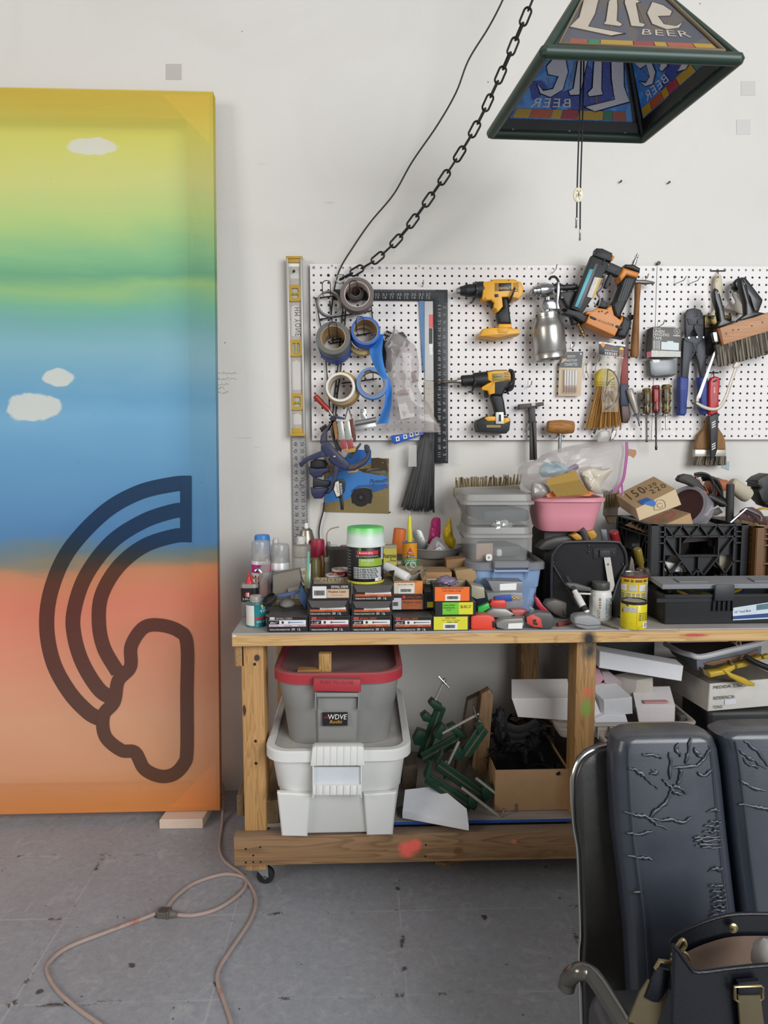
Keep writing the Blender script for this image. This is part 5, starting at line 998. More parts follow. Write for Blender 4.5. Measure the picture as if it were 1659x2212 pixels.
part('hang_slot',E(cF((1035,330),(1085,308),(1088,328),(1042,345)),-.0806,.003),PRK,KN);part('lettering',tex(G(),'Milwaukee',quad(*Us(cF((1048,462),(1052,395),(1072,396),(1068,463)),-.0806)),1,.2),M('e8dcd6',.4),KN)
part('handle_panel',E(cF((1030,380),(1095,355),(1085,560),(1030,580)),-.0803,.001),M('a62329',.4),KN)
for q in range(3):
 for y0 in(780,1025):part('sheath_slot',E(cF((1028,y0+15+q*26),(1070,y0-8+q*26),(1070,y0+5+q*26),(1028,y0+28+q*26)),-.0826,.003,.0005),WHT,KN)
WBR=thing('wall_brush','wide old paint brush with flared wooden handle, hanging lowest','brush',U(1535,1005,-.04));by=-.05
part('handle',E(cF((985,720),(1100,700),(1105,850),(1160,930),(1185,1000),(1190,1100),(845,1100),(848,1030),(880,930),(950,850)),by,.018,.006,3),wood('a3743c','74502a',2,1.5),WBR);part('ferrule',E(cF((842,1098),(1192,1098),(1190,1175),(838,1178)),by-.003,.024,.003),M('b9b2a4',.35,.5,.2,30,wear='3a332c',wsc=40,wth=.62),WBR);rr=random.Random(4)
for i in range(60):
 f=i/59;part('bristle_tuft',G().tube(Us(cF((845+f*340,1175),(828+f*355+rr.uniform(-6,6),1230),(822+f*355+rr.uniform(-8,8),1272+rr.uniform(-8,6))),by+.008+rr.uniform(-.009,.009)),.0026,5),M(['5c5346','70675a','4a4238','847a68'][i%4],.9),WBR)
# ---- bench
c1=K(490,1110,6.144);c2=K(730,1110,5.53);c3=K(960,940,3.95);c4=K(960,1200,3.606);c5=K(1300,940,4.621);c6=K(1160,1100,6.381);c7=K(1420,1000,6.941);c8=K(800,1120,8.295)
TZ=BZ+.0003
def yb(x,y,z=TZ):return UZ(x,y,z).y
def at(x,Y,z=TZ):
 """point on the bench under image column x at distance Y"""
 p=U(x,1250,Y);return V((p.x,Y,z))
def hgt(x,y,Y):return U(x,y,Y).z
def mcan(name,lab,x,ytop,hw,Y,prof,mats,cat_='can',z=TZ,group=None,ax=(0,0,1),n=32):
 """upright round container: prof = list of (part name, material, [(r frac, h frac)...])"""
 c=at(x,Y,z);r=hw/pxm(V((c.x,Y,1)));h=hgt(x,ytop,Y)-z;t=thing(name,lab,cat_,c,group)
 for nm,mt,pr in prof:part(nm,G().lathe(c,ax,[(a*r,b*h)for a,b in pr],n),mt,t)
 return t,c,r,h
def wrap(c,r,h,a0,a1,z0,z1,off=.0006):
 """unit box wrapped on a cylinder; angle 0 faces the camera, positive to the right"""
 def f(u,v):
  a=radians(a0+(a1-a0)*u);return V((c.x+(r+off)*sin(a),c.y-(r+off)*cos(a),c.z+h*(z0+(z1-z0)*v)))
 return f
def label(name,t,c,r,h,a0,a1,z0,z1,mat,off=.0006,par=None):return part(name,G().grid(wrap(c,r,h,a0,a1,z0,z1,off),12,1),mat,par or t)
def word(t,c,r,h,a0,a1,z0,z1,s,mat,off=.0011,vert=0,name='lettering',sh=0):
 f=wrap(c,r,h,a0,a1,z0,z1,off);g=tex(G(),s,(lambda u,v:f(v,1-u))if vert==1 else((lambda u,v:f(1-v,u))if vert==2 else f),1,sh);return part(name,g,mat,t)
def crate_box(name,lab,x0,y0,x1,y1,Y,dep,col,group=None,open_=False,zb=None,cat_='box',inside='a89676',dust=.5,yaw=0,r=.0008):
 a=U(x0,y1,Y);b=U(x1,y0,Y);t=thing(name,lab,cat_,V(((a.x+b.x)/2,Y+dep/2,a.z)),group);w_=b.x-a.x;h=b.z-a.z;m=M(col,.55,0,.12,30,dust=dust)
 if not open_:part('carton',G().box(V((a.x+w_/2,Y+dep/2,a.z+h/2)),(w_,dep,h),r),m,t)
 else:
  g=G();th=.0018
  g.box((a.x+w_/2,Y+th/2,a.z+h/2),(w_,th,h));g.box((a.x+w_/2,Y+dep-th/2,a.z+h/2),(w_,th,h));g.box((a.x+th/2,Y+dep/2,a.z+h/2),(th,dep-2*th,h));g.box((b.x-th/2,Y+dep/2,a.z+h/2),(th,dep-2*th,h));g.box((a.x+w_/2,Y+dep/2,a.z+th/2),(w_-2*th,dep-2*th,th));part('carton',g,m,t)
  part('lining',G().box((a.x+w_/2,Y+dep-th-.0008,a.z+h/2),(w_-2*th-.001,.001,h-.001)),M(inside,.8,0,.1),t)
 return t,quad((a.x,Y-.0004,a.z),(b.x,Y-.0004,a.z),(b.x,Y-.0004,b.z),(a.x,Y-.0004,b.z)),(a,b,w_,h)
def fq_(t,f,rects,texts):
 for i_,(nm,(u0,v0,u1,v1),c_)in enumerate(rects):
  q0=subq(f,u0,v0,u1,v1);part(nm,G().grid(lambda u,v:q0(u,v)+V((0,-.0003*i_,0)),1,1),c_ if not isinstance(c_,str)else M(c_,.5,0,.05),t)
 for s_,(u0,v0,u1,v1),mt in texts:
  q=subq(f,u0,v0,u1,v1);part('lettering',tex(G(),s_,lambda u,v:q(u,v)+V((0,-.0014,0))),mt,t)
OG=M('d2622a',.5);PK=M('d9bcc8',.5);RD=M('c22a36',.5)
def screwbox(lab,x0,y0,x1,y1,Y,dep,strip,title,size,long_=.8,flap=False,**k):
 t,f,(a,b,w_,h)=crate_box('screw_box',lab,x0,y0,x1,y1,Y,dep,'151416','boxes of drywall screws',**k)
 sm={'o':OG,'p':PK,'r':RD}[strip];ttl={'o':M('c8622c',.5),'p':M('c9a8b8',.5),'r':M('c0303a',.5)}[strip]
 lo=.30 if not flap else .22
 fq_(t,f,[('white_strip',(.05,.48,.95,.76)if not flap else(.3,.42,.93,.56),'dcdcda'),('colour_strip',(.05,.34,.95,.47)if not flap else(.06,.28,.94,.42),sm)],[('TORNILLOS PARA PANELES DE YESO',(.06,.10,.56,.19),PRW),('1 lb.',(.74,.07,.82,.24),PRW),('200',(.60,.09,.68,.24),PRW),('Phosphate Coated',(.07,.37 if not flap else .31,.28,.44 if not flap else .38),PRK),('Coarse Thread',(.42,.37 if not flap else .31,.60,.44 if not flap else .38),PRK),('Sharp Point',(.76,.37 if not flap else .31,.92,.44 if not flap else .38),PRK)])
 q=lambda u,v:f(u,v)+V((0,-.0010,0))
 if not flap:
  fq_(t,f,[('size_patch',(.05,.50,.30,.74),'161517'),('logo',(.07,.80,.19,.97),'c8c4c2' if strip=='p' else 'c03a44')],[('DRYWALL SCREWS',(.22,.80,.62,.95),ttl),(size,(.08,.54,.26,.68),PRW)])
  g=G();a_,b_=q(.56,.62),q(long_+.08,.62);g.cyl(a_,b_,.0011,.0008,n=8);g.lathe(a_,(a_-b_),[(.0012,0),(.0032,.002),(.0032,.0028),(0,.003)],10);part('screw_print',g,M('26292e' if strip!='p' else '2f6f9a',.4),t)
  part('star_print',G().grid(subq(q,.36,.54,.41,.70),1,1),PRK,t)
 else:
  part('torn_flap',G().ext([f(.03,1.0)+V((0,-.001,0)),f(.97,1.0)+V((0,-.001,0)),f(.90,.60)+V((0,-.006,0)),f(.5,.56)+V((0,-.007,0)),f(.10,.60)+V((0,-.006,0))],V((0,-.0012,0))),M('4a4644',.7,0,.15,40),t)
  part('torn_edge',G().tube([f(.30+.06*i,.555+.02*(i%2))+V((0,-.007,0))for i in range(5)],.0008,4),M('b9b2a6',.8),t)
 return t,(a,b,w_,h)
def barcode(t,q,name='barcode'):
 rr_=random.Random(2);g=G();u=.08
 while u<.9:w_=rr_.uniform(.015,.05);g.grid(subq(q,u,.2,min(.92,u+w_),.85),1,1);u+=w_+rr_.uniform(.015,.04)
 part(name,g,PRK,t)
yf0=yb(700,1365)
screwbox('closed drywall screw box with pink strip, leftmost on bench front',577,1331.5,665,1365,yf0,.085,'p','','#6x1"')
screwbox('drywall screw box with red strip, bottom of second stack',667,1331,757,1365,yf0,.10,'r','','1-1/8"')
screwbox('drywall screw box with torn flap, middle of second stack',664.5,1297,753,1330.6,yf0+.004,.10,'o','','',flap=True)
screwbox('drywall screw box with short screw picture, bottom of third stack',758,1331,847,1365,yf0,.10,'o','','#6x1-5/8"')
screwbox('torn drywall screw box, middle of third stack',759.5,1298.3,848,1330.6,yf0+.003,.10,'o','','',flap=True)
_,CT3=screwbox('torn drywall screw box under the filler can',762,1264,851,1297.8,yf0+.006,.10,'o','','',flap=True)
screwbox('closed drywall screw box with long screw picture, bottom of fourth stack',849,1332,935,1365,yf0,.095,'o','','#8x2-1/2"',.84)
t,f,bb=crate_box('screw_box','open screw box with barcode label on top of second stack',671,1261,757,1296.6,yf0+.008,.10,'151416','boxes of drywall screws',open_=True)
fq_(t,f,[('white_label',(.05,.12,.40,.86),'dad8d4'),('tan_panel',(.41,.14,.96,.68),'c8a98a')],[('DRYWALL SCREWS',(.52,.74,.94,.9),PRW),('Phosphate Coated\n---- --- -- ----',(.45,.30,.88,.6),PRK)]);barcode(t,lambda u,v:subq(f,.07,.2,.38,.68)(u,v)+V((0,-.0014,0)))
yd=yf0+.055
t,f,bb=crate_box('screw_box','orange and black screw box with barcode behind the fourth stack',846,1284.5,916,1318,yd,.08,'1a1817','boxes of drywall screws');fq_(t,f,[('white_label',(.02,.04,.30,.8),'c9c9cb'),('orange_panel',(.31,.06,.95,.68),'a3562a'),('logo',(.33,.76,.43,.95),'c03a44')],[('DRYWALL SCREWS',(.46,.76,.92,.92),M('c0532a',.5)),('Phosphate Coated\n--- ---- ---',(.36,.3,.9,.58),M('5a2c16',.5))]);barcode(t,lambda u,v:subq(f,.03,.2,.22,.6)(u,v)+V((0,-.0014,0)))
t,f,bb=crate_box('screw_box','open orange and white screw box holding a white tube',851,1254,913,1284.3,yd+.004,.10,'2a231c','boxes of drywall screws',open_=True);fq_(t,f,[('orange_label',(.0,.04,1,.98),'d9803a'),('white_patch',(.0,.1,.72,.86),'d8cdb8'),('white_label',(.16,.08,.68,.52),'e3e0da')],[('COARSE THREAD DRYWALL SCREW',(.02,.86,.8,.94),PRK),('1-1/4" x 6 GA x 1.0 LBS',(.12,.68,.66,.78),PRK)]);barcode(t,lambda u,v:subq(f,.2,.12,.64,.46)(u,v)+V((0,-.0014,0)))
a,b=bb[0],bb[1]
part('flap',G().ext([V((a.x,yd+.004,b.z)),V((a.x+.004,yd+.03,b.z+.026)),V((a.x-.012,yd+.05,b.z+.02)),V((a.x-.002,yd+.08,b.z))],V((-.0015,0,0))),M('9a8a68',.8),t);part('flap',G().ext([V((b.x,yd+.01,b.z)),V((b.x+.012,yd+.02,b.z+.004)),V((b.x+.016,yd+.09,b.z+.012)),V((b.x,yd+.10,b.z))],V((0,0,.0015))),M('a3916e',.8),t)
p0=V((a.x-.022,yd+.075,b.z+.03));p1=V((a.x+.052,yd+.02,b.z-.002));wt=thing('white_tube','white plastic tube lying in the open orange screw box','tube',p0);part('barrel',G().lathe(p0,p1-p0,[(0,0),(.012,0),(.0145,.002),(.0145,.08),(.012,.085),(0,.085)],24),M('dcdad6',.45),wt)
p0=V((a.x+.048,yd+.03,b.z+.0));p1=V((a.x+.088,yd+.045,b.z+.024));bo=thing('hex_bolt','long steel bolt sticking out of the open orange screw box','bolt',p0);part('shank',G().cyl(p0,p1,.0024,n=10),STL,bo);part('bolt_head',G().lathe(p1,p1-p0,[(.0055,0),(.0055,.003),(0,.0034)],6),STL,bo)
t,f,bb=crate_box('screw_box','yellow labelled nail box, bottom of the stack beside orange tape measure',936,1331,1015,1362,yb(975,1362),.09,'17171a','boxes of drywall screws');fq_(t,f,[('yellow_label',(.01,.04,.94,.98),'d6cf30'),('white_label',(.27,.06,.66,.52),'e3e2dc')],[('BRIGHT FINISH',(.33,.85,.62,.94),PRK),('5d 1-1/4" x 17 Gauge',(.24,.68,.72,.77),PRK),('---- ---',(.38,.57,.66,.62),PRK)]);barcode(t,lambda u,v:subq(f,.3,.1,.62,.46)(u,v)+V((0,-.0014,0)))
t,f,bb=crate_box('screw_box','green and yellow labelled screw box in the middle of the stack',940,1300,1028,1330.6,yb(975,1362)+.004,.10,'17171a','boxes of drywall screws');fq_(t,f,[('green_label',(.18,.1,.58,.98),'6fc02c'),('yellow_label',(.58,.1,.93,.98),'d9d22a')],[('Coarse Thread\nDrywall Screws\n6 x 2"',(.20,.36,.48,.86),PRK),('58-18-C-17',(.62,.55,.88,.78),PRK)])
t,f,bb=crate_box('screw_box','open orange labelled screw box holding a purple bag',937,1267,1019,1299.6,yb(975,1362)+.002,.10,'1d1a18','boxes of drywall screws',open_=True);fq_(t,f,[('orange_label',(.03,.03,.94,.98),'e86a1c'),('white_label',(.3,.05,.7,.48),'e3e0da')],[('COARSE THREAD DRYWALL SCREW',(.2,.86,.78,.94),PRK),('1-1/4" x 8 GA x 1.0 LBS',(.24,.68,.72,.78),PRK)]);barcode(t,lambda u,v:subq(f,.33,.1,.67,.42)(u,v)+V((0,-.0014,0)))
c=V(((bb[0].x+bb[1].x)/2-.012,yb(975,1362)+.045,bb[1].z+.008));solo('purple_bag',G().blob(c,(.030,.028,.013),.45,3,3),M('8a7a94',.25,0,.25,30,see=.8),'purple plastic bag lying in the open orange box','bag',60)
t,f,bb=crate_box('screw_box','black box with yellow label behind the green and yellow one',916,1278,938,1316,yd+.01,.07,'17171a','boxes of drywall screws');fq_(t,f,[('yellow_label',(.3,.1,1,.42),'cfc630')],[])
zc=CT3[1].z+.0005
bm_=M('1a1a1b',.4,0,.15,40)
t,c,r,h=mcan('filler_can','black body filler can with green tinted lid on screw boxes',790,1137,39,-.575,[('can_body',bm_,[(0,0),(.97,0),(1,.02),(1,.70),(.98,.72),(0,.72)]),('base_rim',M('c9c338',.4),[(1.0,.0),(1.012,.004),(1.012,.035),(1,.04),(1.0,0)])],None,'can',zc)
s=NT('lid_plastic');zz=s.sep()[2];s.fin(s.mix(s.ramp(s.math('ADD',s.math('DIVIDE',zz,h),s.math('MULTIPLY',s.math('SUBTRACT',s.noise(25,2),.5),.12)),[(.84,0),(.99,1)]),'d5ddd6','62d05c'),.35,0,.5);s.bs.inputs['Subsurface Weight'].default_value=.0
part('lid',G().lathe(c,(0,0,1),[(1.0*r,.66*h),(1.09*r,.66*h),(1.09*r,.69*h),(1.05*r,.70*h),(1.02*r,.96*h),(.99*r,.995*h),(.93*r,h),(0,.995*h)],36),s.m,t)
label('red_banner',t,c,r,h,-28,42,.53,.60,M('c22a36',.4));label('white_block',t,c,r,h,-40,55,.10,.30,M('b9b9b7',.5,0,.3,250));label('green_block',t,c,r,h,-22,62,.32,.46,M('8fae34',.4));label('grey_panel',t,c,r,h,55,72,.42,.70,M('b5b8bd',.4));label('green_tag',t,c,r,h,-22,-14,.60,.68,M('2f9a4a',.4));label('logo_corner',t,c,r,h,30,58,.05,.11,M('e3e0e0',.4))
word(t,c,r,h,-20,22,.545,.585,'bondo',PRW);word(t,c,r,h,-30,44,.485,.515,'PROFESSIONAL',M('b9b9b7',.5));word(t,c,r,h,-14,26,.405,.45,'HIGH BOND',PRW,.0014);word(t,c,r,h,-14,12,.355,.39,'FILLER',M('c9dc80',.5),.0014)
for k in range(6):word(t,c,r,h,-38,40-3*(k%3),.115+k*.03,.132+k*.03,'--- ---- -- ------ --- ---- -- ---',PRK,.0014,name='small_print')
for k in range(9):word(t,c,r,h,-80,-52,.14+k*.055,.155+k*.055,'---- -- -----',M('8f8f8f',.5),name='small_print')
word(t,c,r,h,42,52,.06,.10,'3M',M('c22a36',.5),.0014)
def spray(lab,x,ytop,hw,Y,body,cap,z=TZ,capm=None,nozzle=False):
 pr=[('can_body',M(body,.35,.1,.05,10),[(0,0),(.93,0),(.97,.01),(1,.02),(1,.70),(.95,.715),(.95,.73),(0,.73)])]
 if cap:pr.append(('cap',capm or M(cap,.4,0,.06,dust=.3),[(.90,.715),(.985,.72),(.985,.74),(.95,.96),(.9,.99),(.8,1.0),(0,1.0)]))
 return mcan('spray_can',lab,x,ytop,hw,Y,pr,None,'spray can',z,'spray cans at the bench left end')
clr=M('b5b5b3',.15,0,.1,30,see=.55,spec=.6)
def dome(t,c,r,h):part('valve_dome',G().lathe(c,(0,0,1),[(.9*r,.72*h),(.7*r,.80*h),(.4*r,.83*h),(.25*r,.83*h),(.25*r,.90*h),(0,.90*h)],24),M('c4c1ba',.4,.3),t)
t,c,r,h=spray('spray can with bright blue cap behind the pink labelled can',568,1155,17.5,-.27,'4a4d52','2f80c8')
t,c,r,h=spray('pink and white labelled spray can with clear grey cap',564.5,1168,20.5,-.36,'dcd8d6','8f8f8f',capm=clr);dome(t,c,r,h);label('pink_band',t,c,r,h,-85,85,.55,.67,M('b52a7a',.4));word(t,c,r,h,-62,62,.42,.52,'MOL',M('a82a2c',.5));word(t,c,r,h,-66,-5,.31,.40,'PR',M('a82a2c',.5))
t,c,r,h=spray('white spray can with clear cap and grey printed panel',606,1175,21,-.34,'dfdeda','8f8f8f',capm=clr);dome(t,c,r,h);label('printed_panel',t,c,r,h,-50,55,.32,.62,M('a9abb4',.5,0,.25,300));label('dark_panel',t,c,r,h,-88,-60,.1,.4,M('1c1a18',.5));word(t,c,r,h,-86,-64,.36,.42,'O',M('c89a3a',.5))
for k in range(7):word(t,c,r,h,-46,50,.335+k*.04,.355+k*.04,'---- --- -- -----',M('55565c',.6),name='small_print')
mcan('spray_nozzle_can','clear nozzle tipped can behind the white spray can',597,1163,7,-.26,[('tip',M('cfcdc8',.3,see=.8),[(0,0),(1,0),(1,.96),(.7,1),(0,1)])],None)
t,c,r,h=mcan('spray_can','uncapped white spray can with silver dome behind others',663,1128,19,-.24,[('can_body',M('d9d6d2',.35,.1,.08,wear='a89a94',wth=.66),[(0,0),(1,0),(1,.72),(1.04,.725),(1.04,.745),(0,.745)]),('dome',M('958d82',.35,.8,.2),[(1,.745),(.93,.80),(.66,.90),(.45,.915),(.45,.925),(.2,.925),(0,.925)]),('spray_button',WHT,[(.22,.925),(.22,.975),(.15,.99),(0,.99)])],None,'spray can',group='spray cans at the bench left end')
mcan('paint_jar','small white lidded jar with blue scribbles before the silver domed can',652,1159,10,-.29,[('jar',M('dedbd6',.5,0,.1,wear='7a7674',wsc=120,wth=.58),[(0,0),(.9,0),(1,.02),(1,.96),(.95,1),(0,1)])],None,'jar')
t,c,r,h=mcan('gap_sealant_jar','clear plastic jar of gap sealant with dusty lid',652.5,1178,19.5,-.36,[('jar_body',M('b5b2ab',.25,0,.1,see=.85),[(0,0),(.96,0),(1,.03),(1,.76),(.96,.82),(0,.82)]),('lid',M('9d978d',.5,0,.15,dust=.4),[(.92,.82),(1,.83),(1,.98),(.96,1),(0,1)])],None,'jar');label('white_label',t,c,r,h,-60,80,.40,.66,M('cfccc4',.5));word(t,c,r,h,-50,60,.56,.63,'OPAQUE BAS',PRK);word(t,c,r,h,-50,40,.43,.53,'SEAL',PRK)
t,c,r,h=spray('spray can with dusty crimson cap',687,1165,16,-.28,'d0cdc8','a82040')
mcan('amber_bottle','amber liquid bottle behind the red cups',697,1200,8,-.33,[('bottle',M('8a5a24',.15,0,.1,see=.85),[(0,0),(1,0),(1,.9),(.6,1),(0,1)])],None,'bottle');mcan('clear_jar','cloudy yellowish jar right of gap sealant',682,1205,11,-.34,[('jar',M('a39a6a',.2,0,.1,see=.8),[(0,0),(1,0),(1,.92),(.8,.97),(.8,1),(0,1)])],None,'jar')
mcan('glass_jar','small glass screw jar beside the dark mixing tray',709,1203,9,-.35,[('jar',M('8a8a80',.12,0,.1,see=.55),[(0,0),(1,0),(1,.6),(.85,.7),(.85,.95),(0,.95)]),('neck_ring',M('9a9a90',.2),[(.85,.9),(.92,.92),(.92,.98),(.85,1),(.85,.9)])],None,'jar')
solo('bent_tube',G().tube([U(x,y,-.22)for x,y in c1((1330,420),(1325,300),(1340,235),(1390,195),(1490,172))],.0022,8,k=5),M('a8a196',.4,.3),'bent grey spout tube rising behind the crimson cap','tube')
mcan('grey_oiler','grey oil can below the bent spout tube',710,1170,7,-.22,[('body',M('8a857c',.5,.2),[(0,0),(1,0),(1,.9),(.5,1),(0,1)])],None)
mcan('white_lid_jar','white and yellow capped jar behind the dark mixing tray',720,1176,9.5,-.26,[('jar',M('c9b22a',.5),[(0,0),(1,0),(1,.94),(0,.94)]),('lid',M('d8d4cb',.6,0,.15,wear='b59a7a',wth=.6),[(1.02,.94),(1.05,.95),(1.05,.99),(0,1)])],None,'jar');mcan('red_lid_jar','red lidded jar peeking between tray and filler can',744,1178,9,-.26,[('jar',M('a32a34',.4),[(0,0),(1,0),(1,.97),(.9,1),(0,1)])],None,'jar')
g=G();P=Us(c1((1350,475),(1640,470),(1620,750),(1385,745)),-.40);g.ext(P,(0,.07,0),.002);solo('dark_mixing_tray',g,M('3b3632',.6,0,.1,15,wear='3f7a3a',wsc=7,wth=.72),'dark grey plastic tray with green smear standing left of filler can','tray')
for(x,yt,Yq,lab)in((737,1228,-.44,'upper red plastic cup left of the filler can'),(724,1240,-.47,'lower red plastic cup with wood chips')):
 t,c,r,h=mcan('red_cup',lab,x,yt,20,Yq,[('cup',M('a3202a',.4),[(.8,0),(.98,.9),(.98,.94),(.94,.94),(.76,.05),(0,.04)]),('rim',M('d9d5d0',.4),[(.97,.94),(1.02,.95),(1.02,1),(.94,1),(.94,.94),(.97,.94)])],None,'cup',TZ+.03)
 part('contents',G().lathe(c,(0,0,1),[(.9*r,.9*h),(.4*r,.97*h),(0,1.05*h)],14),M('b09a7a',.8,0,.3,100),t)
solo('stack_support_tray',G().box(at(732,-.45)+V((0,0,.0145)),(.075,.07,.029),.002),M('6a625a',.7),'grey carton under the red plastic cups','carton')
yq=yb(540,1333);c=at(539,yq+.014);k=1/pxm(c);w_,hh=38*k,hgt(539,1262,yq)-TZ
OT=thing('oil_tin','flat black and grey oil tin with red spout','tin',c);prf=lambda s_:[(w_*s_,.030*s_,.014*s_)]
g=G(c and MX.Translation(c));g.tub([(w_*.97,.029,.0145,0),(w_,.030,.015,.002),(w_,.030,.015,hh*.84),(w_*1.0,.030,.015,hh*.88)],6);part('tin_body',g,M('8e8c8a',.45,.3,.1),OT)
g=G(MX.Translation(c));g.tub([(w_*1.005,.0305,.015,hh*.46),(w_*1.005,.0305,.015,hh*.88)],6,False,False);part('black_band',g,M('1b1a1b',.4),OT)
g=G(MX.Translation(c));g.tub([(w_*1.01,.031,.0155,hh*.88),(w_*1.01,.031,.0155,hh*.95),(w_*.9,.025,.012,hh),(w_*.5,.015,.007,hh)],6);part('shoulder',g,M('8f8a84',.5,.2,dust=.4),OT)
g=G();sp0=c+V((0,0,hh));g.lathe(sp0,(-.12,0,1),[(.012,0),(.011,.006),(.0065,.012),(.006,.022),(.0025,.024),(.002,.036),(0,.037)],16);part('red_spout',g,M('c4242c',.4),OT)
F=quad(c+V((-w_*.5,-.0157,0)),c+V((w_*.5,-.0157,0)),c+V((w_*.5,-.0157,hh)),c+V((-w_*.5,-.0157,hh)))
g=G();cc=F(.42,.68);g.add([cc+V((.0085*cos(i*.3),-.0003,.0085*sin(i*.3)))for i in range(21)],[tuple(range(21))]);part('red_disc',g,M('b5202a',.4),OT);fq_(OT,F,[],[('3',(.34,.63,.42,.74),PRW),('1',(.44,.62,.5,.75),PRW),('3-IN-ONE',(.14,.52,.86,.59),PRW)])
yq=yb(551,1356);t,c,r,h=mcan('sealant_can','small teal and white pipe sealant can at bench front left',551.5,1286,20.5,yq+20.5/pxm(U(551,1356,yq)),[('can_body',M('137a80',.4,0,.06),[(0,0),(.97,0),(1.02,.015),(1,.03),(1,.74),(1.02,.76),(.97,.78),(.6,.79),(0,.79)]),('screw_cap',M('b9b5ae',.35,.5,.1),[(.6,.79),(.62,.8),(.62,.86),(.58,.87),(.62,.88),(.62,.98),(.55,1),(0,1)]),('rim',STL,[(1,.74),(1.03,.75),(1.03,.78),(.97,.78),(1,.74)])],None)
label('white_label',t,c,r,h,-88,-2,.06,.72,M('d9d6cd',.5,0,.08,wear='2a2826',wsc=60,wth=.66));label('red_band',t,c,r,h,-2,88,.26,.34,M('c0303a',.4));word(t,c,r,h,30,85,.48,.66,'D\nTIT',PRW);word(t,c,r,h,12,70,.15,.22,'---- ---',M('9fd0d0',.5));label('yellow_tag',t,c,r,h,40,52,.66,.73,M('d9c93a',.4),.0012)
g=E([(x,y)for x,y in c1((420,1130),(430,720),(480,640),(500,590),(545,585),(560,660),(555,1100))],-.45,.035,.006,3);BP=thing('clear_blister_shell','clear dusty blister shell standing behind the oil tin','package',at(570,-.44));part('shell',g,M('a39c96',.2,0,.15,see=.5),BP);part('red_insert',E(c1((420,1125),(425,960),(540,900),(550,1095)),-.44,.02,.002),M('a3302a',.5,0,.2),BP);part('chrome_insert',G().tube([U(x,y,-.435)for x,y in c1((380,760),(420,740),(460,800),(430,900),(440,980))],.005,8,k=4),CHR,BP)
g=E(c1((612,815),(700,790),(960,740),(985,880),(960,1020),(720,1075),(612,1065)),-.50,.04,.001);solo('grey_carton',g,M('7d766b',.8,0,.1,20),'plain dusty grey carton standing behind the black round lid','carton')
TC=thing('brush_tin','open tin holding small brushes beside the screw boxes','tin',at(667,-.50));c=at(667,-.50);part('tin',G().lathe(c,(0,0,1),[(.0,0),(.022,0),(.022,.098),(.0205,.098),(.0205,.004),(0,.004)],24),M('6d655c',.4,.6,.2),TC)
for P,cl in((((1005,1000),(930,760)),'2e2c2e'),(((1050,1000),(1060,720)),'a8883a'),(((1075,1000),(1085,500)),'6fb59a'),(((1090,1000),(1100,660)),'d8d4ce')):part('brush_handle',G().cyl(U(*c1(P[0])[0],-.50),U(*c1(P[1])[0],-.49),.0045,.0035,n=10),M(cl,.5),TC)
yq=-.56
t,f,bb=crate_box('parts_tray','low open carton of dusty odds and ends behind leftmost screw box',573,1310,664,1326,yq,.10,'2a2724',None,open_=True)
solo('black_round_lid',G().lathe(U(*c1((590,1160))[0],-.57),(-.55,-.5,.9),[(0,0),(.0,.0),(.020,0),(.021,.001),(.021,.013),(.0195,.014),(.0195,.003),(0,.003)],28),M('1e1c1b',.5,0,.2,dust=.3),'black round plastic lid leaning in the clutter','lid')
solo('grey_sanding_sponge',G().blob(U(*c1((800,1190))[0],-.55),(.024,.03,.012),.15,2,5),M('75726a',.8,0,.15,40),'grey dusty sanding sponge in the clutter carton','sponge',60);solo('blue_sanding_pad',E(c1((945,1090),(985,950),(1065,1080),(1060,1180),(1040,1265),(950,1130)),-.585,.012,.001),M('3a5478',.8,0,.2,60),'blue and black sanding pad leaning by the stacked screw boxes','pad')
solo('blue_white_packet',E(c1((670,1080),(950,1030),(960,1055),(700,1115)),-.54,.02,.001),M('5a6a9a',.5,0,.4,60),'blue and white paper packet in the clutter carton','packet');solo('clear_scraper',E(c1((815,990),(950,960),(965,1030),(810,1040)),-.52,.004),M('8a8378',.4),'flat grey plastic scraper in the clutter','scraper')
rr=random.Random(31)
for i in range(14):
 p=at(rr.uniform(580,660),rr.uniform(-.55,-.475),TZ+.014+rr.uniform(0,.012));d=V((rr.uniform(-1,1),rr.uniform(-1,1),rr.uniform(-.2,.4))).normalized()
 solo('loose_fastener',G().cyl(p,p+d*rr.uniform(.014,.03),.002,n=8).lathe(p,d,[(.004,0),(.004,.002),(0,.002)],8),M(rr.choice(['6a655e','8a857c','3b3936']),.4,.5),'loose dusty fastener among clutter in the open carton','fastener',group='loose fasteners in the clutter carton')
for i in range(8):
 p=at(680+i*9,rr.uniform(-.58,-.55),0);p.z=U(700,1256,p.y).z;q=p+V((rr.uniform(-.012,.012),rr.uniform(-.01,.01),rr.uniform(.0,.012)))
 solo('loose_fastener',G().tube([p,(p+q)/2+V((0,0,.006)),q],.0015,6,k=2),M('8f8a84',.35,.7),'steel bit lying in the open box on second stack','fastener',group='steel bits in the open screw box')
t,c,r,h=mcan('sealant_bottle','clear bottle with tilted orange cap behind filler can',845,1141,14,-.30,[('bottle',M('5a544e',.2,0,.2,see=.8),[(0,0),(.9,0),(.9,.68),(0,.68)]),('orange_cap',M('cc6a28',.5,0,.08),[(.95,.68),(1,.7),(1,.97),(.95,1),(0,1)])],None,'bottle',ax=(.12,0,1))
label('white_label',t,c,r,h,-60,10,.45,.66,WHT)
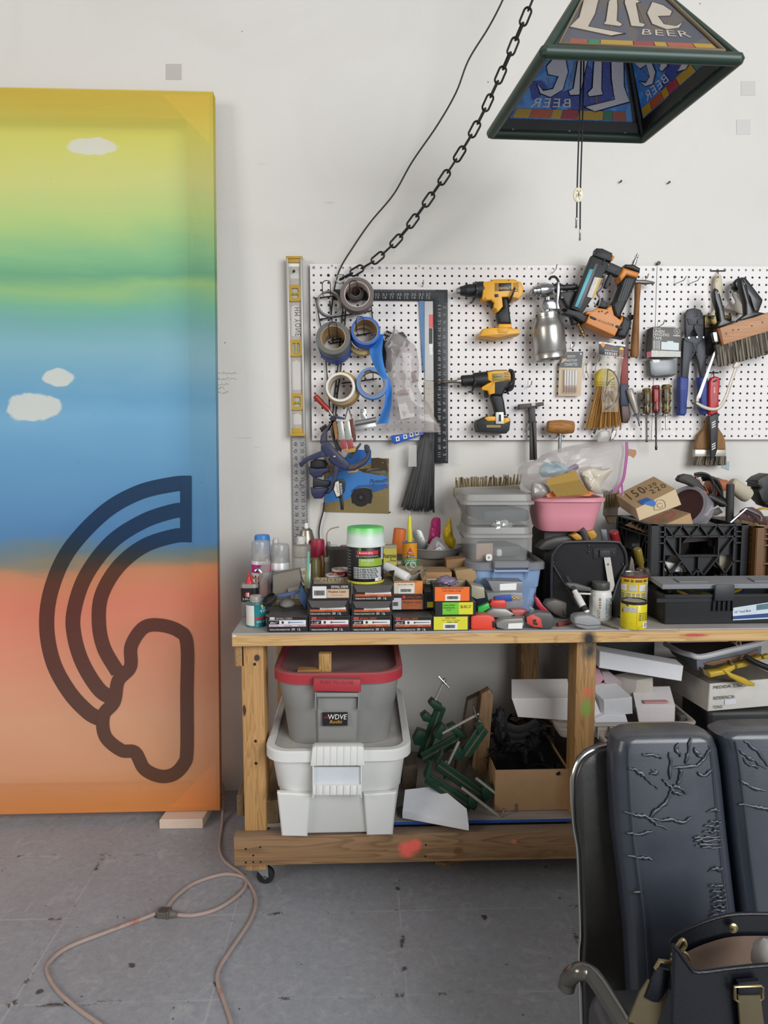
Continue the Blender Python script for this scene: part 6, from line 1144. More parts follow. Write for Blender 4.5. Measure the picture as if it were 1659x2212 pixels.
t,f,bb=crate_box('marker_box','yellow box of marker pens behind filler can',820,1184,857,1222,-.42,.03,'b9ae48',dust=.2);fq_(t,f,[],[('Sharpie',(.1,.36,.98,.72),PRK),('PEN',(.62,.24,.95,.34),PRK)]);part('lid_band',G().box(((bb[0].x+bb[1].x)/2,-.405,bb[1].z+.004),(bb[2]*1.02,.032,.009),.001),M('9a8f7a',.7),t)
solo('marker_box_stand',G().box(at(838,-.40,(TZ+bb[0].z)/2),(.07,.08,bb[0].z-TZ),.002),M('8f8270',.8),'cardboard carton under the yellow marker box','carton')
zs=U(885,1221,-.44).z
t,c,r,h=mcan('adhesive_can','orange and green construction adhesive can with yellow nozzle',885,1170,16,-.42,[('can_body',M('d98f1c',.4,0,.05),[(0,0),(1,0),(1,.97),(1.03,.975),(1.03,1),(.9,1),(.9,.985),(0,.985)])],None,'can',zs)
part('metal_rim',G().lathe(c,(0,0,1),[(.95*r,.97*h),(1.04*r,.97*h),(1.05*r,h),(1.0*r,1.02*h),(.9*r,1.0*h),(.95*r,.97*h)],28),STL,t);part('yellow_nozzle',G().lathe(c+V((0,0,h)),(0,0,1),[(.36*r,0),(.36*r,.3*h),(.20*r,1.1*h),(.13*r,1.15*h),(0,1.16*h)],18),M('cfc21e',.4),t);part('nozzle_tip',G().cyl(c+V((0,0,2.15*h)),c+V((0,0,2.33*h)),.0022,.0012,n=8),STL,t)
label('green_band',t,c,r,h,-88,88,.0,.30,M('2f8a48',.4));word(t,c,r,h,-66,70,.20,.28,'Construction',PRW);word(t,c,r,h,-48,52,.10,.18,'Adhesive',PRW);word(t,c,r,h,-34,36,.36,.44,'PRO',PRW,.0016);label('black_bar',t,c,r,h,-36,38,.34,.455,PRK,.0009)
fw=wrap(c,r,h,-30,30,.48,.80,.001);part('red_triangle',G().add([fw(0,0),fw(.5,0),fw(1,0),fw(.5,1)],[(0,1,3),(1,2,3)]),M('c0392a',.4),t);word(t,c,r,h,-14,16,.53,.60,'Sika',PRW,.0016)
solo('adhesive_stand_carton',G().box(V((c.x,-.42,(TZ+zs)/2-.0005)),(.075,.07,zs-TZ-.001),.002),M('8a7c64',.8),'brown carton under the orange adhesive can','carton')
pc=at(935,-.24);pz=U(940,1188,-.33).z;pr_=.095
GP=thing('galvanised_pan','shallow galvanised pan of hardware behind adhesive can','pan',pc);part('pan',G().lathe(V((pc.x,pc.y,pz-.03)),(0,0,1),[(0,0),(pr_*.86,0),(pr_*.96,.026),(pr_,.028),(pr_,.031),(pr_*.95,.031),(pr_*.84,.004),(0,.004)],36),M('a09c95',.45,.5,.25,15,wear='6a655f',wsc=20,wth=.62),GP)
solo('pan_stand_carton',G().box(V((pc.x,pc.y,(TZ+pz-.031)/2)),(.13,.13,pz-.032-TZ),.002),M('6f6250',.8),'dark cardboard carton under the galvanised pan','carton')
HB=thing('hinge_plate','tall perforated steel bracket leaning in the galvanised pan','bracket',U(925,1195,-.25));part('plate',E(c8((750,260),(790,205),(860,195),(915,225),(1040,510),(1000,620),(920,640),(860,520),(770,330)),-.26,.008,.001),M('8f8f8b',.4,.7,.2,30),HB)
for(x,y)in((818,240),(825,280),(918,350),(885,460),(1008,518)):part('hole',G().lathe(U(*c8((x,y))[0],-.2604),(0,-1,0),[(.0014,0),(.0014,.0003),(0,.0003)],8),PRK,HB)
for i,P in enumerate((c8((480,690),(520,430),(560,470),(560,680)),c8((545,650),(590,350),(600,380),(585,640)),c8((510,690),(500,500),(530,520),(540,690)))):solo('steel_clip',E(P,-.28-.01*i,.006,.001),M('5f5c57',.45,.6,.2),'dark steel bracket standing behind marker box, %s of three'%('tallest','rightmost','middle')[i]if i else 'dark steel bracket standing behind marker box, leftmost of three','bracket')
def sack(lab,P,Y,col,see=None,th=.03,name='plastic_bag',amp=.01,mat=None):
 """pouch: traced outline puffed towards and away from the camera"""
 Q=cat([V((a,b,0))for a,b in P],3,True);cx=sum(q.x for q in Q)/len(Q);cy_=sum(q.y for q in Q)/len(Q);vs=[];fs=[];n=len(Q);R=5
 for side in(-1,1):
  for j in range(R+1):
   f=j/R
   for i,q in enumerate(Q):
    x=cx+(q.x-cx)*(1-f);y=cy_+(q.y-cy_)*(1-f);d=th*sqrt(max(0,1-(1-f)**2.2))*.5;d+=amp*NZ.noise(V((x*.07,y*.07,side*3.1)))*min(1,f*3);p=U(x,y,Y+side*d);vs.append(p)
 m=(R+1)*n
 for s_ in range(2):
  for j in range(R):
   for i in range(n):k=(i+1)%n;fs.append((s_*m+j*n+i,s_*m+j*n+k,s_*m+(j+1)*n+k,s_*m+(j+1)*n+i))
 for i in range(n):k=(i+1)%n;fs.append((i,k,m+k,m+i))
 return solo(name,G().add(vs,fs),mat or M(col,.25,0,.12,30,see=see),lab,'bag',30)
sack('pink powder in a clear bag standing in the pan',c8((1110,0),(1240,-10),(1260,90),(1250,330),(1180,420),(1050,460),(1030,390),(1060,200)),-.24,'a82a66',.92,.04)
sack('yellow bag beside the pink powder bag',c8((1390,20),(1440,10),(1470,200),(1490,320),(1530,400),(1490,550),(1420,540),(1330,420),(1300,250),(1340,140)),-.25,'d0b01c',.92,.04)
zb=sack('grey zip bag with barcode label in front of pink bag',c8((1190,320),(1470,620),(1300,655),(930,640),(1000,560)),-.30,'9a8f8f',.8,.02);bq=quad(*Us(c8((1145,660),(1335,610),(1250,505),(1095,590)),-.3145));g=G().grid(bq,1,1);sub('barcode_label',g,WHT,zb);g=G();q2=lambda u,v:bq(u,v)+V((0,-.0006,0))
for i in range(11):g.grid(subq(q2,.14+i*.065,.25,.14+i*.065+(.02 if i%3 else .04),.8),1,1)
sub('barcode',g,PRK,zb)
t,f,bb=crate_box('cardboard_box','worn cardboard carton with white number label in the middle',908,1236,976,1262,-.50,.10,'a97f4f',dust=.4,zb=None);fq_(t,f,[('white_label',(.20,.0,.55,.45),'dad6cc')],[('0682055',(.23,.12,.52,.38),PRK)])
solo('carton_support',G().box(V(((bb[0].x+bb[1].x)/2,-.45,(TZ+bb[0].z)/2)),(bb[2]-.004,.09,bb[0].z-TZ-.0005),.001),M('6a5a44',.8),'flattened brown carton under the numbered cardboard box','carton')
t,f,bb=crate_box('open_carton','open brown carton with white caps behind the orange box',823,1236,908,1258,-.47,.08,'8a7856',open_=True)
for(x,y,r_,cl,lab)in((888,1226,.010,'d5d1ca','white ribbed cap in the open brown carton'),(880,1230,.013,'b9b5ad','clear round cap in the open brown carton')):solo('ribbed_bottle_top',G().lathe(U(x,y,-.44),(.3,-.6,.6),[(0,0),(r_,0),(r_,.016),(r_*.8,.016),(r_*.75,.004),(0,.004)],20),M(cl,.4),lab,'cap')
solo('green_scouring_pad',E(c2((548,640),(600,570),(660,640),(590,690)),-.43,.02,.002),M('232c20',.9,0,.3,80),'dark green scouring pad beside filler can','pad')
mcan('cream_pot','cream pot between filler can and marker box',865,1212,9,-.40,[('pot',M('c9c5bd',.4),[(0,0),(1,0),(1,1),(0,1)])],None,'pot')
for(P,Y,dp,cl,lab)in((c2((1292,550),(1530,530),(1535,690),(1300,690)),-.42,.06,'8a6a48','brown cardboard box, rear of two beside blue tote'),(c2((1400,680),(1640,650),(1655,770),(1580,850),(1420,780)),-.49,.05,'a3855e','tilted small cardboard box, front of two beside blue tote')):solo('small_cardboard_box',E(P,Y,dp,.001),M(cl,.8,0,.08,25),lab,'box')
# ---- bench right
def tote(name,lab,cat_,P0,w,d,h,yaw,body,rim,taper=.9,rimh=.02,rimo=.012,cr=.03,step=.006,lid=None,group=None,wall=True):
 """lofted bin: P0 = centre of its base"""
 t=thing(name,lab,cat_,P0,group);mx=zrot(P0,yaw);g=G(mx);k=taper
 lv=[(w*k-.01,d*k-.01,cr*.8,0),(w*k,d*k,cr,.006),(w*(k+1)/2,d*(k+1)/2,cr,h*.5),(w*(k+1)/2+step,d*(k+1)/2+step,cr,h*.52),(w,d,cr,h-rimh)]
 if wall:lv+=[(w-.006,d-.006,cr,h-rimh),(w*k-.008,d*k-.008,cr,.008)]
 g.tub(lv,5);part('bin',g,body,t)
 if rim:
  g=G(mx);g.tub([(w,d,cr,h-rimh),(w+2*rimo,d+2*rimo,cr+rimo,h-rimh),(w+2*rimo,d+2*rimo,cr+rimo,h-.004),(w+2*rimo-.008,d+2*rimo-.008,cr+rimo,h),(w-.01,d-.01,cr,h),(w-.012,d-.012,cr,h-rimh),(w,d,cr,h-rimh)],5,False,False);part('rim',g,rim,t)
 return t,mx
Yn=-.50;zr=U(1090,1216,Yn).z;cx=(U(1012,1216,Yn).x+U(1183,1216,Yn).x)/2;yfar=UZ(985,1168,zr).y;wB=U(1183,1216,Yn).x-U(1010,1216,Yn).x-.024;dB=min(.40,yfar-Yn-.02)
BC0=V((cx,Yn+dB/2+.012,TZ));blue=M('8ea8cc',.5,0,.06,10,dust=.45);blr=M('77797f',.55,0,.08,10,dust=.7)
t,mx=tote('blue_storage_bin','light blue storage tote with dusty lid under the clear boxes','tote',BC0,wB,dB,zr-TZ,0,blue,blr,.86,.022,.012)
g=G(mx);g.tub([(wB-.012,dB-.012,.03,zr-TZ-.018),(wB-.012,dB-.012,.03,zr-TZ-.010)],5);part('lid_panel',g,blr,t)
a,b=U(1066,1212,Yn-.014),U(1144,1228,Yn-.014);part('latch_handle',G().box(((a.x+b.x)/2,Yn-.008,(a.z+b.z)/2),(b.x-a.x,.022,a.z-b.z),.004),blr,t)
for s_ in(-1,1):part('handle_rib',G().ext([V(((a.x+b.x)/2+s_*(b.x-a.x)*.47,Yn+.004,b.z)),V(((a.x+b.x)/2+s_*(b.x-a.x)*.47,Yn-.012,b.z)),V(((a.x+b.x)/2+s_*(b.x-a.x)*.47,Yn+.006,b.z-.035))],(.003,0,0)),blue,t)
part('handle_lip',G().tube([V((a.x+.004,Yn-.008,b.z-.008)),V((b.x-.004,Yn-.008,b.z-.008))],.004,8),blue,t)
fr=M('c4c5c4',.3,0,.08,12,see=.17);frl=M('b3b2af',.4,0,.06,12,see=.6,dust=.3)
def clearbox(lab,x0,x1,yrim,ybot,Y,d,yaw,zb,inside):
 a=U(x0,ybot,Y);b=U(x1,yrim,Y);w_=b.x-a.x;h=b.z-zb;c=V(((a.x+b.x)/2,Y+d/2,zb));t=thing('clear_storage_box',lab,'box',c,'clear lidded boxes on the blue tote');mx=zrot(c,yaw);g=G(mx)
 g.tub([(w_*.93-.01,d*.95-.01,.02,0),(w_*.93,d*.95,.024,.005),(w_,d,.026,h),(w_-.005,d-.005,.024,h),(w_*.93-.006,d*.95-.006,.022,.004)],5);part('tub',g,fr,t)
 g=G(mx);g.tub([(w_,d,.026,h-.004),(w_+.018,d+.018,.034,h-.004),(w_+.018,d+.018,.034,h+.004),(w_+.002,d+.002,.028,h+.008),(w_-.004,d-.004,.026,h+.026),(w_-.024,d-.024,.02,h+.029),(w_-.04,d-.04,.016,h+.025)],5);part('lid',g,frl,t)
 for(nm,bx,dim,cl)in inside:part(nm,G(mx).box((bx[0]*w_,bx[1]*d,bx[2]*h),(dim[0]*w_,dim[1]*d,dim[2]*h),.008,MX.Rotation(.2,3,'Z'),2),M(cl,.6,0,.3,30),t)
 return t,c,h,w_
zl=zr-.008
t,c,h1,w1=clearbox('lower clear lidded box with tan card on the blue tote',1013,1150,1158,1204,-.46,.26,-2,zl,[('dark_contents',(.1,.05,.3),(.55,.5,.42),'45464a'),('tan_card',(-.22,-.44,.42),(.28,.02,.6),'a88a70'),('white_roll',(.02,-.40,.35),(.1,.06,.3),'d0cdc8')])
p=U(1056,1204,-.468);part('white_tag',G().ext([p+V((x,0,z))for x,z in rrect(.018,.02,.006)],(0,-.002,0)),WHT,t);part('tag_print',G().ext([p+V((x,-.0025,z))for x,z in rrect(.007,.008,.003)],(0,-.0006,0)),M('9a9a98',.5),t)
t,c,h2,w2=clearbox('upper clear lidded box with dark cables on the stack',1009,1155,1087,1142,-.46,.27,-3,zl+h1+.0295,[('dark_contents',(.04,-.05,.42),(.72,.75,.5),'24262a'),('dark_contents',(.2,-.2,.5),(.4,.4,.45),'2c2e33')])
part('foil_scrap',G().blob(U(1085,1133,-.452),(.03,.008,.012),.6,4,8),M('cfcfcb',.2,.7),t,20)
pk_=M('d58d98',.4,0,.05,10);YT=-.46;zt0=U(1240,1151,YT).z;zt1=U(1240,1076,YT).z;ax_,bx_=U(1156,1110,YT).x,U(1320,1110,YT).x;wT=bx_-ax_-.02;TC_=V(((ax_+bx_)/2+.004,YT+.13,zt0))
t,mx=tote('pink_wash_tub','pink plastic tub holding a big zip bag','tub',TC_,wT,.25,zt1-zt0,-5,pk_,pk_,.82,.012,.008,.05,0)
for k,(dx,dy,wd,cl)in enumerate(((-.01,.0,.13,'33302c'),)):solo('tub_support_case',G().box(V((TC_.x+dx,TC_.y+.02,(TZ+zt0)/2)),(wd,.16,zt0-TZ-.001),.012,seg=2),M(cl,.6,0,.2,dust=.3),'dark tool case under the pink tub','case')
ZBm=M('c9c2c0',.15,0,.1,20,see=.42,spec=.6)
zb=sack('big clear zip bag with purple seal in the pink tub',c3((625,310),(660,255),(800,200),(830,170),(1000,110),(1200,70),(1550,55),(1545,250),(1515,400),(1440,500),(1200,500),(850,510),(720,470),(650,400)),-.37,'c9c2c0',.42,.13,'zip_bag',.03,ZBm)
sub('zip_seal',G().tube([U(x,y,-.405)for x,y in c3((1555,55),(1556,150),(1545,260),(1520,390),(1445,490))],.0045,6,k=4,flat=(.0015,(0,1,0))),M('a0508a',.4),zb);sub('zip_seal',G().tube([U(x,y,-.40)for x,y in c3((1450,495),(1515,420),(1520,520))],.004,6),M('b878a8',.4),zb)
sack('blue tissue wad inside the zip bag',c3((800,300),(850,240),(950,225),(1050,260),(1040,330),(920,350),(840,360)),-.36,'8fc0cc',None,.06);sack('clear bag of cream powder in the pink tub',c3((1150,310),(1250,270),(1330,290),(1440,290),(1340,420),(1330,490),(1240,490),(1180,400)),-.44,'d0c6b4',.95,.05);sack('grey clear bag at left of the pink tub',c3((745,410),(800,400),(880,430),(900,520),(750,525)),-.44,'aaa49c',.9,.04);sack('purple cloth inside the zip bag',c3((890,330),(980,320),(1120,240),(1130,300),(950,370)),-.34,'7a5a8a',None,.03)
sp=thing('sandpaper_sheet','folded brown sandpaper sheet sticking out of the pink tub','sandpaper',U(1225,1070,-.47));snd=M('a5843f',.85,0,.12,200,.4,500)
part('fold',E(c3((865,378),(1120,300),(1155,380),(885,430)),-.475,.0008),snd,sp);part('fold',G().ext([U(*p,y_)for p,y_ in zip(c3((885,430),(1155,380),(1245,500),(960,525)),(-.475,-.475,-.49,-.49))],(0,.0008,0)),M('8f7234',.85,0,.12,200,.4,500),sp)
solo('orange_card',E(c3((868,510),(920,478),(1240,480),(1280,495),(1240,520),(880,530)),-.465,.002),M('d9742a',.5),'bright orange card under the sandpaper in pink tub','card')
def bigbrush(lab,fer,br,hd,Y):
 t=thing('wide_paint_brush',lab,'brush',U(*hd[-1],Y));part('ferrule',E(fer,Y,.02,.002),M('8a7f6f',.5,.2,.2),t);part('handle',E(hd,Y+.002,.014,.005,3),M('7d6a50',.6,0,.15,30),t);r2=random.Random(len(lab))
 (x0,y0),(x1,y1),h=br
 for i in range(46):f=i/45;part('bristle_tuft',G().tube([U(x0+(x1-x0)*f,y0+(y1-y0)*f,Y+.008),U(x0+(x1-x0)*f*1.02+r2.uniform(-3,3),y0+(y1-y0)*f-h+r2.uniform(-4,4),Y+.008+r2.uniform(-.008,.008))],.0026,5),M(['8a7a58','75674a','a08e68','63563c'][i%4],.9),t)
bigbrush('wide dusty brush standing behind the clear boxes',c3((85,450),(205,440),(640,430),(660,500),(190,540),(80,525)),((985,1054),(1122,1047),20),c3((90,525),(190,535),(200,700),(190,850),(160,880),(130,840),(150,660),(110,570)),-.10)
bigbrush('dusty brush end standing right of the pink tub',c3((1370,620),(1485,615),(1480,690),(1365,690)),((1305,1098),(1337,1096),35),c3((1370,690),(1480,690),(1450,760),(1400,760)),-.16)
GB=thing('black_tool_bag','black fabric tool bag with steel strap standing open','bag',at(1270,-.48));gy=-.50;fab=M('1b1a1e',.85,0,.25,30,.2,400)
bp=c6((190,1380),(195,720),(230,590),(320,480),(440,440),(1060,438),(1170,490),(1235,620),(1245,800),(1180,1000),(1130,1240),(1100,1380));part('back_panel',E(bp,gy,.012,.003),fab,GB);part('piping',G().tube([U(x,y,gy-.004)for x,y in c6((200,1300),(205,720),(240,600),(330,490),(440,455),(1060,452),(1165,505),(1225,630),(1232,790))],.0042,8,k=5),M('26252a',.5,0,.2,dust=.3),GB)
part('bag_body',G().box(V((at(1265,gy+.06).x,gy+.075,TZ+.05)),(.17,.12,.10),.012,seg=2),fab,GB)
part('side_pocket',G().ext([U(*p,y_)for p,y_ in zip(c6((225,780),(560,1330),(560,1480),(200,1480)),(gy-.002,gy-.05,gy-.05,gy-.004))],(0,.003,0)),M('141316',.8,0,.5,400),GB);part('side_pocket',G().ext([U(*p,y_)for p,y_ in zip(c6((1215,790),(1040,1240),(1060,1480),(1230,1480)),(gy-.002,gy-.04,gy-.04,gy-.004))],(0,.003,0)),M('141316',.8,0,.5,400),GB)
part('webbing',G().tube([U(*p,y_)for p,y_ in zip(c6((225,770),(400,1060),(560,1330)),(gy-.004,gy-.03,gy-.052))],.003,6),M('2e2d30',.6),GB);part('webbing',G().tube([U(*p,y_)for p,y_ in zip(c6((1215,780),(1100,1040),(1035,1260)),(gy-.004,gy-.025,gy-.042))],.003,6),M('2e2d30',.6),GB)
part('strap_patch',E(c6((775,540),(1095,525),(1090,660),(780,690)),gy-.003,.004,.001),M('1f1e22',.7),GB);part('strap_loop',E(c6((865,565),(1010,560),(1010,660),(870,665)),gy-.010,.008,.002),M('2a292d',.6),GB)
part('steel_strap',G().ext([U(*p,y_)for p,y_ in zip(c6((922,665),(1012,662),(1070,1040),(1060,1130),(1000,1140),(960,900)),(gy-.006,gy-.006,gy-.022,gy-.026,gy-.026,gy-.016))],(0,.0015,0)),M('8a867e',.5,.5,.15,20,wear='4a443e',wsc=50,wth=.64),GB)
for(x,y)in((715,500),(717,590),(817,612),(1053,603),(225,735),(1185,757)):part('rivet',G().lathe(U(*c6((x,y))[0],gy-.0035),(0,-1,0),[(.0032,0),(.0026,.0016),(0,.002)],12),M('3a393c',.5,.3),GB)
p0,p1=U(*c6((983,758))[0],gy-.013),V((0,-1,0));part('strap_hole',G().lathe(p0,p1,[(.0022,0),(.0022,.0004),(0,.0004)],10),PRK,GB)
solo('grey_power_tool',E(c6((20,540),(120,440),(260,390),(450,370),(540,400),(520,440),(350,480),(220,570),(60,570)),-.42,.06,.012,3),M('4a4a47',.5,0,.15,dust=.4),'curved grey power tool shell behind the black bag','power tool');
for P,lab in((c6((465,370),(550,325),(630,370),(650,430),(540,432)),'left yellow tool housing behind the black bag'),(c6((680,305),(790,285),(835,350),(820,400),(740,425),(700,360)),'right yellow tool housing behind the black bag')):solo('yellow_tool_housing',E(P,-.44,.04,.006,2),M('b5851c',.5,0,.1,dust=.25),lab,'power tool')
solo('grey_tool_handle',G().tube([U(x,y,-.44)for x,y in c6((690,480),(670,400),(640,320),(610,280))],.010,10,k=3),M('3c3c3e',.6,dust=.3),'grey tool handle between the yellow housings','tool');solo('steel_angle',E(c6((875,275),(960,280),(980,440),(905,440)),-.42,.006,.001),M('55585c',.45,.5,.1),'grey steel angle standing behind the black bag','bracket')
for(x,y,r_,cl,lab,Yq)in((1050,300,.016,'8a2028','red handle end behind the black bag',-.34),(1380,540,.013,'7a6a24','yellow screwdriver handle beside the crate',-.40),(1408,815,.011,'5a4038','round dark knob beside the milk crate',-.43),(1500,820,.010,'4a443f','dark handle end touching the milk crate',-.43)):
 p=U(*c6((x,y))[0],Yq);solo('hand_tool',G().lathe(p,(.35,.3,-1),[(0,0),(r_*.8,.001),(r_,.005),(r_,.05),(r_*.7,.06),(r_*.6,max(.07,(p.z-TZ)*1.06)),(0,max(.071,(p.z-TZ)*1.07))],16),M(cl,.35,0,.15,dust=.2),lab,'tool')
solo('rusty_chisel',E(c6((1260,880),(1300,650),(1330,700),(1355,870)),-.44,.008,.001),M('6a5f55',.5,.3,.3),'speckled steel blade standing beside the milk crate','blade')
solo('grey_scissor_handle',E(c6((395,1040),(430,1015),(560,1030),(755,1090),(750,1140),(600,1130),(470,1110)),gy-.06,.02,.006,3),M('55534f',.5,0,.1,dust=.4),'long grey tool lying in the bag front','tool');solo('cream_rod',G().cyl(*Us(c6((510,1160),(740,1168)),gy-.058),.003,n=8),M('cfc8b4',.5),'thin cream rod lying in the bag front','rod')
def crate(lab,P,w,d,h,col,name='milk_crate'):
 t=thing(name,lab,'crate',V((P.x+w/2,P.y+d/2,P.z)));m=M(col,.5,0,.15,25,dust=.28);T=.0045
 def face(o,ux,wd,inward):
  def bar(u0,v0,u1,v1,th=T,dp=.022,nm='rib'):
   a,b=o+ux*(u0*wd)+V((0,0,v0*h)),o+ux*(u1*wd)+V((0,0,v1*h));n=V(inward);part(nm,G().bar(a+n*dp/2,b+n*dp/2,dp,th,up=(b-a).cross(n)),m,t)
  for u in(.0,.14,.86,1.0):bar(u,.0,u,1)
  for v in(.0,.28,.86,1.0):bar(0,v,1,v)
  for v in(.92,.78,.55):bar(0,v,.14,v);bar(.86,v,1,v)
  for i in range(8):u0=.14+i*.09;bar(u0,.86 if i%2 else 1,u0+.09,1 if i%2 else .86,.003)
  for(p,q)in(((.14,.86),(.5,.28)),((.86,.86),(.5,.28)),((.14,.55),(.42,.0)),((.86,.55),(.58,.0)),((.14,.28),(.32,.55)),((.86,.28),(.68,.55)),((.14,.0),(.5,.45)),((.86,.0),(.5,.45)),((.14,.28),(.28,0)),((.86,.28),(.72,0))):bar(*p,*q,.004)
  bar(.30,.62,.70,.62);bar(.30,.62,.30,.86);bar(.70,.62,.70,.86);bar(.5,.28,.5,.62)
  n=V(inward)
  for(P4)in(((.0,0),(.14,0),(.14,1),(0,1)),((.86,0),(1,0),(1,1),(.86,1)),((.14,.62),(.30,.62),(.30,.86),(.14,.86)),((.70,.62),(.86,.62),(.86,.86),(.70,.86)),((.32,.61),(.68,.61),(.5,.3)),((.14,.87),(.86,.87),(.86,.99),(.14,.99))):part('web_panel',G().ext([o+ux*(u*wd)+V((0,0,v*h))+n*.016 for u,v in P4],n*.003),m,t)
 face(P,V((1,0,0)),w,(0,1,0));face(P+V((0,d,0)),V((0,-1,0)),d,(1,0,0));face(P+V((w,0,0)),V((0,1,0)),d,(-1,0,0));face(P+V((w,d,0)),V((-1,0,0)),w,(0,-1,0))
 part('floor_grid',G().box(P+V((w/2,d/2,.004)),(w-.01,d-.01,.008)),m,t);return t
YC=-.36;p=at(1404,YC);ztp=hgt(1500,1135,YC);wC=U(1617,1135,YC).x-p.x;crate('black plastic milk crate full of sanding gear',p,wC,.31,ztp-TZ,'121215')
p2=V((p.x+wC+.006,-.40,TZ));crate('brown plastic milk crate at the right frame edge',p2,.33,.33,hgt(1640,1140,-.40)-TZ,'6a4a28')
kraft=M('b3946c',.8,0,.06,20);kr2=M('c9b592',.8,0,.06,20)
def ray_box(name,lab,F,top,mats,cat_='box'):
 """box from its traced front face (lower left, lower right, upper right, upper left) and the run of its top edge"""
 a,b,c_,d_=F;t=thing(name,lab,cat_,a);dv=top;part('carton',G().ext([a,b,c_,d_],dv,.001),mats,t);return t
YQ=-.37;F4=Us(c5((375,855),(795,695),(735,540),(340,735)),YQ);dv=U(*c5((145,600))[0],YQ+.13)-F4[3]
t=ray_box('cardboard_box','upper cardboard box with pen numbers and blue tape in the crate',F4,dv,kr2)
TP=quad(F4[3],F4[2],F4[2]+dv,F4[3]+dv);up=(F4[2]-F4[3]).cross(dv).normalized();up=up if up.z>0 else-up
part('lid_face',G().grid(lambda u,v:TP(u,v)+up*.0012,1,1),kraft,t)
for s_,(u0,v0,u1,v1)in(('150',(.12,.45,.55,.85)),('120',(.58,.55,.86,.72)),('220',(.56,.25,.95,.48))):q=subq(TP,u0,v0,u1,v1);part('lettering',tex(G(),s_,lambda u,v:q(u,v)+up*.0020,1.3,.2),M('4a3a28',.7),t)
part('blue_tape',G().add([TP(.16,.0)+up*.0022,TP(.42,0)+up*.0022,TP(.40,.22)+up*.0022,TP(.18,.26)+up*.0022],[(0,1,2,3)]).add([q+V((0,-.0014,0))for q in Us(c5((405,680),(515,640),(540,690),(515,712)),YQ-.001)],[(0,1,2,3)]),M('2f66b0',.6),t)
c=c5((580,700))[0];part('logo_print',G().tube([U(c[0]+x,c[1]+y,YQ-.0015)for x,y in((-12,10),(-8,-8),(0,-12),(9,-9),(12,2),(8,6))],.0008,4,k=4,closed=True).tube([U(c[0]+6*cos(q),c[1]+5*sin(q),YQ-.0015)for q in[i*.5 for i in range(12)]],.0006,4),M('9a7f68',.7),t)
F5=Us(c5((480,925),(940,920),(880,770),(830,770)),-.352);t=ray_box('cardboard_box','lower cardboard box with red print in the crate',Us(c5((470,985),(940,985),(885,780),(640,890)),-.33),V((-.02,.16,.01)),kraft);part('red_print',G().tube([U(x,y,-.333)for x,y in c5((520,870),(600,800),(700,760),(720,790),(650,850))],.003,6,k=4,flat=(.0006,(0,1,0))),M('8a3a30',.7),t)
def discs(lab,cx_,cy_,r_,n,Y,cols,ax,step,name):
 for i in range(n):
  c=U(cx_,cy_,Y)+V(ax).normalized()*step*i;solo(name,G().lathe(c,ax,[(0,0),(r_,0),(r_,.0022),(0,.0022)],36),cols[i%len(cols)],lab%i if '%' in lab else lab,'sanding disc',group='sanding discs in the crate')
red_=M('4a2a2a',.7,0,.2,60);clrb=M('a8a4aa',.15,0,.1,see=.45,spec=.6)
for i in range(5):solo('sanding_disc',G().lathe(U(1480+i*4,1098-i*3,-.26+.008*i),(-.72,-.5,.42),[(0,0),(.066,0),(.066,.0024),(0,.0024)],40),red_ if i%2==0 else M('5f4a44',.7,0,.2,60),'dark red sanding disc leaning in the crate, %s of five'%('nearest','second','third','fourth','last')[i],'sanding disc',group='sanding discs in the crate')
g=G();c=U(1485,1096,-.27);ax=V((-.72,-.5,.42)).normalized();g.lathe(c-ax*.02,ax,[(.070,-.012),(.073,-.012),(.073,.03),(.070,.03),(.070,-.012)],40);g.lathe(c-ax*.02,ax,[(.06,.028),(.073,.03),(.073,.034),(.06,.034),(.06,.028)],40);solo('clear_disc_case',g,clrb,'clear round disc case around the sanding discs','case')
PS=thing('corded_polisher','orange and black corded sander with wound cable in the crate','power tool',at(1545,-.22));oc=M('a85a2c',.5,0,.1,dust=.2)
part('leather_guard',E(c7((310,250),(350,190),(430,165),(520,180),(640,260),(720,370),(760,440),(680,480),(600,400),(480,330),(330,280)),-.27,.03,.006,2),M('2b2725',.6,0,.15,dust=.2),PS);part('guard_edge',G().tube([U(x,y,-.272)for x,y in c7((540,180),(650,265),(730,380),(765,445))],.0012,6,k=4),M('a8623c',.6),PS)
part('motor_body',E(c7((860,205),(960,240),(1080,260),(1110,330),(1060,420),(980,440),(900,580),(860,640),(780,600),(760,520)),-.24,.07,.015,3),oc,PS);part('front_orange',E(c7((640,440),(700,405),(770,440),(740,500),(680,490)),-.275,.03,.006),oc,PS);part('rivet',G().lathe(U(*c7((630,388))[0],-.273),(0,-1,0),[(.0025,0),(.002,.001),(0,.001)],10),M('b08a68',.4),PS)
for k in range(7):part('cable_loop',G().tube([U(x+k*5-4*(k%3),y+k*2+3*(k%2),-.275+.009*k)for x,y in c7((560,170),(660,155),(770,190),(830,280),(850,400),(800,500),(720,560))],.0048,8,k=5),M('1c1b1b',.6,0,.15,dust=.35),PS)
part('side_handle',G().lathe(U(*c7((760,500))[0],-.29),U(*c7((1010,625))[0],-.30)-U(*c7((760,500))[0],-.29),[(0,0),(.011,.0),(.010,.03),(.0125,.05),(.009,.06),(.004,.061),(.004,.066),(0,.066)],16),BLK,PS);part('cable_end',G().tube([U(x,y,-.28)for x,y in c7((870,330),(930,430),(1000,550),(1060,640))],.004,8,k=4),M('222121',.6,dust=.3),PS);part('rubber_flap',E(c7((770,790),(820,720),(930,670),(985,740),(900,790),(800,800)),-.28,.008,.001),M('55514c',.6),PS)
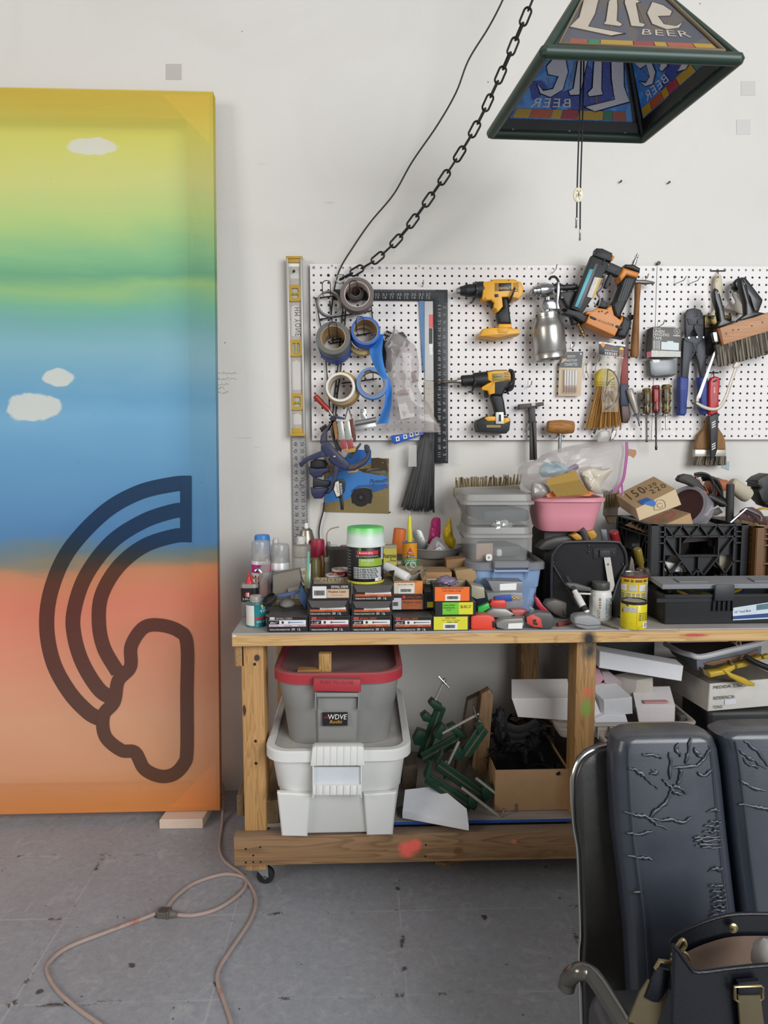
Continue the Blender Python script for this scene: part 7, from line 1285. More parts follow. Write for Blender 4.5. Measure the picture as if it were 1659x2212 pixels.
solo('rubber_tube',G().cyl(*Us(c7((1095,310),(1080,900)),-.30),.0125,n=20,b=.003),M('2e2d2d',.6,0,.15,dust=.4),'black rubber tube standing upright in the crate','tube')
p0,p1=Us(c7((1090,300),(1470,580)),-.20);solo('dust_bag',G().lathe(p0,p1-p0,[(0,0),(.018,0),(.023,.006),(.024,.03),(.026,.055),(.0255,.072),(.022,.080),(.013,.084),(0,.085)],24),M('b9ae98',.9,0,.06,60,.3,200),'beige cloth sander dust bag above the crate','dust bag')
SD=thing('sanding_plate','maroon sander plate with chrome handle on the brown crate','sander',at(1650,-.34));part('plate',E(c7((1220,840),(1260,720),(1340,670),(1440,665),(1560,730),(1640,850),(1660,940),(1500,900)),-.35,.012,.003),M('452528',.6,0,.15),SD);part('yellow_ring',G().lathe(U(*c7((1590,830))[0],-.33),(.3,.9,.3),[(.03,0),(.034,0),(.034,.012),(.03,.012),(.03,0)],30),M('c8a048',.6),SD);part('chrome_handle',G().tube([U(x,y,-.37)for x,y in c7((1095,895),(1300,715),(1340,700),(1540,800),(1550,870))],.0042,10,k=3),CHR,SD)
for(x,y)in((1370,810),(1450,815)):part('bolt',G().lathe(U(*c7((x,y))[0],-.351),(0,-1,0),[(.0034,0),(.0034,.002),(0,.0026)],12),M('6a4a48',.4,.4),SD)
BT2=thing('black_power_tool','black power tool with thin rod at right frame edge','power tool',at(1655,-.2));part('housing',E(c7((1500,260),(1560,210),(1680,160),(1760,200),(1760,560),(1600,600),(1560,560),(1510,420),(1560,380),(1500,360)),-.18,.07,.012,3),M('232324',.5,0,.2,dust=.3),BT2);part('rod',G().cyl(*Us(c7((1330,270),(1560,345)),-.19),.0024,n=8),BLK,BT2);part('motor_housing',E(c7((1520,450),(1700,420),(1760,700),(1600,640),(1560,580)),-.17,.06,.012,3),M('1c1c1d',.5,0,.2),BT2)
for(P,Y,cl,lab)in((c5((620,1365),(615,1265),(700,1275),(830,1310),(850,1365)),-.33,'d0cdc6','white printed bag seen low in the black crate'),(c5((1170,1330),(1180,1130),(1290,1140),(1280,1350)),-.32,'b5ab98','tan carton with print seen in the black crate'),(c5((950,890),(1050,850),(1150,890),(1140,1050),(800,1080)),-.30,'4a3c3c','dark folded sandpaper belts inside the black crate')):solo('crate_packet',E(P,Y,.04,.003),M(cl,.6,0,.2,40),lab,'packet')
part('lettering',tex(G(),'ADP',quad(*Us(c5((640,1366),(860,1366),(855,1335),(640,1335)),-.3312))),M('2a4a7a',.5),[o for o in COL.objects if o.name=='crate_packet'][0])
yt0=yb(1434,1349);TB=thing('tool_box','black plastic tool box with grey lid ajar and paper label','tool box',at(1540,yt0+.1));xl=U(1434,1349,yt0).x;ht=hgt(1434,1284,yt0)-TZ;tw=.41;td=.17;tbm=M('121317',.5,0,.12,20,dust=.2)
c=V((xl+tw/2,yt0+td/2,TZ));g=G(MX.Translation(c));g.tub([(tw-.006,td-.006,.006,0),(tw,td,.006,.003),(tw+.006,td+.006,.006,ht*.9),(tw+.012,td+.012,.006,ht*.9),(tw+.012,td+.012,.006,ht),(tw-.002,td-.002,.006,ht),(tw-.012,td-.012,.006,.004)],3);part('tray',g,tbm,TB)
l0=U(1408,1244,yt0);lz=l0.z;LG=M('83868c',.5,0,.08,12,dust=.5)
g=G();P=[V((xl-.008,yt0-.002,ht+TZ+.028)),V((xl+tw+.008,yt0-.002,ht+TZ+.028)),V((xl+tw+.008,yt0+td*.5,ht+TZ+.036)),V((xl+tw+.008,yt0+td,ht+TZ+.012)),V((xl-.008,yt0+td,ht+TZ+.012)),V((xl-.008,yt0+td*.5,ht+TZ+.036))];g.ext([P[0],P[1],P[2],P[5]],V((0,.002,-.014)),.002);g.ext([P[5],P[2],P[3],P[4]],V((0,0,-.012)),.002);part('lid',g,LG,TB)
for x0 in(.05,.27):part('lid_compartment',G().box(V((xl+x0+.04,yt0+.035,ht+TZ+.0335)),(.085,.04,.004),.001,MX.Rotation(.09,3,'X')),M('77797f',.5,dust=.4),TB)
lx=U(1562,1284,yt0-.006).x;part('latch',G().tub([],1)if 0 else G().box(V((lx,yt0-.012,TZ+ht+.006)),(.058,.008,.048),.006,seg=2),M('2b2d32',.5,0,.1,dust=.3),TB)
for k in range(5):part('latch_rib',G().box(V((lx-.028+k*.014,yt0-.006,TZ+ht*.62)),(.003,.008,.03),.0008),tbm,TB)
part('front_recess',G().box(V((lx-.11,yt0-.002,TZ+ht*.80)),(.16,.004,.012),.001),tbm,TB)
F=quad(*Us([(1583,1340),(1668,1336),(1668,1300),(1583,1313)],yt0-.004));lbp=part('paper_label',G().grid(F,1,1),M('c4d0da',.5,0,.15,30),TB);part('blue_band',G().grid(subq(lambda u,v:F(u,v)+V((0,-.0005,0)),0,.08,1,.34),1,1),M('23407a',.5),TB);q=subq(F,.05,.55,.46,.72);part('lettering',tex(G(),'16" Tool Box',lambda u,v:q(u,v)+V((0,-.0006,0))),PRK,TB);part('print_picture',G().grid(subq(lambda u,v:F(u,v)+V((0,-.0005,0)),.6,.6,1,.95),1,1),M('55707a',.5,0,.5,60),TB)
rr=random.Random(8)
for i,(x,cl)in enumerate(((1490,'8a6a2a'),(1515,'3a3a3c'),(1540,'a89a3a'),(1585,'c8a81c'),(1625,'3a4a8a'),(1470,'6a5a4a'))):p=V((U(x,1275,yt0+.05).x,yt0+.03+.018*i,TZ+ht*.8));solo('hand_tool',G().cyl(p,p+V((rr.uniform(-.06,.06),.03,rr.uniform(.005,.016))),.006,.004,n=10),M(cl,.4,0,.2),'hand tool lying in the open tool box, number %d from front'%(i+1)if 0 else('amber','black','olive','bright yellow','blue','brown')[i]+' tool handle lying in the open tool box','tool')
def rcan(name,lab,x,ybot,ytop,hw,prof,cat_='can'):
 p=UZ(x,ybot,TZ);r=hw/pxm(p);return mcan(name,lab,x,ytop,hw,p.y+r,prof,None,cat_)
ym=M('cdb92c',.4,0,.06,20);t,c,r,h=rcan('filler_tin','tall yellow printed tin with maroon rims at bench front',1368,1340,1238,29.5,[('can_body',M('d3c98a',.4,0,.1,30),[(0,0),(1,0),(1,.97),(0,.97)]),('top_rim',M('7a1f2c',.4),[(1,.93),(1.015,.935),(1.015,.985),(1,.99),(1,.93)]),('metal_lid',STL,[(1.02,.98),(1.03,1),(.95,1.0),(.93,.985),(0,.985)]),('base_rim',M('7a1f2c',.4),[(1,0),(1.012,0),(1.012,.05),(1,.055),(1,0)])])
label('yellow_band',t,c,r,h,-88,88,.82,.93,M('d0b020',.4));label('yellow_field',t,c,r,h,-88,40,.62,.82,M('cfae22',.4),.0004)
for k,(a0,a1)in enumerate(((-82,-46),(-38,-4),(4,36))):label('picture_panel',t,c,r,h,a0,a1,.65,.79,M(['d5d2cc','b9b5ad','cfccc6'][k],.5,0,.4,90),.0009)
label('white_side',t,c,r,h,42,75,.3,.84,M('d5d3ce',.5),.0008)
for k in range(12):word(t,c,r,h,-70,34,.18+k*.036,.198+k*.036,'--- ---- -- --- ----',M('6a5f2c',.6),name='small_print')
word(t,c,r,h,-60,40,.845,.9,'---- -- ----- ---',M('5a4a14',.6))
t,c,r,h=rcan('yellow_tin','small yellow smeared tin with dark rim in front of tall tin',1371,1361,1295,27.5,[('can_body',M('d6c41c',.35,0,.1,30,wear='3a3a1c',wsc=28,wth=.58),[(0,0),(.98,0),(1,.02),(1,.9),(.97,.92),(0,.92)]),('rim',M('2c2a26',.4,.4),[(1,.89),(1.05,.9),(1.05,.96),(1.0,.99),(.9,.985),(.88,.95),(0,.95),(0,.9)]),('dried_lid',M('9a948a',.5,0,.3,60),[(.86,.955),(.4,.965),(0,.965)])])
label('silver_label',t,c,r,h,-70,-8,.62,.80,M('b5b3ab',.5,0,.4,150));label('white_label',t,c,r,h,22,68,.06,.26,WHT);label('yellow_strip',t,c,r,h,-8,-4,.05,.86,M('d0a81c',.4))
word(t,c,r,h,28,62,.08,.24,'||||I|||II||',PRK,.0014,name='barcode')
for k in range(5):word(t,c,r,h,2,52,.34+k*.06,.37+k*.06,'--- -- -----',M('5a5220',.6),name='small_print')
t,c,r,h=rcan('medium_bottle','white acrylic medium bottle with black cap',1298,1342,1257,23.5,[('bottle',M('d3d0cb',.4,0,.04),[(0,0),(.96,0),(1,.02),(1,.66),(.96,.74),(.84,.79),(.78,.80),(0,.80)]),('cap',M('3b3b38',.5,0,.1,dust=.6),[(.80,.81),(.82,.83),(.82,.97),(.78,1),(0,1)])],'bottle');label('paper_label',t,c,r,h,-60,85,.08,.66,M('dedbd4',.5));word(t,c,r,h,10,38,.10,.62,'GOLDEN',M('2f86b5',.4),.0011,1);word(t,c,r,h,42,50,.12,.6,'--- --- -----',PRK,.0011,1,'small_print');word(t,c,r,h,-26,-14,.34,.62,'---- -- --- --',M('77756f',.6),.0011,1,'small_print');word(t,c,r,h,-34,-18,.08,.3,'|||I||II',PRK,.0011,1,'barcode')
a,b=U(*c4((1000,250))[0],-.555),U(*c4((1110,450))[0],-.60);a0=a+(a-b)*.22;MK=thing('paint_marker','white paint marker with black cap leaning against the bag','marker',b);part('barrel',G().lathe(b,a-b,[(0,0),(.0085,0),(.0098,.003),(.0098,(a-b).length*.72),(.008,(a-b).length*.76),(.008,(a-b).length)],20),M('d5d2cd',.35),MK);part('cap',G().lathe(a,a-b,[(.0085,-.01),(.0085,.0),(.0062,.022),(.0055,.036),(0,.037)],16),BLK,MK);part('black_label',G().lathe(b,a-b,[(.0100,.006),(.0100,.022)],20),PRK,MK)
def tmeas(lab,F,Y,dp,cl,side,clip=True,tape=None):
 t=thing('tape_measure',lab,'tape measure',U(*F[0],Y),'tape measures at the bench front');part('housing',E(F,Y,dp,.006,3),M(cl,.45,0,.08,20,dust=.5),t)
 for nm,P,c_ in side:part(nm,E(P,Y-.0012,.003,.0006),M(c_,.5,0,.1),t)
 return t
ytm=yb(1100,1361)
t=tmeas('bright orange chalk box at bench front',c4((205,480),(230,465),(345,462),(385,480),(402,520),(400,575),(390,580),(210,578),(203,560)),yb(1045,1360),.05,'e0442c',[('black_window',c4((372,515),(402,505),(404,560),(375,565)),'1c1a1a')]);part('grey_lens',G().lathe(U(*c4((290,480))[0],yb(1045,1360)+.02)+V((0,0,.004)),(0,0,1),[(.019,0),(.019,.001),(0,.0012)],24),M('8d8a86',.4,dust=.4),t)
tmeas('red and black tape measure with rubber grip, centre of bench front',c4((640,480),(665,450),(740,440),(830,450),(862,490),(860,550),(830,575),(770,578),(700,560),(645,530)),ytm,.035,'4a4b48',[('red_face',c4((640,480),(690,460),(750,490),(765,560),(700,558),(645,530)),'c8463a'),('clip_button',c4((682,500),(720,495),(728,545),(690,540)),'3a3836')])
for k in range(5):pass
tmeas('dusty brown tape measure behind the grey one',c6((115,1330),(150,1270),(260,1245),(440,1290),(530,1350),(520,1450),(450,1500),(360,1510),(250,1450),(130,1360)),yb(1215,1338),.04,'57504a',[('button',c6((345,1390),(400,1385),(415,1470),(360,1480)),'3a342f'),('red_badge',c6((490,1395),(522,1380),(515,1470),(478,1480)),'7a2a30')])
t=tmeas('grey oval chalk reel at bench front beside the white bottle',c6((515,1500),(560,1470),(700,1455),(840,1500),(885,1545),(880,1630),(830,1660),(690,1668),(560,1630),(515,1580)),yb(1270,1361),.045,'8f9092',[('seam',c6((520,1570),(700,1600),(880,1590),(880,1600),(700,1610),(520,1580)),'4a4a4c')])
solo('red_level_stick',G().tube([p+V((0,0,.006))for p in(UZ(*c6((280,1620))[0],TZ),UZ(*c6((420,1590))[0],TZ),UZ(*c6((530,1520))[0],TZ))],.006,8),M('8a3a34',.4,0,.15,dust=.3),'small dusty red plastic level lying by the grey reel','level');solo('grey_pencil',G().cyl(UZ(*c6((890,1590))[0],TZ)+V((0,0,.004)),UZ(*c6((1140,1660))[0],TZ)+V((0,0,.004)),.0042,n=8),M('7d766c',.5,0,.2,wear='4a443c',wth=.6),'grey knife handle lying before the small yellow tin','knife')
def pbox(lab,F,Y,dp,cl,see,lab2=None,lid=True):
 t=thing('plastic_parts_box',lab,'box',U(*F[0],Y),'clear plastic parts boxes');part('body',E(F,Y,dp,.002),M(cl,.25,0,.15,30,see=see,dust=.4),t)
 if lab2:part('paper_label',E(lab2,Y-.0008,.001),WHT,t)
 return t
pbox('clear flat box with barcode lying at bench front',c4((405,525),(460,498),(610,490),(625,535),(605,572),(480,580),(410,560)),yb(1100,1361),.05,'8d8a84',.9,c4((500,530),(610,525),(605,570),(495,570)))
pbox('upper clear parts box with paper label on the stack',c4((340,200),(610,205),(605,280),(380,282)),-.55,.06,'8f9092',.8,c4((432,222),(562,215),(560,268),(432,272)));pbox('lower clear parts box holding blue and brass pieces',c4((330,290),(605,290),(620,355),(600,420),(480,430),(340,350)),-.57,.08,'a3a3a2',.6);solo('blue_packet',E(c4((390,320),(520,305),(530,355),(400,358)),-.578,.006,.001),M('1f479a',.5),'blue packet inside the lower clear parts box','packet')
for i in range(4):p=U(*c4((520+i*16,330+8*(i%2)))[0],-.565);solo('brass_fitting',G().cyl(p,p+V((.014,0,.004)),.004,n=8).lathe(p,(1,0,.2),[(.006,0),(.006,.004),(0,.004)],8),M('b08a3a',.3,.8),'brass fitting in the lower clear parts box','fitting',group='brass fittings')
pbox('clear box of pale screws behind the green labelled box',c4((205,230),(310,250),(318,330),(250,340),(212,320)),-.575,.06,'b5ad94',.85)
solo('green_lighter',E(c4((262,405),(345,370),(357,410),(270,458),(260,440)),-.60,.02,.003),M('32b84a',.35),'bright green plastic case beside the yellow screw box','case');solo('red_tape_dispenser',E(c4((350,385),(370,350),(470,348),(487,370),(480,410),(380,412)),-.59,.03,.004),M('cf3a2c',.4,0,.1),'red plastic dispenser with black dial before the parts boxes','dispenser');solo('steel_tape_reel',E(c4((320,450),(380,410),(480,415),(550,460),(500,490),(390,488)),-.612,.04,.006,2),M('8a8780',.4,.3,.15,dust=.4),'dusty silver reel between orange chalk box and parts box','reel')
KF=thing('pruning_knife','red folding knife standing among the tape measures','knife',U(*c4((740,420))[0],-.60));part('handle',E(c4((700,320),(730,330),(770,390),(820,440),(760,440),(720,390)),-.60,.016,.003),M('a8263a',.4),KF);part('blade',E(c4((705,290),(728,340),(705,345),(698,315)),-.596,.004),M('5a2430',.4),KF);part('silver_blade',E(c4((650,395),(665,388),(720,435),(700,445)),-.61,.004),STL,KF)
solo('pink_pouch',E(c4((520,425),(600,420),(650,430),(640,470),(560,480),(530,455)),-.607,.03,.006,2),M('b5605a',.5,0,.1),'dusty pink plastic handle lying by the red knife','handle')
# ---- under
u1=K(490,1360,3.686);u2=K(860,1360,3.77);u3=K(1200,1360,3.614);u4=K(880,1440,5.82);u5=K(1440,1370,7.575);ch=K(1200,1540,3.292);S0=SZ+.0004
yw=yb(725,1806,S0)-.040;zr1=U(725,1622,yw).z;xa,xb=U(570,1640,yw).x,U(890,1640,yw).x;wW=xb-xa-.03;dW=.50;wtm=M('dcdcd8',.45,0,.05,8,wear='a8a49c',wsc=14,wth=.66)
WT=V(((xa+xb)/2,yw+dW/2+.014,S0));t,mx=tote('white_tote','large scuffed white storage tote on the lower shelf','tote',WT,wW,dW,zr1-S0,0,wtm,wtm,.84,.030,.016,.05)
part('lid_panel',G(mx).tub([(wW-.014,dW-.014,.05,zr1-S0-.022),(wW-.014,dW-.014,.05,zr1-S0-.014)],5),M('c9c6c0',.5,0,.08,8,dust=.4),t)
def tp(P,Y,dp,nm,mt,par,bev=.003):return part(nm,E(P,Y,dp,bev),mt,par)
yh=yw-.008;tp(u1((680,945),(700,932),(1070,932),(1090,945),(1098,1085),(665,1088)),yh-.010,.03,'grip',wtm,t);tp(u1((682,1245),(1070,1240),(1068,1320),(684,1322)),yh-.008,.022,'grip',wtm,t)
for s_ in(682,1066):tp(u1((s_,1085),(s_+9,1085),(s_+9,1340),(s_,1340)),yh-.006,.02,'grip_side',wtm,t,.001)
tp(u1((692,1095),(1064,1095),(1064,1232),(692,1236)),yh+.003,.004,'grip_recess',M('c6cbd0',.5),t,0);[part('corner_pilaster',G().ext([U(*p,y_)for p,y_ in zip(P,(yw+.014,yw+.014,yw+.037,yw+.037))],V((0,.02,0)),.004),wtm,t)for P in(u1((398,1300),(665,1315),(640,1652),(436,1648)),u1((1088,1315),(1352,1298),(1322,1638),(1115,1642)))]
for k in range(7):
 for(a,b,e)in((935,1084,0),(1246,1318,0)):tp(u1((715+k*54,a),(722+k*54,a),(720+k*54,b),(713+k*54,b)),yh-.012,.004,'grip_rib',wtm,t,.0008)
yr=yw+.035;zg0=zr1-.013;zg1=U(725,1456,yr).z;xa,xb=U(585,1470,yr).x,U(873,1470,yr).x;wR=xb-xa-.022;gm_=M('8e8d8a',.5,0,.06,10);rdm=M('a8303a',.5,0,.08,10,dust=.55);RT=V(((xa+xb)/2,yr+.20,zg0))
t,mx=tote('grey_tote','grey storage tote with dusty red lid stacked on white tote','tote',RT,wR,.37,zg1-zg0,0,gm_,rdm,.86,.030,.011,.07)
part('lid_panel',G(mx).tub([(wR-.012,.36,.06,zg1-zg0-.03),(wR-.012,.36,.06,zg1-zg0-.02)],5),M('8a686a',.7,0,.12,8,dust=.5),t)
yh=yr-.006;tp(u1((690,395),(1065,400),(1068,500),(685,490)),yh-.012,.03,'lid_latch',rdm,t);tp(u1((712,505),(1045,505),(1045,540),(712,540)),yh-.002,.016,'handle_bar',gm_,t);part('latch_print',tex(G(),'PUSH TO CLOSE',quad(*Us(u1((745,432),(1010,436),(1008,408),(748,405)),yh-.0126))),M('7d262e',.6),t)
for s_ in(702,1045):tp(u1((s_,500),(s_+10,500),(s_+8,645),(s_+2,645)),yh-.0,.02,'handle_side',gm_,t,.001)
part('front_panel',G().ext([U(*p,y_)for p,y_ in zip(u1((715,545),(1045,545),(1028,925),(722,922)),(yr+.010,yr+.010,yr+.034,yr+.034))],V((0,.02,0)),.004),gm_,t)
sk=part('radio_sticker',E(u1((760,660),(962,658),(962,765),(762,768)),yr+.0095,.001),M('17171a',.4),t)
for s_,P,mt in(('WDVE',u1((810,715),(955,715),(958,675),(805,675)),PRW),('Rocks',u1((818,748),(915,745),(918,718),(822,722)),M('e0a41c',.4)),('102.5',u1((775,706),(822,706),(822,690),(775,690)),M('c0303a',.4))):part('lettering',tex(G(),s_,quad(*Us(P,yr+.0088)),1,.15),mt,sk)
wd=wood('c9a468','9a7038',2,1.5);zt=zg1-.012
p=U(690,1454,yr+.05);solo('wood_offcut',G().box(V((p.x+.016,yr+.06,zg1-.018+.03)),(.035,.022,.06),.001),wd,'upright pine offcut standing on the red tote lid','wood');solo('wood_strip',G().box(V((p.x-.028,yr+.06,zg1-.018+.008)),(.066,.03,.015),.001),wood('b58a50','8a6030',0,1.5),'flat pine strip lying on the red tote lid','wood')
for i,(x0,x1,y0,y1,lab)in enumerate(((513,527,1755,1800,'outer board stub left of bench leg'),(572,602,1748,1797,'notched board end beside white tote'))):
 Y=-.60 if i else-.56;a,b=U(x0,y1,Y),U(x1,y0,Y);solo('board_offcut',G().box(V(((a.x+b.x)/2,Y+.15,S0+(b.z-a.z)/2)),(b.x-a.x,.30,b.z-a.z),.002),wood('8f7854','6a5438',1,1.3,dust=.3),lab,'board')
 if i:
  for z in(.25,.55,.8):solo('board_rib',G().box(V((a.x+.004,Y-.004,S0+(b.z-a.z)*z)),(.012,.006,.008),.001),wood('8f7854','6a5438',1,1.3),'tongue strip on the notched board, %s'%('lowest' if z==.25 else 'middle' if z==.55 else 'highest'),'wood strip')
wh=M('dcdde0',.9,0,.04,80,.3,250);sh_=M('cfcdc8',.8,0,.06,10)
solo('backing_board',G().box(V((.52,-.134,S0+.045)),(1.2,.012,.089),.002),sh_,'low white board standing at back of the lower shelf','board')
solo('timber_block',E(u1((1400,1090),(1515,1075),(1520,1130),(1505,1270),(1395,1270)),-.48,.09,.002),wood('5a4a3a','3f3226',1,1.5),'dark timber block behind the white tote','block');solo('dark_bracket',E(u1((1365,1480),(1420,1460),(1480,1500),(1465,1550),(1345,1552)),-.58,.05,.002),M('5a5450',.6,0,.2),'grey metal bracket on shelf beside the white tote','bracket')
def slab(lab,P,z,mt,name='foam_slab',zs=None):
 """slab lying or leaning: traced corners with heights"""
 g=G();Q=[UZ(x,y,z_)for(x,y),z_ in zip(P,z)];g.ext(Q,V((0,0,-.022)),.0015);return solo(name,g,mt,lab,'foam')
slab('pale foam slab lying under the green clamps',u2((55,1300),(330,1270),(560,1455),(575,1580),(35,1480)),(S0+.085,S0+.08,S0+.05,S0+.026,S0+.032),wh)
gn=M('123a28',.45,0,.12,20,dust=.25);thr=M('a8a399',.4,.35,.3,200,.8,500);cast=M('3a352f',.6,.2,.2)
def clamp(lab,bar,blocks,screw,tee,Y,bw=.014):
 t=thing('bar_clamp',lab,'clamp',U(*bar[0],Y),'green bar clamps on the lower shelf');P=Us(bar,Y);part('bar',G().bar(P[0],P[1],.034,bw,up=(0,-1,0),r=.002),gn,t);part('bar_groove',G().bar(P[0]+V((0,-bw*.52,0)),P[1]+V((0,-bw*.52,0)),.006,.002,up=(0,-1,0)),M('57503f',.6),t)
 for i,B in enumerate(blocks):part('jaw',E(B,Y-.016,.034,.004,2),gn,t)
 a,b=Us(screw,Y-.014);part('screw_rod',G().cyl(a,b,.0042,n=12),thr,t)
 n=int((b-a).length/.0045);g=G();d_=(b-a).normalized()
 for i in range(n):g.lathe(a+d_*(i*.0045),d_,[(.0042,0),(.0052,.0012),(.0042,.0024)],10)
 th_=part('thread',g,thr,t);th_['kind']='stuff';a,b=Us(tee,Y-.020);part('tee_handle',G().cyl(a,b,.0034,n=8),CHR,t);part('rod_end',G().blob(Us(screw,Y-.014)[1],(.006,.006,.006),0,n=12,m=8),STL,t);return t
clamp('green clamp standing upright with dark screw at left',u4((180,1150),(420,500)),[u4((265,470),(310,415),(440,500),(430,570),(330,540)),u4((165,630),(230,580),(310,650),(280,710),(200,690)),u4((65,920),(130,800),(240,830),(220,1010),(90,990))],u4((350,420),(465,170)),u4((388,120),(528,268)),-.40)
clamp('green clamp lying across the heap with thick steel screw',u4((190,1150),(640,900)),[u4((330,880),(430,720),(490,780),(420,940)),u4((500,770),(580,730),(760,900),(730,920),(640,890))],u4((440,840),(885,600)),u4((830,485),(900,730)),-.47)
clamp('green clamp with screw pointing down in the middle of heap',u4((960,770),(720,1110)),[u4((580,1070),(640,970),(700,1070),(710,1150),(640,1200),(590,1150)),u4((860,760),(940,710),(970,770),(900,870))],u4((650,940),(470,1310)),u4((490,1180),(470,1410)),-.52)
clamp('green clamp reaching right, upper of two near the carton',u4((380,1220),(1000,1660)),[u4((345,1230),(430,1080),(460,1090),(400,1240)),u4((930,1560),(990,1460),(1085,1540),(1060,1660),(1000,1700),(940,1670))],u4((860,1400),(1390,1810)),u4((1365,1725),(1375,1880)),-.54)
clamp('green clamp reaching right, lower of two near the carton',u4((250,1400),(800,1760)),[u4((210,1400),(280,1230),(310,1240),(290,1400),(420,1480),(400,1530),(330,1510)),u4((760,1680),(800,1600),(890,1660),(880,1780),(840,1820),(770,1780))],u4((680,1520),(1205,1920)),u4((1225,1780),(1135,2010)),-.57)
for P,Y,cl,lab in((u4((760,430),(930,345),(900,700),(820,1100),(700,1400),(590,1380),(640,1100)),-.42,('5f5040','463a2c'),'weathered plank leaning behind the green clamps'),(u4((935,345),(1030,290),(1085,360),(1040,900),(1000,1310),(880,1380),(810,1250),(880,820)),-.45,('8a6c48','664c30'),'squared timber leaning against the clamps')):solo('timber_plank',E(P,Y,.035,.002),wood(cl[0],cl[1],2,1.2),lab,'timber')
Yb=yb(1150,1752,S0);t,f,bb=crate_box('carton','open cardboard carton stuffed with black rubber offcuts',1069,1661,1229,1752,Yb,.26,'a98762',open_=True,dust=.1,inside='7a6248');rb=M('0a0a0b',.4,0,.3,20,spec=.35);rr=random.Random(12);a,b=bb[0],bb[1]
for i in range(40):x=rr.uniform(a.x+.015,b.x-.015);y=rr.uniform(Yb+.02,Yb+.24);z=b.z-.012+(y-Yb)*.35+rr.uniform(-.01,.015);L=rr.uniform(.02,.05);q=rr.uniform(0,6.3);c=V((x,y,z));solo('rubber_offcut',G().tube([c-V((L*cos(q),L*sin(q),.01)),c+V((0,0,rr.uniform(0,.02))),c+V((L*cos(q+.6),L*sin(q+.6),-.004))],.006,6,k=3,flat=(.002,(0,.3,1))),rb,'glossy black rubber offcut in the cardboard carton','offcut',group='black offcuts in the carton')
solo('offcut_fill',G().box(V(((a.x+b.x)/2,Yb+.13,(a.z+b.z)/2)),(bb[2]-.008,.25,bb[3]*.92),.004),rb,'mass of black bags filling the cardboard carton','bag')
for i in range(4):solo('black_strap',G().tube([U(x,y+i*0,-.42)for x,y in u2((870+i*5,790+i*55),(960,820+i*55),(1060,800+i*52),(1140,750+i*45))],.016,6,k=4,flat=(.004,(0,1,0))),M('141416',.7,0,.2),'curved black rubber band over the carton, %s of four'%('topmost','second','third','lowest')[i],'rubber band')
solo('black_rag',G().blob(U(*u2((830,800))[0],-.42),(.022,.03,.06),.4,3,4),M('0f0f11',.7),'black rag standing at left of the carton','rag')
fm_=lambda c_:M(c_,.9,0,.05,60,.4,220)
def block(lab,P,Y,dp,cl,name='foam_block',dv=None):return solo(name,G().ext(Us(P,Y),dv or V((0,dp,.01)),.002),fm_(cl),lab,'foam')
block('long pale foam block resting over the black carton',u2((925,565),(1400,560),(1395,745),(975,715)),-.44,.10,'c9c5c3',dv=V((.02,.10,.03)))
solo('shade_block',G().box(V((.87,-.17,.44)),(.30,.04,.48),.018,seg=2),M('0d0d0e',.6,0,.3,15),'added black block standing in for shade at the back of the right shelf bay','shade block')  # added black box, stands in for the deep shade behind the foam blocks
TY=-.47;za=U(1400,1563,TY).z;xa,xb=U(1285,1570,TY).x,U(1512,1570,TY).x;tm=M('b3a79e',.5,0,.06,10,dust=.3);c=V(((xa+xb)/2-.06,TY+.16,za-.05));t,mx=tote('beige_tray','shallow beige plastic tray of foam offcuts','tray',c,xb-xa+.10,.30,.05,0,tm,tm,.96,.008,.008,.02)
for k in range(8):part('rib',G().box(V((xa+.01+k*.038,TY+.004,za-.028)),(.003,.012,.036)),tm,t)
solo('tray_stand_box',G().box(V((c.x,c.y,(S0+za-.05)/2)),(.30,.26,za-.051-S0),.01),M('4a4744',.7),'dark carton holding up the beige tray','carton');pp_=V((U(1307,1604,TY-.02).x,TY-.03,U(1307,1604,TY-.02).z));solo('pipe_end',G().lathe(pp_,(0,1,0),[(.0075,0),(.010,0),(.010,.2),(.0075,.2),(.0075,0)],20),M('c4b8a8',.5),'round beige pipe end below the tray','pipe')
for(lab,P,Y,dv,cl)in(('long white foam bar bridging the blocks',u3((345,170),(1000,285),(985,405),(340,300)),-.42,V((0,.06,.004)),'d9d9db'),('tilted pink speckled foam block behind the post',u3((300,290),(345,310),(385,385),(320,460),(250,400)),-.36,V((-.04,.08,0)),'b58a94'),('mauve foam block behind the grey topped block',u3((360,330),(420,330),(520,410),(515,480),(400,470)),-.36,V((0,.08,0)),'a39598'),('white foam block with grey painted top',u3((375,550),(600,530),(605,660),(375,680)),-.43,V((-.03,.08,.025)),'c9c9ca'),('squared beige foam block under the long bar',u3((635,400),(765,375),(765,480),(740,560),(610,590)),-.38,V((-.06,.06,.0)),'bdb6ac'),('fuzzy foam block with pink stripe in the tray',u3((628,605),(935,600),(930,740),(650,735)),-.44,V((.02,.09,.035)),'d0c9c8'),('white foam scrap at left of the tray',u3((305,700),(400,660),(550,672),(570,740),(310,748)),-.44,V((0,.05,.006)),'dcdcdf'),('white foam wedge behind the bench post',u3((290,520),(310,540),(358,660),(310,710),(280,700)),-.42,V((-.03,.05,0)),'d6d6d9')):block(lab,P,Y,0,cl,dv=dv)
solo('pink_stripe_pad',G().box(U(*u3((780,585))[0],-.425)+V((0,0,.010)),(.078,.024,.003),.001),M('cf9a9a',.9),'faded pink strip on top of the fuzzy foam block','foam');solo('grey_wrapped_block',G().box(U(*u3((985,690))[0],-.40),(.026,.03,.028),.004),M('55534f',.4,0,.3),'small grey wrapped block at the tray corner','block')
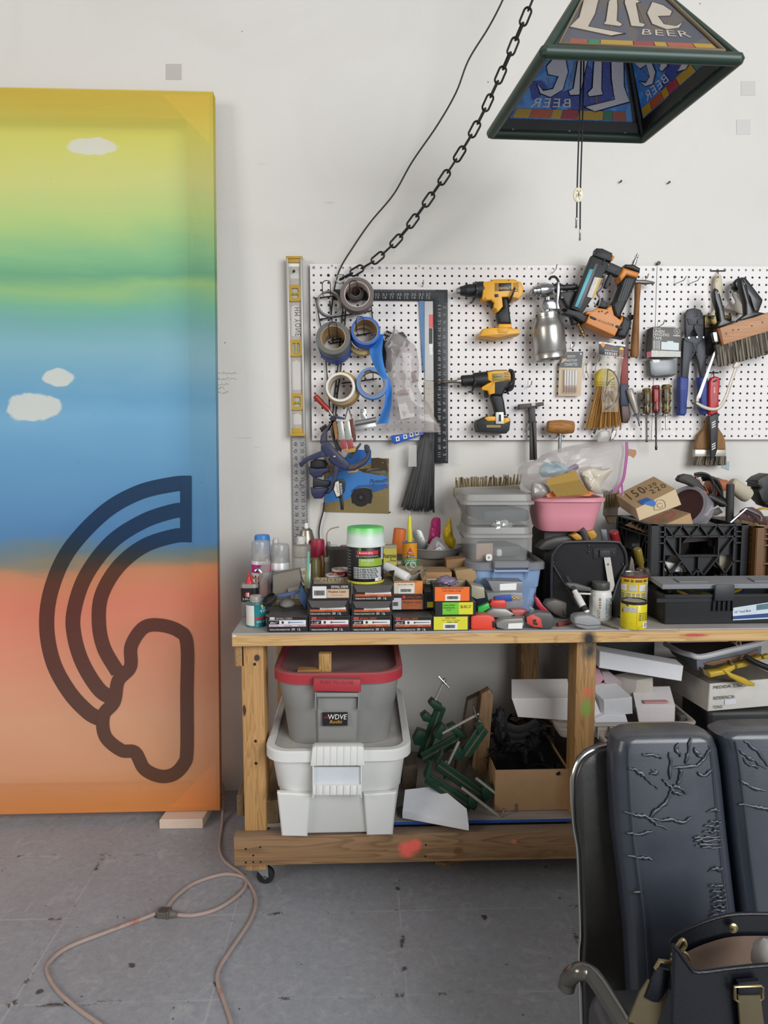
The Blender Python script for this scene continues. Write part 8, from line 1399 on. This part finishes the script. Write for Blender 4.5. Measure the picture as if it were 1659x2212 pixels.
CY=-.36;solo('black_case',G().box(V((U(1600,1560,CY).x+.10,CY+.10,(S0+U(1500,1535,CY).z)/2)),(.42,.20,U(1500,1535,CY).z-S0),.02,seg=3),M('17181b',.5,0,.15,20,dust=.3),'large black plastic case under the white tile box','case')
zt_=U(1500,1535,CY).z;XB=thing('tile_box','crushed white carton of tiles with spanish lettering','box',U(1540,1530,-.42));F=Us(u3((1190,640),(1760,590),(1750,380),(1205,425)),-.40);dv=U(*u3((830,420))[0],-.14)-F[0];part('carton',G().ext(F,dv,.002),M('cfccc4',.6,0,.12,20,.4,60),XB);fx=quad(*F)
for s_,(u0,v0,u1_,v1)in(('MEDIDA: 2,5x2,5 cm',(.05,.80,.62,.93)),('REFERENCIA:',(.06,.42,.36,.54)),('TONO',(.06,.10,.19,.21))):q=subq(fx,u0,v0,u1_,v1);part('lettering',tex(G(),s_,lambda u,v:q(u,v)+V((0,-.003,0))),PRK,XB)
part('blank_field',G().grid(subq(lambda u,v:fx(u,v)+V((0,-.0028,0)),.22,.2,.38,.38),1,1),M('d9dbe0',.5),XB);L4=lambda u,v:F[0].lerp(F[3],v)+dv*u;part('green_leaf',G().add([L4(.62,.62)+V((-.003,-.001,0)),L4(.54,.7)+V((-.003,-.001,0)),L4(.60,.9)+V((-.003,-.001,0)),L4(.68,.82)+V((-.003,-.001,0))],[(0,1,2,3)]),M('4f9a4a',.5),XB);part('corrugated_top',G().grid(lambda u,v:F[3]+(F[2]-F[3])*u+dv*v+V((0,0,.003)),1,1),M('7d766a',.7,0,.25,60),XB)
PTt=thing('paint_tray','grey paint roller tray crusted with white paint under bench top','paint tray',U(1540,1445,-.40));part('front_wall',E(u5((490,430),(1560,180),(1545,370),(1480,370),(1430,290),(640,470),(580,600),(500,590)),-.42,.01,.002),M('6d7279',.5,0,.1),PTt);part('side_wall',G().ext([U(*p,y_)for p,y_ in zip(u5((500,420),(490,600),(100,330),(0,180)),(-.42,-.42,-.2,-.2))],(0,.006,.002)),M('5f646a',.5),PTt);part('white_rim',G().tube([U(*p,y_)for p,y_ in zip(u5((-20,160),(200,280),(400,340),(560,370),(1000,270),(1560,140),(1640,110)),(-.22,-.34,-.41,-.425,-.425,-.425,-.425))],.009,8,k=4),M('d6d6d8',.5,0,.1),PTt);part('ribbed_bed',G().ext([U(*p,y_)for p,y_ in zip(u5((0,160),(420,340),(900,290),(1560,130)),(-.22,-.40,-.41,-.40))],(0,.004,.003)),M('3f3934',.7,0,.3,60),PTt)
for(lab,P,hd,cl)in(('yellow handled brush lying on the tile box',u5((690,620),(900,590),(1120,490),(1140,570),(1000,660),(720,720)),u5((930,600),(1010,600),(1080,650),(1300,730),(1460,820),(1440,860),(1300,850),(1050,720)),'c0a02c'),('second yellow brush end further right on the tile box',u5((1145,500),(1300,440),(1560,360),(1570,410),(1300,540),(1160,575)),u5((1580,360),(1680,330),(1680,410),(1590,420)),'b5982c')):t=thing('flat_brush',lab,'brush',U(*P[0],-.42));part('ferrule_handle',E(P,-.44,.03,.006,3),M(cl,.45,0,.08),t);part('handle',E(hd,-.445,.02,.006,3),M(cl,.4,0,.08),t);part('bristles',E([(x-14,y-8)for x,y in(P[0],P[-1])]+[P[-1],P[0]],-.438,.02,.001),M('6a5a2c',.9),t)
solo('wood_stick',E(u5((610,490),(750,520),(1500,330),(1500,250),(1300,330),(750,440)),-.425,.03,.002),wood('8a6848','5f442c',0,1.5),'brown wood stick lying over the yellow brushes','wood');solo('black_brush_handle_tool',G().tube(Us(u5((1290,370),(1420,450),(1680,560)),-.46),.010,10,k=3),BLKG,'black brush lying at the right of the tile box','brush');solo('roller_core',G().lathe(U(*u5((1178,150))[0],-.44),(0,1,0),[(.007,0),(.009,0),(.009,.12),(.007,.12),(.007,0)],20),M('b5ac9c',.5),'beige pipe end poking out of the paint tray','pipe')
solo('floor_shim',G().ext([UZ(x,y,.001)for x,y in((940,1868),(962,1872),(1030,1856),(1040,1840),(950,1845))],(0,0,.012)),wood('a8845a','7a5c38',0,1),'thin plywood scrap on the floor under the bench','wood')
def leather(col,crack=True):
 s=NT('worn_leather');k=s.mix(s.noise(6,4),tuple(x*.8 for x in lin(col)),tuple(x*1.25 for x in lin(col)));h=s.math('MULTIPLY',s.noise(500,2),.05)
 if crack:
  n=s.noise(4.2,6,.62,.7);rdg=s.math('SUBTRACT',1,s.math('MULTIPLY',s.math('ABSOLUTE',s.math('SUBTRACT',n,.5)),44),clamp=True);msk=s.ramp(s.noise(4,2),[(.54,0),(.64,1)]);cr=s.math('MULTIPLY',rdg,msk);w2=s.math('MULTIPLY',s.math('MULTIPLY',s.noise(1,4,.6,1,s.mp((30,30,110))),msk),.3)
  h=s.math('ADD',h,s.math('ADD',s.math('MULTIPLY',cr,1.6),w2));k=s.mix(s.math('MULTIPLY',cr,.55),k,'6a6358')
 k=s.dust(k,.35,'77736d');s.bump(h,.55,.004);return s.fin(k,s.ramp(s.noise(8,3),[(.3,.24),(.7,.36)]),0,.6)
CHR_=thing('leather_chair','worn black leather chair with padded back and chrome frame','chair',V((.62,-1.3,0)));lea=leather('2b313d');shl=leather('1b1a19',False);lea=leather('2b313d',False)
def pad(rows,Yt,Yb_,dp=.075):
 g=G();L=[];n=len(rows);y0,y1=rows[0][0],rows[-1][0]
 R=[]
 for i in range(n-1):
  for j in range(5):f=j/5;R.append([rows[i][q]*(1-f)+rows[i+1][q]*f for q in range(3)])
 R.append(list(rows[-1]))
 def lp(y,xl,xr,sc):f=(y-y0)/(y1-y0);Y=Yt+(Yb_-Yt)*f;a,b=U(xl,y,Y),U(xr,y,Y);w_=(b.x-a.x)*sc;c=(a+b)/2;return[V((c.x+x,c.y+yy,c.z))for x,yy in rrect(w_,dp*(.3+.7*sc),min(.028,w_*.3),5)]
 y,xl,xr=R[0]
 for sc,dz in((.70,.010),(.88,.007),(.96,.002)):q=lp(y,xl,xr,sc);L.append([p+V((0,0,dz))for p in q])
 for r_ in R:L.append(lp(*r_,1))
 return g.loft(L)
rows1=[(1584,1322,1530),(1610,1316,1540),(1660,1315,1547),(1780,1322,1559),(1905,1338,1573),(2000,1349,1584),(2212,1361,1600),(2500,1375,1620)]
PA,PBt=-1.24,-1.40
for k in range(3):
 rw_=[(y-8*k+(0 if y>1600 else 0),xl+k*(xr-xl+6+.012*(y-1584)),xr+k*(xr-xl+6+.012*(y-1584)))for y,xl,xr in rows1];c_=part('back_cushion',pad(rw_,PA,PBt),lea,CHR_,60)
 for fx_ in(.18,.97):
  g=G();P=[]
  for y,xl,xr in rw_[1:]:f=(y-1584)/(2500-1584);Y=PA+(PBt-PA)*f-.038;P.append(U(xl+(xr-xl)*fx_+2,y,Y))
  g.tube(P,.0012,6,k=5);part('stitched_seam',g,M('3a3c42',.6),c_)
def crease(par,P,r=.0016):
 Q=cat([U(x,y,PA+(PBt-PA)*(y-1584)/916-.0366)for x,y in ch(*P)],5);Q=[q+V((NZ.noise(q*190),0,NZ.noise(q*190+V((7,3,1)))))*.0042 for q in Q];n=len(Q);part('crease',G().tube(Q,[r*2.6*(.25+sin(pi*(i+.5)/n))*(.7+.5*NZ.noise(Q[i]*90))for i in range(n)],8,flat=(.0021,(0,1,0))),CRS,par,80)
CRS=lea;cus=[o for o in CHR_.children if o.name.startswith('back_cushion')]
for P in(((620,300),(690,300),(760,325)),((515,395),(580,410),(650,470),(735,545)),((810,280),(818,390),(812,470)),((820,395),(900,385),(1000,375),(1060,320),(1110,260)),((965,180),(940,300),(920,370)),((985,240),(1010,290),(1050,320)),((760,480),(830,525),(880,530),(930,575)),((835,540),(790,630),(720,700),(655,745)),((490,700),(570,730),(650,745),(720,790),(800,830)),((660,745),(760,765),(830,760),(900,780),(975,740)),((510,850),(600,862),(680,840)),((515,1015),(600,1030),(690,1040)),((885,400),(890,450),(870,510)),((1005,420),(1060,450),(1110,400)),((820,530),(850,570),(900,575)),((870,210),(860,260),(890,310)),((690,400),(715,430),(680,440)),((550,1278),(610,1275))):crease(cus[0],P)
for i,(x,y)in enumerate(((985,880),(990,905),(1000,930),(1040,955),(1060,800),(1050,840),(1090,1110),(1095,1230),(1100,1265),(1105,1300),(1115,1335),(1120,1370),(1105,1400),(1090,1440),(1080,690),(1090,770))):crease(cus[0],((x,y+10),(x+40,y+2),(x+75,y+8),(1140+(y-400)*.08,y-6)),.0013)
for P in(((1300,250),(1350,300),(1400,330),(1500,395)),((1340,190),(1430,270),(1511,380)),((1310,480),(1400,530),(1511,560)),((1305,650),(1420,665),(1511,690),(1600,700)),((1340,320),(1380,370),(1440,390))):crease(cus[1],P)
ol=ch((400,245),(300,270),(230,305),(180,360),(148,440),(138,540),(150,800),(180,1000),(192,1300),(202,1600),(192,1760),(205,2300),(230,2900));O=[U(x,y,-1.20-.16*(y-1614)/900)for x,y in ol];R_=[V((1.55,p.y+.01,p.z))for p in O[::-1]]
part('back_shell',G().ext(O+R_,V((0,.035,0)),.012,3),shl,CHR_);part('chrome_edge',G().tube([p+V((-.002,.010,0))for p in O],.005,10,k=5),M('a8a8a6',.18,1,.05),CHR_)
arm=[U(x,y,Y)for(x,y),Y in zip(ch((92,1900),(110,1870),(165,1838),(240,1850),(310,1930),(400,2070),(520,2260),(640,2420)),(-1.52,-1.53,-1.545,-1.55,-1.57,-1.60,-1.64,-1.68))];part('armrest',G().tube(arm,.0135,14,k=6),M('77736c',.22,.9,.15,8),CHR_);part('armrest_cap',G().cyl(arm[0]+V((0,0,.004)),arm[0]+V((-.004,0,-.016)),.0135,n=20,b=.002),M('5a554f',.4,.4),CHR_)
zs_=.28;part('seat_cushion',G().box(V((.78,-1.66,zs_)),(.78,.5,.12),.04,seg=3),lea,CHR_);part('seat_frame',G().box(V((.78,-1.66,zs_-.075)),(.76,.48,.03),.01),shl,CHR_)
for x in(.46,1.10):
 for y in(-1.86,-1.44):part('leg',G().cyl(V((x,y,0)),V((x,y,zs_-.09)),.016,n=14),CHR,CHR_)
nv=M('0b0d15',.38,0,.15,20,.2,300);gd=M('a5926a',.28,.9,.08);HB_=thing('navy_handbag','navy leather handbag open on the chair with gold clasp','handbag',V((.72,-1.62,.345)))
Yk,Yf_=-1.50,-1.66
bk=[U(*p,Yk)for p in ch((815,1625),(860,1580),(960,1525),(1100,1470),(1260,1432),(1511,1428),(1800,1440))];ft=[U(*p,Yf_)for p in ch((835,1650),(880,1700),(950,1800),(1010,1842),(1250,1815),(1511,1792),(1800,1790))];zb_=.345
def wallp(P,th,nm,mt,z1=None):part(nm,G().grid(lambda u,v:(lambda i,f:(P[i].lerp(P[i+1],f)*(v)+V((P[i].lerp(P[i+1],f).x+.01*(1-u),P[i].lerp(P[i+1],f).y,zb_))*(1-v)))(min(len(P)-2,int(u*(len(P)-1))),u*(len(P)-1)-min(len(P)-2,int(u*(len(P)-1)))),18,8,th),mt,HB_,60)
bk=cat(bk,3);ft=cat(ft,3);wallp(bk,.004,'back_panel',nv);wallp(ft,.004,'front_panel',nv);wallp([p+V((0,-.006,-.035))for p in bk],.001,'lining',M('6a5648',.8,0,.1,60));wallp([bk[0],(bk[0]+ft[0])/2+V((.012,0,-.02)),ft[0]],.004,'side_gusset',nv);part('base',G().box(V((.80,(Yk+Yf_)/2,zb_+.004)),(.34,.15,.008),.002),nv,HB_)
part('rim_binding',G().tube(bk,.003,8),nv,HB_);part('rim_binding',G().tube(ft,.003,8),nv,HB_);c=U(*ch((1262,1528))[0],Yk-.008);part('snap_clasp',G().lathe(c,(0,-1,.2),[(.0075,0),(.0075,.002),(.004,.003),(.003,.0045),(0,.005)],20),gd,HB_)
SYt=-1.64;part('snap_hook',G().tube([U(*p,SYt)for p in ch((830,1725),(870,1650),(905,1610),(925,1650),(900,1690),(850,1740),(820,1760))],.0028,8,k=4),gd,HB_);part('ring',G().tube([U(*p,SYt)for p in ch((890,1690),(930,1710),(955,1760),(940,1800),(900,1740))],.002,8,k=4),gd,HB_);part('strap_buckle',G().tube([U(*p,SYt)for p in ch((712,1820),(740,1765),(860,1785),(865,1800),(835,1865))],.0034,8),gd,HB_)
part('leather_tab',E(ch((725,1815),(820,1840),(800,1960),(740,2060),(700,2060),(640,2030),(680,1920)),SYt-.004,.005,.001),nv,HB_);part('webbing_strap',G().ext([U(*p,y_)for p,y_ in zip(ch((660,1900),(740,1930),(805,1920),(800,2020),(740,2180),(660,2400),(480,2400),(520,2180),(600,1990)),(SYt,)*9)],(0,.004,0),.001),M('544b35',.85,0,.12,60,.3,500),HB_)
g=G().tube([U(*p,Yf_-.012)for p in ch((1275,1950),(1278,2050),(1285,1955))],.002,6);part('front_buckle',G().tube([U(*p,Yf_-.012)for p in ch((1300,2052),(1275,2035),(1275,1945),(1300,1945),(1460,1940),(1472,1950),(1475,2030),(1455,2040))],.0022,8),gd,HB_);part('front_tab',E(ch((1300,1920),(1450,1905),(1455,2010),(1300,2015)),Yf_-.012,.008,.002),nv,HB_);part('front_webbing',E(ch((1300,2015),(1460,2012),(1485,2212),(1490,2420),(1340,2420),(1315,2212)),Yf_-.014,.005,.001),M('544b35',.85,0,.12,60,.3,500),HB_);part('inner_pocket',G().blob(U(*ch((1495,1740))[0],-1.58),(.02,.02,.03),.1),M('8f8a86',.6),HB_)
